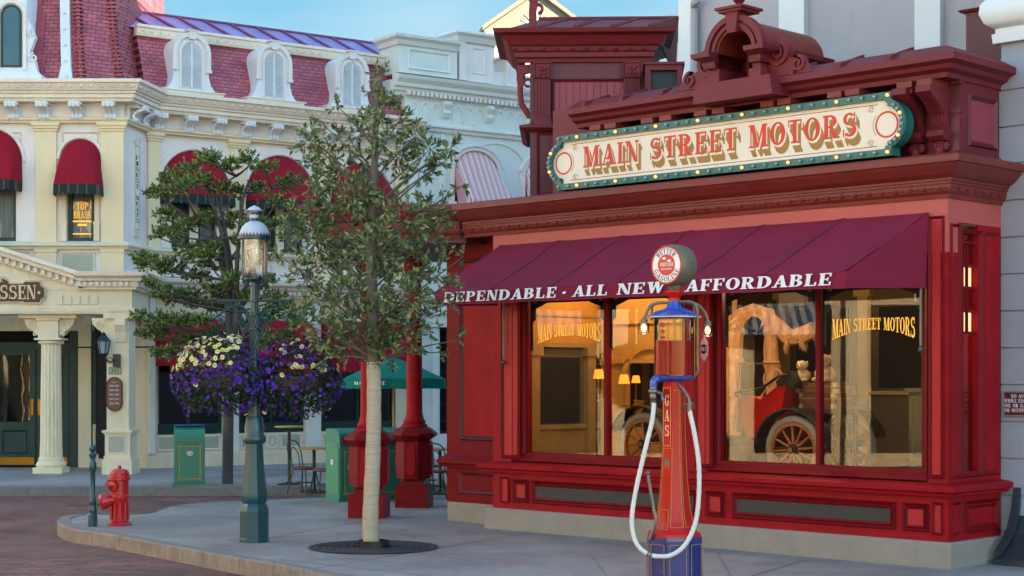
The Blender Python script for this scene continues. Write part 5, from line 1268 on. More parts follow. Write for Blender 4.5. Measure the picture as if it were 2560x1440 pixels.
b = MB(); b.lathe([(.22,2.66),(.26,2.69),(.26,2.73),(.22,2.75)], cx, cy, 20); b.box(cx-.28,cx+.28,cy-.28,cy+.28,2.75,2.79); b.box(cx-.21,cx+.21,cy-.24,cy+.24,2.79,3.2); b.box(cx-.25,cx+.25,cy-.28,cy+.28,3.16,3.2); b.box(cx-.6,cx+.6,cy-.3,cy+.3,3.2,3.3)
for s_ in (-1, 1):
    b.py([(cx+s_*.21,3.2),(cx+s_*.52,3.2),(cx+s_*.50,3.1),(cx+s_*.42,2.98),(cx+s_*.33,2.93),(cx+s_*.28,2.86),(cx+s_*.21,2.85)], cy-.15, cy+.15)
    b.spiral(cx+s_*.35, 3.07, .10, .02, 1.7, cy-.18, cy-.15, .03, 90, 30, -s_); b.spiral(cx+s_*.29, 2.87, .04, .01, 1, cy-.17, cy-.14, .02, 90, 16, -s_)
bL(b, 'column_capital', K['cream'])
# pier with menu and number
p0, p1 = fL.u(263, .9), fL.u(322, .9)
pb = MB(); pb.box(p0+.03, p1-.0, -.9, -.3, .85, 3.3); bL(pb, 'pier', K['cream'])
pb = MB(); pb.box(p0-.05, p1+.08, -.98, -.25, 0, .30); pb.box(p0-.02,p1+.05,-.95,-.27,.3,.38); pb.box(p0, p1+.03, -.93, -.28, .38, .85); pb.box(p0-.05,p1+.08,-.98,-.25,.85,.90); pb.box(p0-.02, p1+.05,-.95,-.27,.81,.85); bL(pb, 'pier_base', K['cream'])
m = MB(); m.mouldframe(p0+.06, p1-.05, .42, .79, -.931, .03, .02); bL(m, 'panel_moulding', K['white'])
m = MB(); m.box(p0+.09, p1-.08, -.936, -.93, .45, .76); bL(m, 'wall_panel', K['panel'])
b = MB(); b.box(p0-.02,p1+.08,-.98,-.3,3.18,3.3); b.px([(-.9,3.18),(-1.05,3.18),(-1.06,3.05),(-.98,2.9),(-.93,2.7),(-.9,2.68)], (p0+p1)/2-.02, (p0+p1)/2+.2)
b.py([(p0+.03,3.2),(p0-.32,3.2),(p0-.3,3.08),(p0-.2,2.97),(p0-.12,2.92),(p0-.08,2.84),(p0+.03,2.83)], -.75, -.45); b.spiral(p0-.14, 3.06, .09, .02, 1.7, -.78, -.75, .03, 90, 30, 1); bL(b, 'pier_bracket', K['cream'])
# door wall at the back of the porch
yb = 1.75; fD = Fac(0, YL+yb, 0)
b = MB(); b.box(XL, fD.u(0)-.3, yb, yb+.2, 0, 3.4); b.box(fD.u(232), fD.u(262)+.8, yb, yb+.2, 0, .95); b.box(fD.u(197), fD.u(229), yb-.05, yb+.2, 0, 3.4); b.box(XL, fD.u(300), yb+.05, yb+.2, 3.0, 3.4); bL(b, 'porch_back_wall', K['cream'])
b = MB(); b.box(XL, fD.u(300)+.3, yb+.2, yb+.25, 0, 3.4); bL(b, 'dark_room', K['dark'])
b = MB(); b.box(fD.u(300)-.1, -7.75, yb-.35, yb-.05, 0, 3.8); bL(b, 'inner_wall', K['cream'])
# doors
def door(x0, x1):
    d = MB(); d.frame(x0, x1, .04, 2.6, yb+.0, yb+.06, .13); d.box(x0+.13, x1-.13, yb+.01, yb+.05, .17, .95); d.box(x0+.13,x1-.13,yb,yb+.06,.9,1.0)
    d.mouldframe(x0+.2, x1-.2, .3, .82, yb+.009, .04, .02)
    do = bL(d, 'door', K['green_d']); MB().box(x0+.13, x1-.13, yb+.03, yb+.035, 1.0, 2.47).build('pane', K['glassD'], do)
    MB().box(x0+.03, x1-.03, yb-.012, yb-.001, .06, .22).build('kick_plate', K['brass'], do)
    h = x1-.07 if x0 < fD.u(40) else x0+.07
    MB().box(h-.03, h+.03, yb-.03, yb-.001, 1.15, 1.5).build('push_plate', K['brass'], do)
xm_ = fD.u(90); door(xm_-.95, xm_-.01); door(xm_+.01, xm_+.72); door(xm_-1.95, xm_-.97)
b = MB(); b.box(xm_-2.1, xm_+.82, yb-.02, yb+.08, 2.6, 2.75); b.box(xm_+.73, fD.u(197)-.001, yb, yb+.1, 0, 3.0); b.arch(xm_-.5, 2.75, .9, 1.0, yb, yb+.08, 0, 180, 20); bL(b, 'door_frame', K['green_d'])
b = MB(); b.frame(fD.u(232), fD.u(262)+.7, .95, 3.0, yb-.02, yb+.08, .07); wf = bL(b, 'window', K['green_d']); MB().box(fD.u(236), fD.u(262)+.65, yb+.03, yb+.035, 1.0, 2.95).build('pane', K['glassD'], wf)
m = MB(); m.mouldframe(fD.u(236), fD.u(250), .4, .85, yb-.001, .03, .02); m.arch(fD.u(258), .6, .07, .1, yb-.02, yb, 0, 360, 20); bL(m, 'panel_moulding', K['white'])
b = MB(); b.tube([(fD.u(205),yb-.9,2.62),(fL.u(392),.2,2.62)], .02, 6); bL(b, 'awning_bar', K['green_d'])

# --- ground storey R
GW = [(fR.u(388), fR.u(556)), (fR.u(597), fR.u(760)), (fR.u(802), fR.u(988))]
b = MB(); xs = [0.0] + [v for a in GW for v in a] + [LR]
for i in range(0, len(xs), 2): b.box(xs[i], xs[i+1], 0, .3, 0, 3.8)
for a, c in GW: b.box(a, c, .001, .3, 0, .72); b.box(a, c, .001, .3, 3.1, 3.8)
bR(b, 'ground_wall', K['cream'])
b = MB(); b.box(-.02, LR, -.08, 0, 0, .26); b.box(-.02, LR, -.04, 0, .26, .31); bR(b, 'ground_base', K['cream'])
b = MB(); b.box(.03, fR.u(383)-.0, -.10, 0, .31, 3.78); b.box(fR.u(556)+.02, fR.u(597)-.02, -.05, 0, .31, 3.78); b.box(fR.u(760)+.02, fR.u(802)-.02, -.05, 0, .31, 3.78); bR(b, 'ground_pilaster', K['sage_w'])
m = MB(); m2 = MB()
for a, c in GW:
    mid = (a+c)/2
    m.arch(mid, .52, .13, .17, -.03, 0, 0, 360, 24); m.arch(mid, .52, .001, .05, -.04, 0, 0, 360, 12)
    for k in range(6): an = R(60*k); m.ball((mid+.08*cos(an), -.01, .52+.08*sin(an)), .03, 6)
    for p, q in ((a+.05, mid-.22), (mid+.22, c-.05)): m.mouldframe(p, q, .36, .68, -.001, .04, .03); m2.box(p+.05, q-.05, -.005, 0, .41, .63)
bR(m, 'panel_moulding', K['white']); bR(m2, 'wall_panel', K['panel'])
for a, c in GW:
    f = MB(); f.frame(a, c, .74, 3.1, .04, .16, .07); f.box(a+.07, c-.07, .05, .15, .81, .95); mid = (a+c)/2; f.box(mid-.03, mid+.03, .05, .15, .95, 3.03)
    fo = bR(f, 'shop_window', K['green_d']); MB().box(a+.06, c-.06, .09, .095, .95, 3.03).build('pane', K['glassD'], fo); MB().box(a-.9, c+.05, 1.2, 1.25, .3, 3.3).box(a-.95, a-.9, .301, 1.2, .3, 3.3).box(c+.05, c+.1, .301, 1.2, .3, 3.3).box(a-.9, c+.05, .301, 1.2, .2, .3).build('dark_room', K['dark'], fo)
    # lower canvas awning
    aw2 = MB(); n = 10; x0, x1 = a-.02, c+.02
    vs = []
    for j in range(n+1):
        t = j/n; y = -.05-.75*sin(t*PI/2)**1.0; z = 3.28-1.05*(1-cos(t*PI/2)); vs += [(x0, y, z), (x1, y, z)]
    aw2.add(vs, [(2*j, 2*j+1, 2*j+3, 2*j+2) for j in range(n)]); aw2.poly([v for v in vs[0::2]] + [(x0, -.05, 2.23)]); aw2.poly([v for v in vs[1::2]] + [(x1, -.05, 2.23)])
    m_ = 16
    for i in range(m_):
        p = x0+(x1-x0)*i/m_; q = x0+(x1-x0)*(i+1)/m_; aw2.poly([(p,-.8,2.23),(q,-.8,2.23),(q,-.81,2.12),((p+q)/2,-.81,2.07),(p,-.81,2.12)])
    bR(aw2, 'awning', K['canvas'])
il = [(1.0,1.4,2.4,6),(3.1,1.2,2.4,5),(5.2,1.3,2.4,5)]

# wall-mounted items on the pier
np_ = tag(MB().box(-.13,.13,-.02,0,0,.15).build('number_plate', M('number plate grey','#9fa28c',.5)), 'small house number plate reading 302 on the cream pier', 'number plate')
np_.location = (fL.u(288, .9), YL-.9, fL.z(288, 936, .9)); 
t = text_flat('302', -.09, .09, .03, .09, -.0205, .1); t.frame(-.125,.125,.005,.145,-.023,-.0205,.006); t.build('numerals', K['black'], np_)
mn = thing('menu_board', 'oval framed brown menu board on the cream pier', 'menu board', (fL.u(287,.9), YL-.9, fL.z(287, 1028,.9)))
hh_ = .66; rr_ = .165
def stadium(r, h, cx=0, z0=0): return [(cx+r*cos(R(a)), z0+r+r*sin(R(a))) for a in range(180, 361, 15)] + [(cx+r*cos(R(a)), z0+h-r+r*sin(R(a))) for a in range(0, 181, 15)]
MB().py(stadium(rr_, .70), -.05, 0).build('frame', M('menu frame brown','#2a1210',.3,.2,5), mn)
MB().py(stadium(rr_-.03, .64, 0, .03), -.055, -.05).build('card', M('menu card','#6d3a30',.4,.5,16), mn)
b = MB()
for i in range(5):
    for j in range(2): b.box(-.1+j*.11, -.01+j*.11, -.057, -.055, .14+i*.09, .18+i*.09)
b.box(-.05,.05,-.057,-.055,.58,.6); b.build('print', M('menu print','#8f8c9a',.4,.5,40), mn)
ln = thing('wall_lantern', 'black wall lantern on an iron arm beside the number plate', 'lantern', (fL.u(262,1.0), YL-1.1, fL.z(262, 890, 1.1)))
b = MB(); b.lathe([(.06,0),(.1,.04),(.105,.05)], 0,0,8); b.lathe([(.15,.30),(.13,.33),(.07,.40),(.05,.42),(.055,.44),(.0,.50)], 0,0,8); 
for k in range(6): an = R(60*k); b.tube([(.085*cos(an),.085*sin(an),.04),(.14*cos(an),.14*sin(an),.31)], .008, 4)
b.build('cage', K['black'], ln); MB().lathe([(.075,.05),(.125,.30)], 0,0,6).build('glass', M('frosted lantern glass','#8e9ba3',.2), ln)
b = MB(); b.tube([(0,0,0),(.02,0,-.06),(.12,.05,-.12),(.24,.12,-.08)], .015, 6); b.arch(.12,-.09,.05,.065,.02,.04,0,300,14); b.box(.16,.30,.1,.2,-.22,.04); b.build('arm', K['black'], ln)
# name sign over the portico (partly outside the picture)
sg2 = thing('restaurant_sign', 'brown shaped sign with raised cream capital letters on the pediment', 'sign', (fL.u(0, VP), YL-VP, 0))
zs0, zs1 = fL.z(30, 757, VP), fL.z(30, 707, VP); q = lambda px: fL.u(px, VP+.05)-fL.u(0, VP+.05)
o_ = [(q(-160),zs0),(q(62),zs0),(q(66),zs0-.02),(q(104),zs0-.02),(q(107),zs0+.05),(q(116),zs0+.10),(q(116),zs1-.10),(q(107),zs1-.05),(q(104),zs1+.05),(q(66),zs1+.05),(q(62),zs1),(q(26),zs1),(q(22),zs1+.08),(q(10),zs1+.13),(q(-60),zs1+.13),(q(-70),zs1),(q(-160),zs1)]
MB().py(o_, -.06, 0).build('sign_board', M('sign edge cream','#b8a890',.5), sg2)
cxm = (q(-160)+q(116))/2; czm = (zs0+zs1)/2
ins = [((x-cxm)*.975+cxm, (z-czm)*.86+czm) for x, z in o_]
MB().py(ins, -.07, -.06).build('sign_face', M('sign brown','#3f1714',.4), sg2)
t = text_flat('SSEN', q(2), q(93), zs0+.07, (zs1-zs0)-.12, -.085, .06); t2 = text_flat('E', q(2), q(11), zs1+.01, .08, -.085, .06); t.add(t2.v, t2.f)
x = q(104); t.arch(x-.03, czm, .001, .03, -.086, -.085, 0, 360, 10)
t.build('lettering', M('sign cream letters','#cbbd98',.5), sg2)

# ================================================================== SAGE BUILDING behind
fB = fR
sb = thing('sage_building', 'pale grey green building with dentil cornice and striped pink awnings', 'building', (RO[0], RO[1], 0), RA)
U0 = fR.u(1012, .0); U1 = fR.u(1500)
zB = lambda px, py, v=0: fR.z(px, py, v)
AWN = [(fR.u(1122), fR.u(1252)), (fR.u(1300), fR.u(1415))]
b = MB(); b.box(U0, U1, .0, .6, 3.2, 8.7); b.box(U0, U1, -.0, .6, 0, .6); b.box(U0,U1,.3,.6,.6,3.2); b.box(U0,U0+1.0,.001,.3,.6,3.2)
b.box(U0-.4, U1, .0, .6, 8.7, 9.1)
b.build('wall', K['sage'], sb)
MB().sweep([(0,8.86),(.08,8.86),(.1,8.93),(.18,8.95),(.2,9.03),(.3,9.12),(.34,9.2),(0,9.26)], [(U0-.35,0),(U1,0)]).build('cornice', K['sage_w'], sb)
b = MB(); x = U0
while x < U1: b.box(x, x+.07, -.16, -.02, 8.76, 8.86); x += .13
b.build('dentils', K['white'], sb)
MB().sweep([(0,7.95),(.06,7.95),(.08,8.02),(.14,8.05),(.14,8.1),(0,8.13)], [(U0,0),(U1,0)]).build('string_course', K['sage_w'], sb)
b = MB(); x = U0+.1; k = 0
while x < U1:
    if k % 4 == 3: b.px([(0,8.7),(-.16,8.7),(-.16,8.62),(-.08,8.5),(-.1,8.42),(-.03,8.3),(0,8.3)], x, x+.2); x += .3
    else:
        b.arch(x+.16, 8.36, .13, .16, -.03, 0, 0, 180, 12, 1.9); b.box(x,x+.03,-.03,0,8.22,8.36); b.box(x-.03,x+.02,-.03,0,8.2,8.23); x += .32
    k += 1
b.build('frieze_arches', K['sage_w'], sb)
# parapet with panels and caps
x0 = fR.u(995, .15); x1 = fR.u(1140, .15)
b = MB(); b.box(x0, x1, -.2, .7, 9.26, 10.0); b.build('parapet', K['sage'], sb)
MB().sweep([(0,9.92),(.05,9.92),(.1,10.02),(.2,10.08),(.22,10.14),(0,10.2)], [(x0,.7),(x0,-.2),(x1,-.2)]).build('parapet_cap', K['sage_w'], sb)
m = MB(); m.mouldframe(x0+.25, x1-.2, 9.36, 9.84, -.201, .06, .04); m.build('panel_moulding', K['sage_w'], sb)
y0 = fR.u(1145, .1); y1 = fR.u(1232, .1)
b = MB(); b.box(y0, y1, -.12, .8, 9.26, 10.25); b.box(y0,y0+.2,-.17,-.1,9.26,10.25); b.build('parapet_block', K['white'], sb)
MB().sweep([(0,10.2),(.05,10.2),(.12,10.32),(.22,10.38),(.22,10.43),(0,10.5)], [(y0,.8),(y0,-.14),(y1,-.14),(y1,.8)]).build('parapet_cap', K['sage_w'], sb)
m = MB(); m.mouldframe(y0+.4, y1-.25, 9.45, 10.1, -.121, .05, .03); m.build('panel_moulding', K['sage_w'], sb)
b = MB(); b.box(y1+.05, U1, 0, .6, 9.26, 9.6); b.box(fR.u(1262), fR.u(1300), -.1, .6, 9.26, 9.95); b.box(fR.u(1256), fR.u(1306), -.16, .6, 9.95, 10.02); b.mouldframe(fR.u(1268), fR.u(1294), 9.35, 9.85, -.101, .04, .02); b.build('parapet', K['white'], sb)
# round-headed windows with striped awnings
K['pinkstripe'] = M_stripe('pink striped canvas', lin('#c9949a'), lin('#e0c9c6'), 'x', .16, .5, .85, lin('#a86a74'))
for i, (a, c) in enumerate(AWN):
    cx = (a+c)/2; r = (c-a)/2*.82
    m = MB(); m.arch(cx, 7.05, r+.02, r+.14, -.08, 0, 0, 180, 24, .8); m.arch(cx, 7.05, r+.14, r+.18, -.12, 0, 10, 170, 24, .8)
    for s_ in (-1, 1): p, q_ = sorted((cx+s_*(r+.02), cx+s_*(r+.14))); m.box(p, q_, -.08, 0, 4.9, 7.05); m.box(p-.04, q_+.04, -.12, 0, 6.2, 6.28)
    wo = m.build('window_surround', K['white'], sb)
    bk_ = MB(); bk_.arch(cx, 7.05, .001, r, -.005, 0, 0, 180, 20, .8); bk_.box(cx-r, cx+r, -.005, 0, 4.9, 7.05); bk_.build('pane', M('far window pane','#2c3438',.15), wo)
    n = 16; vs = []
    for k in range(n+1):
        an = PI*k/n; vs.append((cx-r*cos(an), -.02, 7.05+r*.8*sin(an)))
    for k in range(n+1):
        an = PI*k/n; vs.append((cx-r*1.1*cos(an)+.12, -.1-.55*min(1, sin(an)*2.5), 6.3))
    aw_ = MB().add(vs, [(k, k+1, n+2+k, n+1+k) for k in range(n)])
    for k in range(n):
        p, q_ = vs[n+1+k], vs[n+2+k]; aw_.poly([p, q_, (q_[0],q_[1],6.22), ((p[0]+q_[0])/2,(p[1]+q_[1])/2,6.14), (p[0],p[1],6.22)])
    aw_.build('awning', K['pinkstripe'], sb)
m = MB()
for c_ in (U0+.9, U0+2.7, U0+4.6): 
    m.arch(c_, 6.9, 1.0, 1.035, -.03, 0, 20, 160, 24, .9)
m.build('wall_moulding', K['sage_w'], sb)
m = MB(); m.box(U0+.05,U0+.3,-.1,0,3.2,7.9); m.box(U0+1.0,U0+1.12,-.06,0,3.2,7.9); m.build('pilaster', K['sage_w'], sb)
b = MB(); b.box(U0, U1, -.14, 0, 3.2, 3.5); b.box(U0,U1,-.2,0,3.5,3.58); b.build('shopfront_cornice', K['sage_w'], sb)
b = MB()
for x in (U0+.1, U0+.75, U0+1.5, U0+2.3, U0+3.1): b.box(x, x+.16, -.08, .3, .6, 3.2)
b.build('shopfront_pier', K['sage_w'], sb)
b = MB(); x = U0+1.0
b.frame(U0+.95, U0+2.35, .6, 3.2, .05, .12, .06)
for k in range(5): b.box(U0+1.0,U0+2.3,.06,.1,.9+k*.4,.93+k*.4)
for k in range(4): b.box(U0+1.2+k*.25,U0+1.22+k*.25,.06,.1,.66,3.14)
b.build('lattice_window', K['black'], sb)
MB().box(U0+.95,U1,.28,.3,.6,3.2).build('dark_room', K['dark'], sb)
# pale gabled tower beyond
gt = thing('gabled_tower', 'white tower with a sunlit pediment rising behind the sage building', 'tower', (1.35*48/42-.2, 50, 0), R(8))
fG = Fac(gt.location[0], 50, R(8)); gx0, gx1 = -1.05, 1.05
g0 = fG.u(1228); g1 = fG.u(1452)
b = MB(); b.box(g0+.1, g1-.1, 0, 2.2, 8, 11.9); b.build('tower_wall', K['white'], gt)
m = MB(); m.sweep([(0,11.75),(.06,11.75),(.1,11.9),(.2,11.98),(.3,12.1),(.34,12.2),(0,12.25)], [(g0+.1,2.2),(g0+.1,0),(g1-.1,0),(g1-.1,2.2)]); m.mouldframe(g0+.35,g0+.7,11.2,11.65,-.001,.05,.03); m.build('cornice', K['trim'], gt)
gm = (g0+g1)/2; b = MB(); b.py([(g0-.2,12.24),(g1+.2,12.24),(gm,13.35)], -.15, 2.2); b.build('pediment', M('sunlit pediment','#7c776c',.8,.1,3), gt)
b = MB()
for s_ in (-1, 1):
    e0 = (gm+s_*(g1-g0)/2*1.22, 12.2); b.py([e0, (e0[0], 12.32), (gm, 13.5), (gm, 13.36)], -.32, 2.3)
b.build('raking_cornice', M('sunlit raking cornice','#827a68',.8,.1,3), gt)
m = MB()
for k in range(7): m.tube([(gm,-.16,12.35),(gm+.5*cos(R(20+k*23)),-.17,12.35+.5*sin(R(20+k*23)))], .02, 5)
m.build('fan_ornament', K['white'], gt)

# ================================================================== STUCCO BLOCK behind the shop
fH = Fac(*S.P(0, -4.2)[:2], S.a)
hb_ = thing('stucco_block', 'tall grey stucco building with white pilasters behind the red shop', 'building', (fH.o[0], fH.o[1], 0), S.a)
h0 = fH.u(1706); h1 = fH.u(2475)
K['stucco'] = M('grey violet stucco', '#a9a6ad', .85, .06, .7, .15, 60, dirt=.15)
b = MB(); b.box(h0, h1+8, 0, 34, 3.8, 14.5); b.box(h0+.5, h1+8, .45, 33.5, 0, 3.8); b.build('stucco_wall', K['stucco'], hb_)  # height and unseen depth enlarged to block the low sun
for a, c in ((1706, 1738), (1957, 2020), (2296, 2360)):
    MB().box(fH.u(a), fH.u(c), -.1, 0, 3, 14.5).build('pilaster', K['shutter'], hb_)
b = MB(); b.tube([(fH.u(1744), -.08, 3.5), (fH.u(1744), -.08, fH.z(1744, 25)), (fH.u(1752), -.16, fH.z(1752, 10)), (fH.u(1765), -.16, fH.z(1765, 2))], .06, 8); b.build('downpipe', K['stucco'], hb_)
bb = thing('brick_stack', 'red brick chimney stack on a dark maroon base above the shop roof', 'chimney', S.P(S.u(2415,-1.5), -1.5, 0), S.a)
w_ = S.u(2478, -1.5)-S.u(2415, -1.5)
MB().box(0, w_+.3, 0, 1.2, 4.3, S.z(2430, 28, -1.5)).build('stack_base', K['maroon_d'], bb)
MB().sweep([(0,S.z(2430,30,-1.5)),(.05,S.z(2430,30,-1.5)),(.07,S.z(2430,24,-1.5)),(0,S.z(2430,22,-1.5))], [(0,1.2),(0,0),(w_+.3,0)]).build('base_cap', K['maroon'], bb)
MB().box(.22, w_+.2, .1, 1.1, S.z(2430, 22, -1.5), 7.4).build('brick_shaft', K['gbrick'], bb)
rb = thing('far_chimney', 'small pale chimney with an orange brick band beyond the turret roof', 'chimney', (4.1, 42, 0))
MB().box(-.25,.25,0,.5,8,11.05).build('shaft', K['trim'], rb); MB().box(-.26,.28,-.02,.52,10.35,10.62).build('brick_band', K['gbrick'], rb)

# ================================================================== GREY BLOCK WALL at the right edge
fW = Fac(*S.P(0, -RET)[:2], S.a)
gw = thing('grey_block_building', 'grey rusticated block building with white roll cornice at the right edge', 'building', (fW.o[0], fW.o[1], 0), S.a)
g0 = fW.u(2498); g1 = g0+28
K['block'] = M('grey painted blocks', '#999ba6', .75, .06, 1.2, .1, 70, dirt=.15)
b = MB(); z = -.1+.01
b.box(g0+.01, g1, .03, 3, 0, 11); zz = 1.51-.4*4  # unseen length and upper height added to shade the street from the sun
while zz < 5.4:
    b.box(g0, g1, 0, .03, max(0, zz+.008), min(5.45, zz+.392)); zz += .4
b.build('block_wall', K['block'], gw)
zc0 = fW.z(2510, 108)
MB().sweep([(0,zc0),(.05,zc0),(.06,zc0+.10),(.03,zc0+.11),(.03,zc0+.16),(.07,zc0+.18),(.12,zc0+.22),(.16,zc0+.32),(.15,zc0+.42),(.09,zc0+.5),(.10,zc0+.62),(0,zc0+.62)], [(g0,1.5),(g0,0),(g1,0)]).build('roll_cornice', K['shutter'], gw, True)
ns = thing('warning_sign', 'dark red notice with white capitals on the grey block wall', 'sign', S.P(fW.u(2509, .03), -RET+.035, 0), S.a)
nz1, nz0 = fW.z(2512, 978, .03), fW.z(2512, 1040, .03); nw = .62
MB().box(0, nw, -.0, .03, nz0, nz1).build('plate', K['maroon_d'], ns)
mb = MB(); hh = (nz1-nz0-.06)/4.4
for i, (s, a, c) in enumerate([('NO AUTOS FILLED', .09, .52), ('WHILE ENGINES RUNNING', .015, .60), ('OIL OR GAS LIGHTS LIT', .015, .58), ('OR OCCUPANTS SMOKING', .015, .60)]):
    t = text_flat(s, a, c, nz1-.03-hh*.85-i*hh*1.08, hh*.8, -.0015, .1); mb.add(t.v, t.f)
mb.frame(.006, nw-.006, nz0+.006, nz1-.006, -.002, -.0008, .003); mb.build('lettering', K['wtext'], ns)
# flared iron foot at the very right
ft = thing('iron_wheel_guard', 'dark curved iron guard foot at the bottom right corner', 'wheel guard', (*gp(2545, 1412)[:2], 0), S.a)
b = MB(); b.px([(.35,.75),(.3,.5),(.2,.3),(.02,.15),(-.12,.06),(-.15,0),(.35,0)], -.16, .3); b.px([(.33,.8),(.27,.52),(.15,.3),(-.02,.18),(-.15,.10),(-.15,.14),(-.0,.24),(.12,.36),(.22,.56),(.28,.8)], -.2, -.12); b.box(-.2,.34,-.18,.4,0,.05); b.build('guard', M('guard iron','#30333c',.4,.2,6), ft)

# ================================================================== buildings across the street (seen only as reflections, enlarged to bounce warm sunlight) 
ra = thing('opposite_terrace', 'cream terrace across the street, seen reflected in the shop glass', 'building', (-15, 2, 0), R(90))
b = MB(); b.box(-30, 24, 0, 3, 0, 9); b.build('terrace_wall', M('terrace cream wall','#d6c29a',.8,.1,1), ra)
b = MB(); x = -29.5
while x < 23.5:
    b.box(x, x+.4, -.15, 0, 0, 9); b.box(x-.1,x+.5,-.3,0,4.0,4.2); x += 2.6
b.box(-30,24,-.4,0,4.2,4.5); b.box(-30,24,-.6,0,8.6,9.1); b.build('terrace_pilaster', M('terrace trim','#e6d6b4',.8,.1,1), ra)
b = MB(); x = -28.4; i = 0
while x < 22:
    if i % 2 == 0: b.px([(-.05,3.9),(-1.2,3.1),(-1.2,2.9),(-.05,3.8)], x, x+2.0)
    x += 2.6; i += 1
b.build('terrace_awning', M_stripe('blue striped canvas', lin('#4a6480'), lin('#a9adb3'), 'x', .22, .5, .85), ra)
b = MB(); x = -28.8
while x < 22: b.box(x, x+1.7, -.02, 0, .3, 3.6); b.box(x+.2, x+1.3, -.02, 0, 5, 7.6); x += 2.6
b.build('terrace_window', M('terrace dark glazing','#14100c',.9), ra)
# ================================================================== STREET FURNITURE
def P3(px, py, d): return ((px-CX)*d/F_PX, d, CAMZ+(HY-py)*d/F_PX)
# --- lamp post with lantern and scrolled arms
d = 20.3; sc_ = F_PX/d
def ZL(py): return CAMZ+(HY-py)/sc_
lx, ly = (636-CX)/sc_, d
lp = thing('street_lamp', 'blue green cast iron street lamp with glass lantern and two scrolled arms', 'street lamp', (lx, ly, 0))
w8 = lambda px: px/sc_/2/cos(R(22.5))
b = MB(); b.lathe([(w8(70),0),(w8(70),.04),(w8(68),.05),(w8(68),.38),(w8(62),.43),(w8(52),.47)], 0,0,8,R(22.5)); b.build('octagonal_base', K['iron'], lp)
b = MB(); b.lathe([(w8(52),.46),(w8(60),.50),(w8(62),.56),(w8(56),.66),(w8(46),.9),(w8(40),1.18),(w8(40),1.22)], 0,0,8,R(22.5)); b.build('lower_shaft', K['iron'], lp, True)
b = MB(); b.lathe([(w8(46),1.19),(w8(54),1.22),(w8(54),1.27),(w8(44),1.31),(w8(46),1.38),(w8(40),1.44),(w8(40),1.49),(w8(34),1.52)], 0,0,24); b.build('collar', K['iron'], lp, True)
b = MB(); nf = 12; mm = nf*3; vs = []; fs = []
zs = [1.5, 1.9, 2.45, 2.55]
tw0, tw1 = ZL(880), ZL(790)
lev = [(1.5, .080, 0, .9), (2.2, .066, 0, .9)] + [(tw0+(tw1-tw0)*i/12, .056, 1.9*i/12, .8) for i in range(13)] + [(ZL(780), .05, 1.9, .9), (ZL(705), .046, 1.9, .92)]
for z, r, tw, dp in lev:
    for i in range(mm):
        a = 2*PI*i/mm+tw; q = r*(1 if i % 3 == 0 else dp+.03); vs.append((q*cos(a), q*sin(a), z))
for j in range(len(lev)-1):
    for i in range(mm): k = (i+1) % mm; fs.append((j*mm+i, j*mm+k, (j+1)*mm+k, (j+1)*mm+i))
b.add(vs, fs); b.build('fluted_shaft', K['iron'], lp)
b = MB()
for z in (ZL(885), ZL(822), ZL(785), ZL(752)): b.lathe([(.04,z-.02),(.068,z-.01),(.068,z+.01),(.04,z+.02)], 0,0,20)
b.build('shaft_ring', K['iron'], lp, True)
for s_ in (-1, 1):
    b = MB(); b.tube([(0,0,ZL(752)),(s_*.42,0,ZL(752))], .013, 8); b.ball((s_*.43,0,ZL(752)), .022, 8)
    pts = catmull([(s_*.05,0,ZL(810)),(s_*.10,0,ZL(775)),(s_*.24,0,ZL(765)),(s_*.42,0,ZL(786)),(s_*.50,0,ZL(797)),(s_*.53,0,ZL(787))], 6); b.tube(pts, [.014]*len(pts), 6)
    for (cx_, cz_, r0) in ((.17, ZL(795), .085), (.40, ZL(800), .055), (.10, ZL(822), .05)):
        pts = [(s_*(cx_+r0*(1-i/34)*cos(R(60+i*20))), 0, cz_+r0*(1-i/34)*sin(R(60+i*20))) for i in range(30)]; b.tube(pts, .011, 6)
    pts = catmull([(s_*.05,0,ZL(835)),(s_*.12,0,ZL(842)),(s_*.17,0,ZL(812))], 5); b.tube(pts, .011, 6)
    b.build('scrolled_arm', K['iron'], lp, True)
b = MB(); z0, z1 = ZL(700), ZL(598)
for k in range(4):
    a = R(45+90*k); r = .175; pts = [(.05*cos(a),.05*sin(a),ZL(716)),(.12*cos(a),.12*sin(a),ZL(712)),(.175*cos(a),.175*sin(a),ZL(698)),(.172*cos(a),.172*sin(a),ZL(680)),(.178*cos(a),.178*sin(a),z1)]; b.tube(catmull(pts,4), .009, 6)
b.lathe([(.05,ZL(706)),(.09,ZL(700)),(.12,ZL(698)),(.12,ZL(695))],0,0,20); b.lathe([(.18,z1-.01),(.205,z1),(.205,z1+.025),(.17,z1+.03)],0,0,28)
b.build('lantern_cage', K['iron'], lp, True)
MB().lathe([(.125,ZL(694)),(.15,ZL(688)),(.157,ZL(675)),(.168,z1)],0,0,28).build('lantern_glass', K['glassL'], lp, True)
b = MB(); b.lathe([(.02,ZL(696)),(.018,ZL(675)),(.03,ZL(672)),(.01,ZL(668))],0,0,8)
for k in range(4): a = R(90*k+20); b.tube([(.0,0,ZL(672)),(.055*cos(a),.055*sin(a),ZL(668)),(.06*cos(a),.06*sin(a),ZL(655)),(.03*cos(a),.03*sin(a),ZL(662))], .005, 5)
b.build('gas_mantle', K['steel'], lp, True)
K['domew'] = M('pale enamelled lantern dome', '#b9bccb', .3, .12, 6, dirt=.2)
b = MB(); zb_ = z1+.03
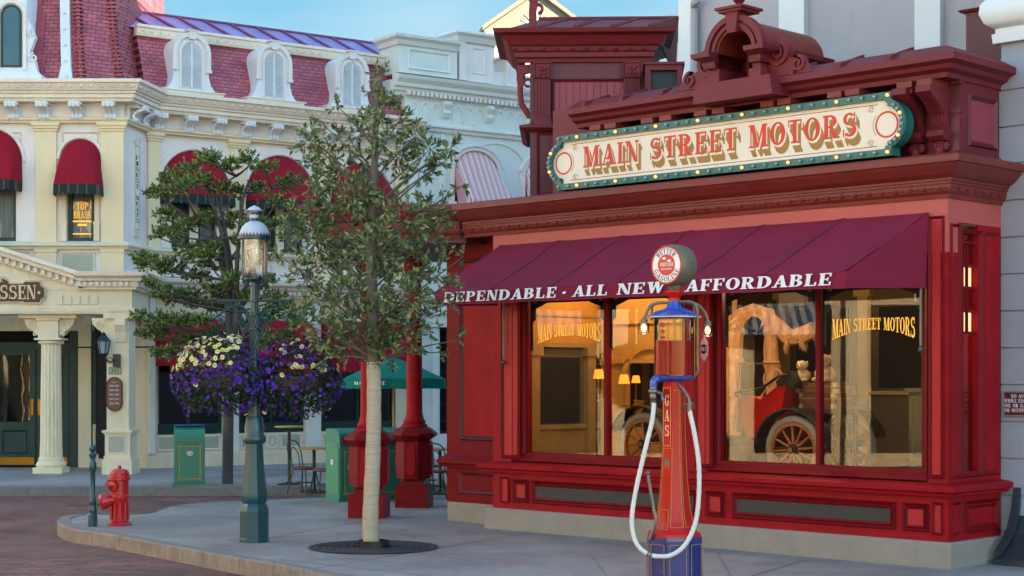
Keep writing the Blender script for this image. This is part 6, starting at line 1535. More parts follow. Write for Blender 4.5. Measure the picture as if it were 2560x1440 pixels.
b.lathe([(.185,zb_),(.185,zb_+.03),(.175,ZL(580)),(.150,ZL(568)),(.11,ZL(559)),(.07,ZL(555)),(.055,ZL(553)),(.05,ZL(545)),(.058,ZL(538)),(.05,ZL(532)),(.055,ZL(528)),(.10,ZL(527)),(.06,ZL(519)),(.03,ZL(516)),(.0,ZL(513))],0,0,32); b.build('lantern_dome', K['domew'], lp, True)
b = MB()
for k in range(28):
    a0, a1 = 2*PI*k/28, 2*PI*(k+1)/28; am = (a0+a1)/2; r = .192
    b.poly([(r*cos(a0),r*sin(a0),zb_),(r*cos(a1),r*sin(a1),zb_),(r*cos(am),r*sin(am),zb_+.045)])
b.build('crown_edge', K['iron'], lp)
b = MB(); b.lathe([(.052,ZL(556)),(.06,ZL(553)),(.05,ZL(545)),(.06,ZL(536)),(.052,ZL(530))],0,0,20); b.build('chimney_collar', K['iron'], lp, True)

# --- bollard
d = 22.4; s_ = F_PX/d; bo_ = thing('bollard', 'slender blue green iron bollard with ball top at the kerb', 'bollard', ((232-CX)/s_, d, 0))
b = MB(); b.lathe([(.062,0),(.062,.15),(.05,.17),(.04,.19)],0,0,8,R(22.5)); b.build('base', K['iron'], bo_)
b = MB(); b.lathe([(.045,.18),(.055,.22),(.04,.26),(.042,.30),(.05,.33),(.032,.36),(.032,.72),(.045,.75),(.05,.78),(.05,.84),(.035,.87),(.03,.90),(.05,.94),(.05,.96),(.025,.99),(.03,1.0)],0,0,16); b.ball((0,0,1.04),.052,14); b.build('shaft', K['iron'], bo_, True)

# --- fire hydrant
d = 22.6; s_ = F_PX/d; hy = thing('fire_hydrant', 'red fire hydrant with a large side outlet beside the bollard', 'fire hydrant', ((299-CX)/s_, d, 0))
K['hyd'] = M('hydrant red paint', '#b3121c', .3, .12, 5, .08, 60, dirt=.15, coat=.3)
b = MB(); b.lathe([(.16,0),(.165,.02),(.15,.035),(.12,.05),(.11,.06),(.105,.30),(.115,.32),(.12,.36),(.13,.37),(.13,.40),(.12,.41),(.12,.60)],0,0,20); b.build('barrel', K['hyd'], hy, True)
b = MB(); nf=16; vs=[]; 
b.lathe([(.115,.60),(.145,.61),(.145,.65),(.13,.66),(.13,.70),(.11,.735),(.07,.755),(.02,.76)],0,0,16); b.lathe([(.022,.76),(.022,.80),(.0,.80)],0,0,4); b.build('bonnet', K['hyd'], hy)
b = MB()
for k in range(10): a = R(36*k); b.box(.118*cos(a)-.012,.118*cos(a)+.012,.118*sin(a)-.012,.118*sin(a)+.012,.07,.3)
b.build('rib', K['hyd'], hy)
def outlet(ang, z, r, l, nm):
    b = MB(); t = MB().lathe([(r*.8,.08),(r*.85,l*.6),(r*1.1,l*.62),(r*1.15,l*.95),(r*.9,l),(r*.4,l+.01)],0,0,14); M_ = Matrix.Translation((0,0,z)) @ Matrix.Rotation(ang,4,'Z') @ Matrix.Rotation(R(100),4,'Y'); t.xf(M_); b.add(t.v, t.f); o = b.build(nm, K['hyd'], hy, True)
    c = MB().lathe([(r*.35,l+.012),(r*.3,l+.03),(.002,l+.03)],0,0,6); c.xf(M_); c.build('cap_nut', K['steel'], o)
outlet(R(205), .36, .095, .27, 'large_outlet'); outlet(R(250), .56, .062, .2, 'small_outlet'); outlet(R(175), .58, .05, .17, 'small_outlet')

# --- litter bins
K['bin_lit'] = M('lit bin side green', '#2f7d5c', .4, .08, 3)  # bin green lightened for the side that catches the light
def bin_(x, y, w, dp, h, rz, lbl, top='arch', emblem='badge', tall=True):
    t = thing('litter_bin', lbl, 'bin', (x, y, 0), rz)
    pr = [(0,.03),(0,h-.16),(.03,h-.07),(.1,h-.015),(.18,h),(dp-.05,h),(dp,h-.03),(dp,.03)]
    b = MB(); b.px([(a, z) for a, z in pr], 0, w); b.box(-.02, w+.02, -.02, dp+.02, 0, .05); b.build('casing', K['bingreen'], t)
    b = MB(); b.frame(.02, w-.02, .07, h-.30, -.022, -.001, .035); b.box(0, w, -.03, .0, h-.29, h-.265); b.build('door_frame', K['bingreen'], t)
    n_ = 2 if w > .8 else 1
    g = MB()
    for i in range(n_):
        a = w/n_*i; c = w/n_*(i+1); g.frame(a+.08, c-.08, .13, h-.36, -.005, -.001, .012)
        for q in (a+.08, c-.08):
            for r_ in (.13, h-.36): g.arch(q, r_, .02, .03, -.006, -.002, 0, 360, 10)
    g.build('gold_line', K['goldline'], t)
    return t
K['ovpur'] = M('badge mauve', '#9c7a9a', .5); 
sB = F_PX/30.7
t = bin_((441-CX)/sB, 30.5, .55, .45, 1.10, R(12), 'narrow green litter bin standing on the far pavement', tall=True)
b = MB(); b.arch(.28, .60, .001, .06, -.012, -.008, 0, 360, 20, .7); bb_ = b.build('badge', K['white'], t); b = MB(); b.arch(.28,.60,.035,.05,-.014,-.012,0,360,20,.65); b.box(.25,.31,-.014,-.012,.595,.605); b.build('badge_ring', K['ovpur'], bb_)
MB().box(.02,.53,.05,.35,1.101,1.12).build('lid', M('blue lid','#1d2f93',.4), t)
d2 = 26.7; s2 = F_PX/d2
t = bin_((849-CX)/s2, d2, 1.14, .62, 1.16, R(27), 'wide twin recycling bin with a white arrow emblem behind the red column')
b = MB(); b.box(.04,.53,-.004,.03,.89,1.05); b.box(.61,1.10,-.004,.03,.89,1.05); b.build('opening', K['maroon_d'], t)
b = MB()
cx_, cz_ = .27, .56
for k in range(3):
    a = R(90+120*k)
    for i in range(3):
        a0 = a-R(45)+R(30)*i; r = .13
        p, q = (cx_+r*cos(a0), cz_+r*sin(a0)), (cx_+r*cos(a0+R(30)), cz_+r*sin(a0+R(30))); n0 = (cx_+(r-.04)*cos(a0), cz_+(r-.04)*sin(a0)), (cx_+(r-.04)*cos(a0+R(30)), cz_+(r-.04)*sin(a0+R(30)))
        for u_, v_ in ((p, q), n0):
            b.tube([(u_[0],-.006,u_[1]),(v_[0],-.006,v_[1])], .004, 4)
    a2 = a+R(45); b.poly([(cx_+.15*cos(a2),-.007,cz_+.15*sin(a2)),(cx_+.07*cos(a2),-.007,cz_+.07*sin(a2)),(cx_+.11*cos(a2+R(25)),-.007,cz_+.11*sin(a2+R(25)))])
b.box(cx_-.02,cx_+.02,-.009,-.007,.51,.57); b.build('recycling_emblem', K['wtext'], t)
# side face, the light on it put into a lighter green, with badge
MB().px([(.04,.12),(.04,.86),(.12,.93),(.5,.93),(.56,.86),(.56,.12)], -.008, -.001).build('lit_side_face', K['bin_lit'], t)
b = MB(); b.arch(0,0,.02,.05,-.01,0,0,360,16); o = b.build('badge', K['white'], t); o.location = (-.01, .3, .62); o.rotation_euler = (0,0,R(-90))
# low planter-like lines
# --- cafe chairs
K['chairg'] = M('dark green cafe chair metal', '#0c352b', .4, .15, 6); K['seat'] = M('red brown cane seat', '#6d3a2c', .6, .2, 10)
def cafe_chair(x, y, rz, lbl):
    t = thing('cafe_chair', lbl, 'chair', (x, y, 0), rz, 'green bentwood chairs at the cafe tables')
    MB().lathe([(.18,.42),(.2,.435),(.2,.455),(.17,.465)],0,0,18).build('seat', K['seat'], t, True)
    for sx, sy in ((-1,-1),(1,-1),(-1,1),(1,1)):
        MB().tube([(sx*.13,sy*.13,.43),(sx*.17,sy*.17,.2),(sx*.21,sy*.20,0)], .013, 6).build('leg', K['chairg'], t, True)
    b = MB(); b.tube([(.15*cos(R(a)),.15*sin(R(a)),.2) for a in range(0,361,30)], .008, 5); b.build('stretcher', K['chairg'], t, True)
    b = MB(); pts = [(-.17,.15,.45),(-.18,.2,.7),(-.14,.24,.86),(0,.26,.91),(.14,.24,.86),(.18,.2,.7),(.17,.15,.45)]; b.tube(catmull(pts,4), .012, 6)
    pts = [(-.1,.16,.45),(-.1,.2,.68),(0,.235,.80),(.1,.2,.68),(.1,.16,.45)]; b.tube(catmull(pts,4), .009, 6); b.build('backrest', K['chairg'], t, True)
def gx(px, d): return (px-CX)*d/F_PX
dc = 28.5
cafe_chair(gx(760,dc), dc, R(60), 'green cafe chair left of the low table, backrest towards the lamp')
cafe_chair(gx(812,28.0), 28.0, R(-60), 'green cafe chair half hidden behind the left end of the recycling bin')
cafe_chair(gx(1092,27.6), 27.6, R(170), 'green cafe chair between the red column and the shop, back to the camera')
cafe_chair(gx(1072,29.2), 29.2, R(30), 'green cafe chair beyond the other one between column and shop')
def table(x, y, r, h, lbl, base=.25):
    t = thing('cafe_table', lbl, 'table', (x, y, 0))
    MB().lathe([(r-.01,h-.03),(r,h-.025),(r,h-.005),(r-.01,h)],0,0,28).build('table_top', K['wood'], t, True)
    MB().lathe([(base,0),(base,.02),(.04,.06),(.03,.1),(.03,h-.04),(.12,h-.03)],0,0,16).build('pedestal', K['black'], t, True)
table(gx(723,30.9), 30.9, .27, 1.09, 'tall round cafe table with a tan top on a black post', .22)
table(gx(785,28.9), 28.9, .34, .78, 'low cafe table between the left pair of green chairs'); table(gx(1100,28.6), 28.6, .34, .78, 'low cafe table glimpsed between the red column and the shop')
# --- green parasol
K['paras'] = M('green parasol cloth', '#0a6a5d', .8, .12, 2, .1, 120, spec=.2)
du = 29.3; ux = gx(985, du); um = thing('parasol', 'green market parasol open over the cafe tables behind the young tree', 'parasol', (ux, du, 0))
MB().lathe([(.25,0),(.25,.06),(.03,.08),(.022,2.7)],0,0,12).build('pole', K['wood'], um, True)
b = MB(); zt0 = CAMZ+(941-893)*du/F_PX; zt1 = CAMZ+(941-948)*du/F_PX; zt2_ = CAMZ+(941-972)*du/F_PX; n = 8; rr_ = .96
cor8 = [(rr_*cos(R(22.5+45*k)), rr_*sin(R(22.5+45*k))) for k in range(n)]
vs = [(0,0,zt0)]; fs = []
for k in range(n): vs.append((cor8[k][0]*.5, cor8[k][1]*.5, (zt0+zt1)/2+.02))
for k in range(n): vs.append((*cor8[k], zt1))
for k in range(n):
    x0,y0 = cor8[k]; x1,y1 = cor8[(k+1)%n]; vs.append(((x0+x1)/2*.96,(y0+y1)/2*.96,zt1+.02))
for k in range(n):
    j = (k+1) % n; fs += [(0,1+k,1+j),(1+k,9+k,17+k),(1+k,17+k,1+j),(1+j,17+k,9+j)]
b.add(vs, fs)
for k in range(n):
    p, q, m_ = vs[9+k], vs[9+(k+1)%n], vs[17+k]
    b.poly([p, m_, (m_[0]*1.01,m_[1]*1.01,zt2_+.01), (p[0]*1.01,p[1]*1.01,zt2_)]); b.poly([m_, q, (q[0]*1.01,q[1]*1.01,zt2_), (m_[0]*1.01,m_[1]*1.01,zt2_+.01)])
cn = b.build('canopy', K['paras'], um)
mb = text_flat('MARKET ST.', -.30, .30, zt2_+.075, .055, -rr_*.93-.03, .1); t2 = text_flat('DELI', -.1, .12, zt2_+.02, .045, -rr_*.93-.03, .1); mb.add(t2.v, t2.f); mb.xf(Matrix.Rotation(R(-22),4,'Z')); mb.build('lettering', K['wtext'], cn)
b = MB()
for k in range(n): b.tube([(0,0,zt0-.03),(cor8[k][0],cor8[k][1],zt1-.01)], .008, 4)
b.build('ribs', K['wood'], um)

# ================================================================== GAS PUMP
dp_ = 15.7; sp_ = F_PX/dp_
def ZP(py): return CAMZ+(HY-py)/sp_
pu = thing('gas_pump', 'tall antique red and blue visible fuel pump with a round lit-style globe and white hose', 'fuel pump', ((1686-CX)/sp_, dp_, 0), R(-43))
K['pred'] = M('glossy pump red', '#b80f0a', .35, .10, 4, coat=.1, spec=.3, dirt=.06); K['pblue'] = M('glossy pump blue', '#14266c', .25, .12, 4, coat=.5, dirt=.06); K['cblue'] = M('cobalt blue paint', '#1d49a8', .25, .1, 5, coat=.4)
K['fuel'] = M('red fuel', '#9a0408', .6, .04, 3, spec=.1)
nf = 12
def ribbed(prof, n=36, amp=.04, k=9, p=.6):
    vs = []; fs = []
    for r, z in prof:
        for i in range(n):
            a = 2*PI*i/n; q = r*(1+amp*abs(cos(a*k/2))**p-amp); vs.append((q*cos(a), q*sin(a), z))
    for j in range(len(prof)-1):
        for i in range(n): q = (i+1) % n; fs.append((j*n+i, j*n+q, (j+1)*n+q, (j+1)*n+i))
    fs.append(tuple((len(prof)-1)*n+i for i in range(n)))
    return MB().add(vs, fs)
zt_b = ZP(1340)
MB().lathe([(.30,0),(.30,.03),(.275,.05),(.27,.12),(.265,zt_b-.03),(.262,zt_b),(.20,zt_b+.01)],0,0,8,R(22.5)).build('base', K['pblue'], pu)
b = MB()
for a in range(0, 360, 45):
    q = MB().frame(-.078, .078, .10, zt_b-.06, -.2585, -.2535, .004); q.xf(Matrix.Rotation(R(a),4,'Z')); b.add(q.v, q.f)
b.build('gold_line', K['goldline'], pu)
# flaring fluted red column
pr_ = [(.245,ZP(1342)),(.24,ZP(1332)),(.19,ZP(1322)),(.168,ZP(1300)),(.145,ZP(1262)),(.122,ZP(1200)),(.107,ZP(1130)),(.101,ZP(1060)),(.099,ZP(985)),(.104,ZP(955))]
b = MB(); vs = []; fs = []; n = 8
for r, z in pr_:
    for i in range(n): a = R(22.5+45*i); vs.append((r*1.06*cos(a), r*1.06*sin(a), z))
for j in range(len(pr_)-1):
    for i in range(n): q = (i+1) % n; fs.append((j*n+i, j*n+q, (j+1)*n+q, (j+1)*n+i))
b.add(vs, fs); b.build('column', K['pred'], pu, True)
b = MB()
def face_line(f0, z0_, z1_, hw):   # pinstripe border following the column's flare on the front face
    def rad(z):
        for (r0, a0), (r1, a1) in zip(pr_[:-1], pr_[1:]):
            if a0 <= z <= a1: return r0+(r1-r0)*(z-a0)/(a1-a0)
        return pr_[-1][0] if z > pr_[-1][1] else pr_[0][0]
    N_ = 12
    for s_ in (-1, 1):
        pts = []
        for i in range(N_+1):
            z = z0_+(z1_-z0_)*i/N_; r = rad(z)*1.06*cos(R(22.5)); w = r*math.tan(R(22.5))*hw; pts.append((s_*w, -r-.002, z))
        q = MB().tube(pts, .0028, 4); q.xf(Matrix.Rotation(R(f0),4,'Z')); b.add(q.v, q.f)
    for z in (z0_, z1_):
        r = rad(z)*1.06*cos(R(22.5)); w = r*math.tan(R(22.5))*hw; q = MB().tube([(-w,-r-.002,z),(w,-r-.002,z)], .0028, 4); q.xf(Matrix.Rotation(R(f0),4,'Z')); b.add(q.v, q.f)
for f0 in (-45, 45, 90): face_line(f0, ZP(1315), ZP(975), .82)
face_line(0, ZP(1120), ZP(965), .95); face_line(0, ZP(1320), ZP(1272), .75)
b.build('gold_line', K['goldline'], pu)
# GAS panel
pnl = MB().box(-.05,.05,-.112,-.095,ZP(1118),ZP(965)).build('name_plate', K['pred'], pu)
mb = MB()
for ch, py in (('G', 1015), ('A', 1052), ('S', 1090)):
    t = text_flat(ch, -.026, .026, ZP(py), .105, -.1135, 0); mb.add(t.v, t.f)
mb.frame(-.045,.045,ZP(1114),ZP(969),-.1135,-.112,.003)
mb.build('lettering', M('cream gold letters','#e0c184',.5), pnl)
MB().box(-.03,.03,-.115,-.09,ZP(1165),ZP(1148)).build('brass_plate', K['galv'], pu)
b = MB(); b.lathe([(.09,ZP(958)),(.12,ZP(950)),(.20,ZP(946)),(.205,ZP(941)),(.19,ZP(939))],0,0,28); b.build('tank_base', K['cblue'], pu, True)
zc0_, zc1_, zfu = ZP(938), ZP(790), ZP(852)
MB().lathe([(.188,zc0_),(.188,zc1_)],0,0,32).build('glass_cylinder', K['glassC'], pu, True)
MB().lathe([(.178,zc0_+.002),(.178,zfu)],0,0,32).build('red_fuel', K['fuel'], pu, True)
b = MB()
for k in range(9):
    z = ZP(930)+k*(ZP(800)-ZP(930))/9; q = MB().lathe([(.004,z-.012),(.03,z),(.03,z+.006),(.004,z+.018)],0,0,12); b.add([(x-.08,y-.08,zz) for x,y,zz in q.v], q.f)
b.build('gallon_marker', M('orange gallon markers','#d06a38',.5), pu, True)
b = MB()
for a in (20, 110, 200, 290): b.tube([(.196*cos(R(a)),.196*sin(R(a)),zc0_),(.196*cos(R(a)),.196*sin(R(a)),zc1_)], .004, 6)
b.tube([(.0,0,zc0_),(0,0,zc1_)], .012, 8); b.build('tie_rod', K['brass'], pu, True)
b = MB(); b.lathe([(.21,ZP(797)),(.25,ZP(794)),(.25,ZP(789)),(.19,ZP(781)),(.09,ZP(773)),(.06,ZP(760)),(.055,ZP(752))],0,0,28)
for k in range(8): a = R(45*k); b.tube([(.07*cos(a),.07*sin(a),ZP(772)),(.17*cos(a),.17*sin(a),ZP(781)),(.20*cos(a),.20*sin(a),ZP(786))], .012, 5)
b.build('tank_cap', K['cblue'], pu, True)
MB().lathe([(.2515,ZP(794.5)),(.2515,ZP(792))],0,0,28).build('cap_rim', M('cream cap rim','#c9bd98',.5), pu, True)
b = MB(); b.lathe([(.06,ZP(753)),(.055,ZP(745)),(.09,ZP(731)),(.09,ZP(728)),(.07,ZP(726))],0,0,8,R(22.5)); b.build('globe_holder', K['pred'], pu)
b = MB(); b.lathe([(.07,ZP(728)),(.05,ZP(722)),(.06,ZP(712))],0,0,20); b.build('globe_neck', K['galv'], pu, True)
# globe drum, facing along -y locally
zg = ZP(664); rg = .188; 
def drum(b, prof, n=36):
    vs = []; fs = []
    for r, y in prof:
        for i in range(n): a = 2*PI*i/n; vs.append((r*cos(a), y, zg+r*sin(a)))
    for j in range(len(prof)-1):
        for i in range(n): q = (i+1) % n; fs.append((j*n+i, j*n+q, (j+1)*n+q, (j+1)*n+i))
    fs.append(tuple(range(n))); fs.append(tuple((len(prof)-1)*n+i for i in range(n))); return b.add(vs, fs)
gl = drum(MB(), [(.165,-.115),(rg-.01,-.12),(rg,-.10),(rg+.008,-.04),(rg+.008,.04),(rg,.10),(.16,.12)]).build('globe_casing', K['galv'], pu, True)
b = MB(); b.arch(0, zg, .162, .178, -.1245, -.119, 0, 360, 40); b.build('red_rim', M('globe red','#b81a1c',.3), gl)
b = MB(); b.arch(0, zg, .001, .1625, -.1215, -.118, 0, 360, 40); b.build('globe_face', M('globe white','#e4e6ea',.3), gl)
b = MB(); b.arch(0, zg, .001, .100, -.1225, -.1216, 0, 360, 40); b.build('red_disc', M('globe red disc','#c62328',.3), gl)
def ringtext(s, r, h, amid, rev, spread):
    mb = MB(); W = text_width(s, .12)
    def fm(a, q, k):
        if not rev: th = R(amid) + R(spread)*(.5-a/W); rr = r+q*h
        else: th = R(amid) - R(spread)*(.5-a/W); rr = r+h-q*h
        return (rr*cos(th), -.1228-k*.0003, zg+rr*sin(th))
    put_text(mb, s, fm, .12); return mb
mb = ringtext('BETTER', .108, .046, 90, False, 105); t = ringtext('GASOLINE', .108, .046, 270, True, 145); mb.add(t.v, t.f); mb.build('lettering', M('globe navy letters','#1b3157',.4), gl)
mb = text_flat('WHITE ROSE', -.08, .08, zg-.012, .034, -.1228, .08, .25); t = text_flat('REGISTERED', -.062, .062, zg-.045, .016, -.1228, .1); mb.add(t.v, t.f)
for cx_, cz_ in ((-.025, .06), (.035, .035)): mb.py([(cx_-.03,zg+cz_),(cx_-.012,zg+cz_+.014),(cx_+.014,zg+cz_+.012),(cx_+.022,zg+cz_),(cx_+.006,zg+cz_-.012)], -.1232, -.1226)
mb.build('lettering', K['wtext'], gl)
# curved lamp brackets and bulbs in jars (world left/right of the pump)
Mi = Matrix.Rotation(R(43),4,'Z')
def wl(pts): return [tuple(Mi @ Vector(p)) for p in pts]     # offsets given in world axes -> local
arms = MB()
for s_, py in ((-1, 805), (1, 808)):
    x1 = .285 if s_ < 0 else .305
    pts = catmull([(s_*.04,0,ZP(758)),(s_*.14,-.02,ZP(757)),(s_*.22,-.03,ZP(764)),(s_*(x1-.02),-.03,ZP(784)),(s_*x1,-.03,ZP(802))], 5); arms.tube(wl(pts), .014, 8)
    pts = catmull([(s_*.03,.04,ZP(758)),(s_*.12,.08,ZP(757)),(s_*.19,.12,ZP(762)),(s_*.2,.13,ZP(780)),(s_*.205,.13,ZP(800))], 5); arms.tube(wl(pts), .011, 8)
pts = catmull([(.04,-.04,ZP(755)),(.14,-.13,ZP(756)),(.19,-.155,ZP(768)),(.2,-.16,ZP(800)),(.2,-.16,ZP(900)),(.2,-.16,ZP(930)),(.14,-.1,ZP(948))], 5); arms.tube(wl(pts), .012, 8)
arms.build('lamp_bracket', K['galv'], pu, True)
for s_, pxb, py in ((-1, 1609, 800), (1, 1768, 806)):
    X = (pxb-1686)/sp_; p = wl([(X,-.03,0)])[0]
    MB().lathe([(.02,ZP(py)+.02),(.035,ZP(py)),(.035,ZP(py)-.03)], p[0], p[1], 14).build('lamp_socket', K['galv'], pu, True)
    j = MB().lathe([(.04,ZP(py)-.028),(.05,ZP(py)-.05),(.05,ZP(py)-.12),(.03,ZP(py)-.135)], p[0], p[1], 16).build('lamp_jar', K['glassC'], pu, True)
    MB().ball((p[0],p[1],ZP(py)-.075), .024, 10, 1, 1, 1.5).build('bulb', M('warm pump bulb','#ffd8a0',.3,0,emit='#ffb060',es=2.5), j, True)
# FRY disc sign
X = (1758-1686)/sp_; p = wl([(X,-.08,0)])[0]; zf_ = ZP(873)
b = MB(); o_ = [(.0,.115),(.028,.075),(.036,.05),(.032,.035),(.045,0),(.032,-.035),(.036,-.05),(.028,-.075),(0,-.115)]; o_ = o_ + [(-x, z) for x, z in o_[::-1][1:-1]]
b.py([(p[0]+x, zf_+z) for x, z in o_], p[1]-.006, p[1]+.006); fs_ = b.build('maker_badge', M('badge pink','#c98a88',.5), pu)
b = MB(); b.arch(p[0], zf_, .001, .036, p[1]-.008, p[1]-.006, 0, 360, 20, 1.25); b.build('badge_centre', K['black'], fs_)
t = text_flat('FRY', p[0]-.03, p[0]+.03, zf_-.018, .036, p[1]-.0085, .08); t.build('lettering', M('badge letters','#dfb9b4',.5), fs_)
# blue elbow, valve, hose
b = MB(); pts = catmull([(-.06,-.05,ZP(945)),(-.15,-.08,ZP(946)),(-.2,-.1,ZP(952)),(-.205,-.1,ZP(968))], 5); b.tube(wl(pts), .035, 10); b.build('outlet_elbow', K['cblue'], pu, True)
b = MB(); q = wl([(-.205,-.1,0)])[0]; b.lathe([(.034,ZP(966)),(.034,ZP(972)),(.046,ZP(974)),(.046,ZP(980)),(.03,ZP(984)),(.036,ZP(990)),(.036,ZP(996)),(.026,ZP(1000)),(.028,ZP(1010))], q[0], q[1], 12)
q2 = wl([(-.205,-.1,ZP(978)),(-.13,-.14,ZP(984)),(-.12,-.15,ZP(1000))]); b.tube(q2, .018, 6); b.build('valve', K['steel'], pu, True)
hz = [(1632,1008,-.12),(1627,1050,-.14),(1612,1110,-.17),(1592,1190,-.2),(1576,1270,-.23),(1574,1320,-.25),(1586,1362,-.28),(1612,1385,-.30),(1640,1391,-.31),(1672,1387,-.30),(1705,1362,-.28),(1731,1310,-.25),(1741,1240,-.23),(1741,1160,-.22),(1732,1090,-.2),(1722,1040,-.18),(1719,1022,-.17)]
pts = [((px-1686)/((F_PX/(dp_+dy))) + 0, dy, CAMZ+(HY-py)*(dp_+dy)/F_PX) for px, py, dy in hz]
b = MB(); cp = catmull(pts, 8); b.tube(wl(cp), [.021+.0016*(i % 2) for i in range(len(cp))], 10); hs = b.build('hose', K['rub'], pu, True)
b = MB(); 
for i in (56, 58): b.ball(wl([cp[i]])[0], .027, 8)
b.build('hose_clip', K['steel'], pu, True)
b = MB(); e_ = pts[-1]; b.tube(wl(catmull([e_, (e_[0]-.0,e_[1],e_[2]+.06),(e_[0]-.015,e_[1]+.02,e_[2]+.12),(e_[0]-.08,e_[1]+.06,e_[2]+.22),(e_[0]-.1,e_[1]+.08,e_[2]+.25)],4)), .015, 8)
b.tube(wl([(e_[0]-.06,e_[1],e_[2]+.03),(e_[0]+.03,e_[1],e_[2]+.05),(e_[0]+.045,e_[1],e_[2]+.0)]), .012, 6); b.tube(wl([(e_[0],e_[1],e_[2]-.03),(e_[0],e_[1],e_[2]+.05)]), .026, 8)
b.build('nozzle', K['steel'], pu, True)
b = MB(); lv_ = [(1617,1182,-.1),(1622,1215,-.12),(1631,1270,-.14),(1636,1300,-.16),(1622,1345,-.14)]
pts = [((px-1686)/sp_, dy, ZP(py)) for px, py, dy in lv_]; b.tube(wl(catmull(pts,4)), .016, 8); b.ball(wl([pts[0]])[0], .024, 8); b.build('pump_lever', K['steel'], pu, True)

# ================================================================== TREES AND FLOWERS
K['leaf'] = M_leaf('holm oak leaves', ['#33432a','#4c5d3b','#68784c','#98a36f','#3b4a32'], .42, .2)
K['leaf2'] = M_leaf('cloud pruned leaves', ['#2a3a24','#445833','#687c40','#9aa75c','#334329'], .45, .2)
K['bark'] = M('grey green bark', '#5a5548', .9, .3, 6, .8, 40, stretch=(1,1,.3)); K['barkw'] = M('pale banded trunk wrap', '#ab9e8a', .85, .18, 4, .5, 30, stretch=(.4,.4,7), dirt=.25)
K['barkg'] = M('dark grey trunk', '#4a4440', .9, .3, 6, .8, 50, stretch=(1,1,.3))
def leaf(mb, p, dirv, L, W, rnd):
    d = Vector(dirv).normalized(); s = d.orthogonal().normalized(); s.rotate(Matrix.Rotation(rnd.uniform(0, 2*PI), 3, d)); n = d.cross(s)
    p = Vector(p); m = p + d*L*.5
    mb.v += [tuple(p), tuple(m + s*W*.5 + n*W*.12), tuple(p + d*L + n*L*.1), tuple(m - s*W*.5 + n*W*.12)]
    k = len(mb.v)-4; mb.f += [(k, k+1, k+2), (k, k+2, k+3)]
def clump(mb, c, r, n, rnd, L=.06, W=.022, flat=1.0, tw=None, up=.35):
    c = Vector(c)
    nt_ = max(3, int(n/9))
    for _ in range(nt_):
        v = Vector((rnd.gauss(0,1), rnd.gauss(0,1), rnd.gauss(0,1))).normalized(); rad = r*rnd.uniform(.45, 1.08)
        q = c + Vector((v.x*rad, v.y*rad, v.z*rad*flat))
        d = (v + Vector((0,0,up))).normalized()
        if tw is not None and rnd.random() < .5: tw.tube([c + (q-c)*.3, q], [.004,.002], 3)
        for k in range(9):
            dd = (d + Vector((rnd.uniform(-1,1), rnd.uniform(-1,1), rnd.uniform(-1,1)))*.75)
            leaf(mb, q + d*rnd.uniform(-.06,.05), dd, L*rnd.uniform(.7,1.25), W*rnd.uniform(.8,1.2), rnd)
rnd = random.Random(11)
# --- young tree in the grate
dt = 19.6; st_ = F_PX/dt
tr = thing('young_tree', 'young evergreen tree with a pale wrapped trunk in the foreground grate', 'tree', (gx(934, dt), dt, 0))
tx = gx(934, dt)
def TP(px, py, dy=0): dd = dt+dy; return ((px-CX)*dd/F_PX - tx, dy, CAMZ+(HY-py)*dd/F_PX)
pts = catmull([TP(929,1376),TP(926,1300),TP(932,1150),TP(935,1000),TP(933,905)], 6); n_ = len(pts)
MB().tube(pts, [.098-.018*i/n_+.003*sin(i*2.1) for i in range(n_)], 14).build('wrapped_trunk', K['barkw'], tr, True)
pts = catmull([TP(933,912),TP(932,800),TP(928,650),TP(930,520),TP(936,420),TP(938,320),TP(945,230),TP(955,185)], 6); n_ = len(pts)
lm = MB(); lm.tube(pts, [.075*(1-i/n_)**.8+.006 for i in range(n_)], 10)
cl = [(955,190,22,0),(925,235,22,.1),(985,235,28,-.1),(955,270,48,.0),(905,290,22,.2),(1000,300,35,.1),(940,330,45,-.2),(840,262,16,.1),(795,300,16,.2),(870,345,35,.1),(770,350,30,0),(760,400,22,.3),(820,390,32,-.1),(800,450,40,.1),(850,430,40,.3),(985,380,50,.2),(1040,340,30,.1),(1075,375,38,-.1),(1120,370,22,.1),(1140,360,14,0),(1050,420,48,.1),(1100,410,30,.2),(905,400,34,.2),(960,450,50,-.1),(1010,470,52,.2),(880,480,50,-.2),(830,510,45,.2),(780,520,40,0),(730,540,30,.1),(935,530,60,.2),(1010,550,60,-.2),(1075,520,45,.1),(1120,540,25,.3),(1155,465,14,.1),(860,570,60,.1),(790,590,50,-.1),(735,600,34,.2),(1070,600,50,.1),(1120,620,30,-.1),(1160,640,16,.1),(940,620,60,-.3),(880,650,58,.3),(1010,650,60,.2),(810,660,50,.0),(755,690,34,.1),(700,640,16,.1),(1080,680,45,.0),(1110,740,32,.1),(940,710,65,.2),(1010,740,60,-.2),(865,730,55,-.2),(800,750,48,.2),(750,770,30,0),(940,800,65,-.1),(1000,830,58,.2),(870,810,55,.1),(810,830,45,-.1),(765,810,28,.2),(1060,800,50,.1),(1110,820,32,-.1),(1145,850,20,.1),(1060,870,36,.2),(960,870,42,0),(880,870,45,.2),(820,890,30,.1),(1110,880,22,.2),(780,350,24,-.2),(1130,390,18,-.2),(715,560,16,0),(1150,720,12,.1)]
lf = MB()
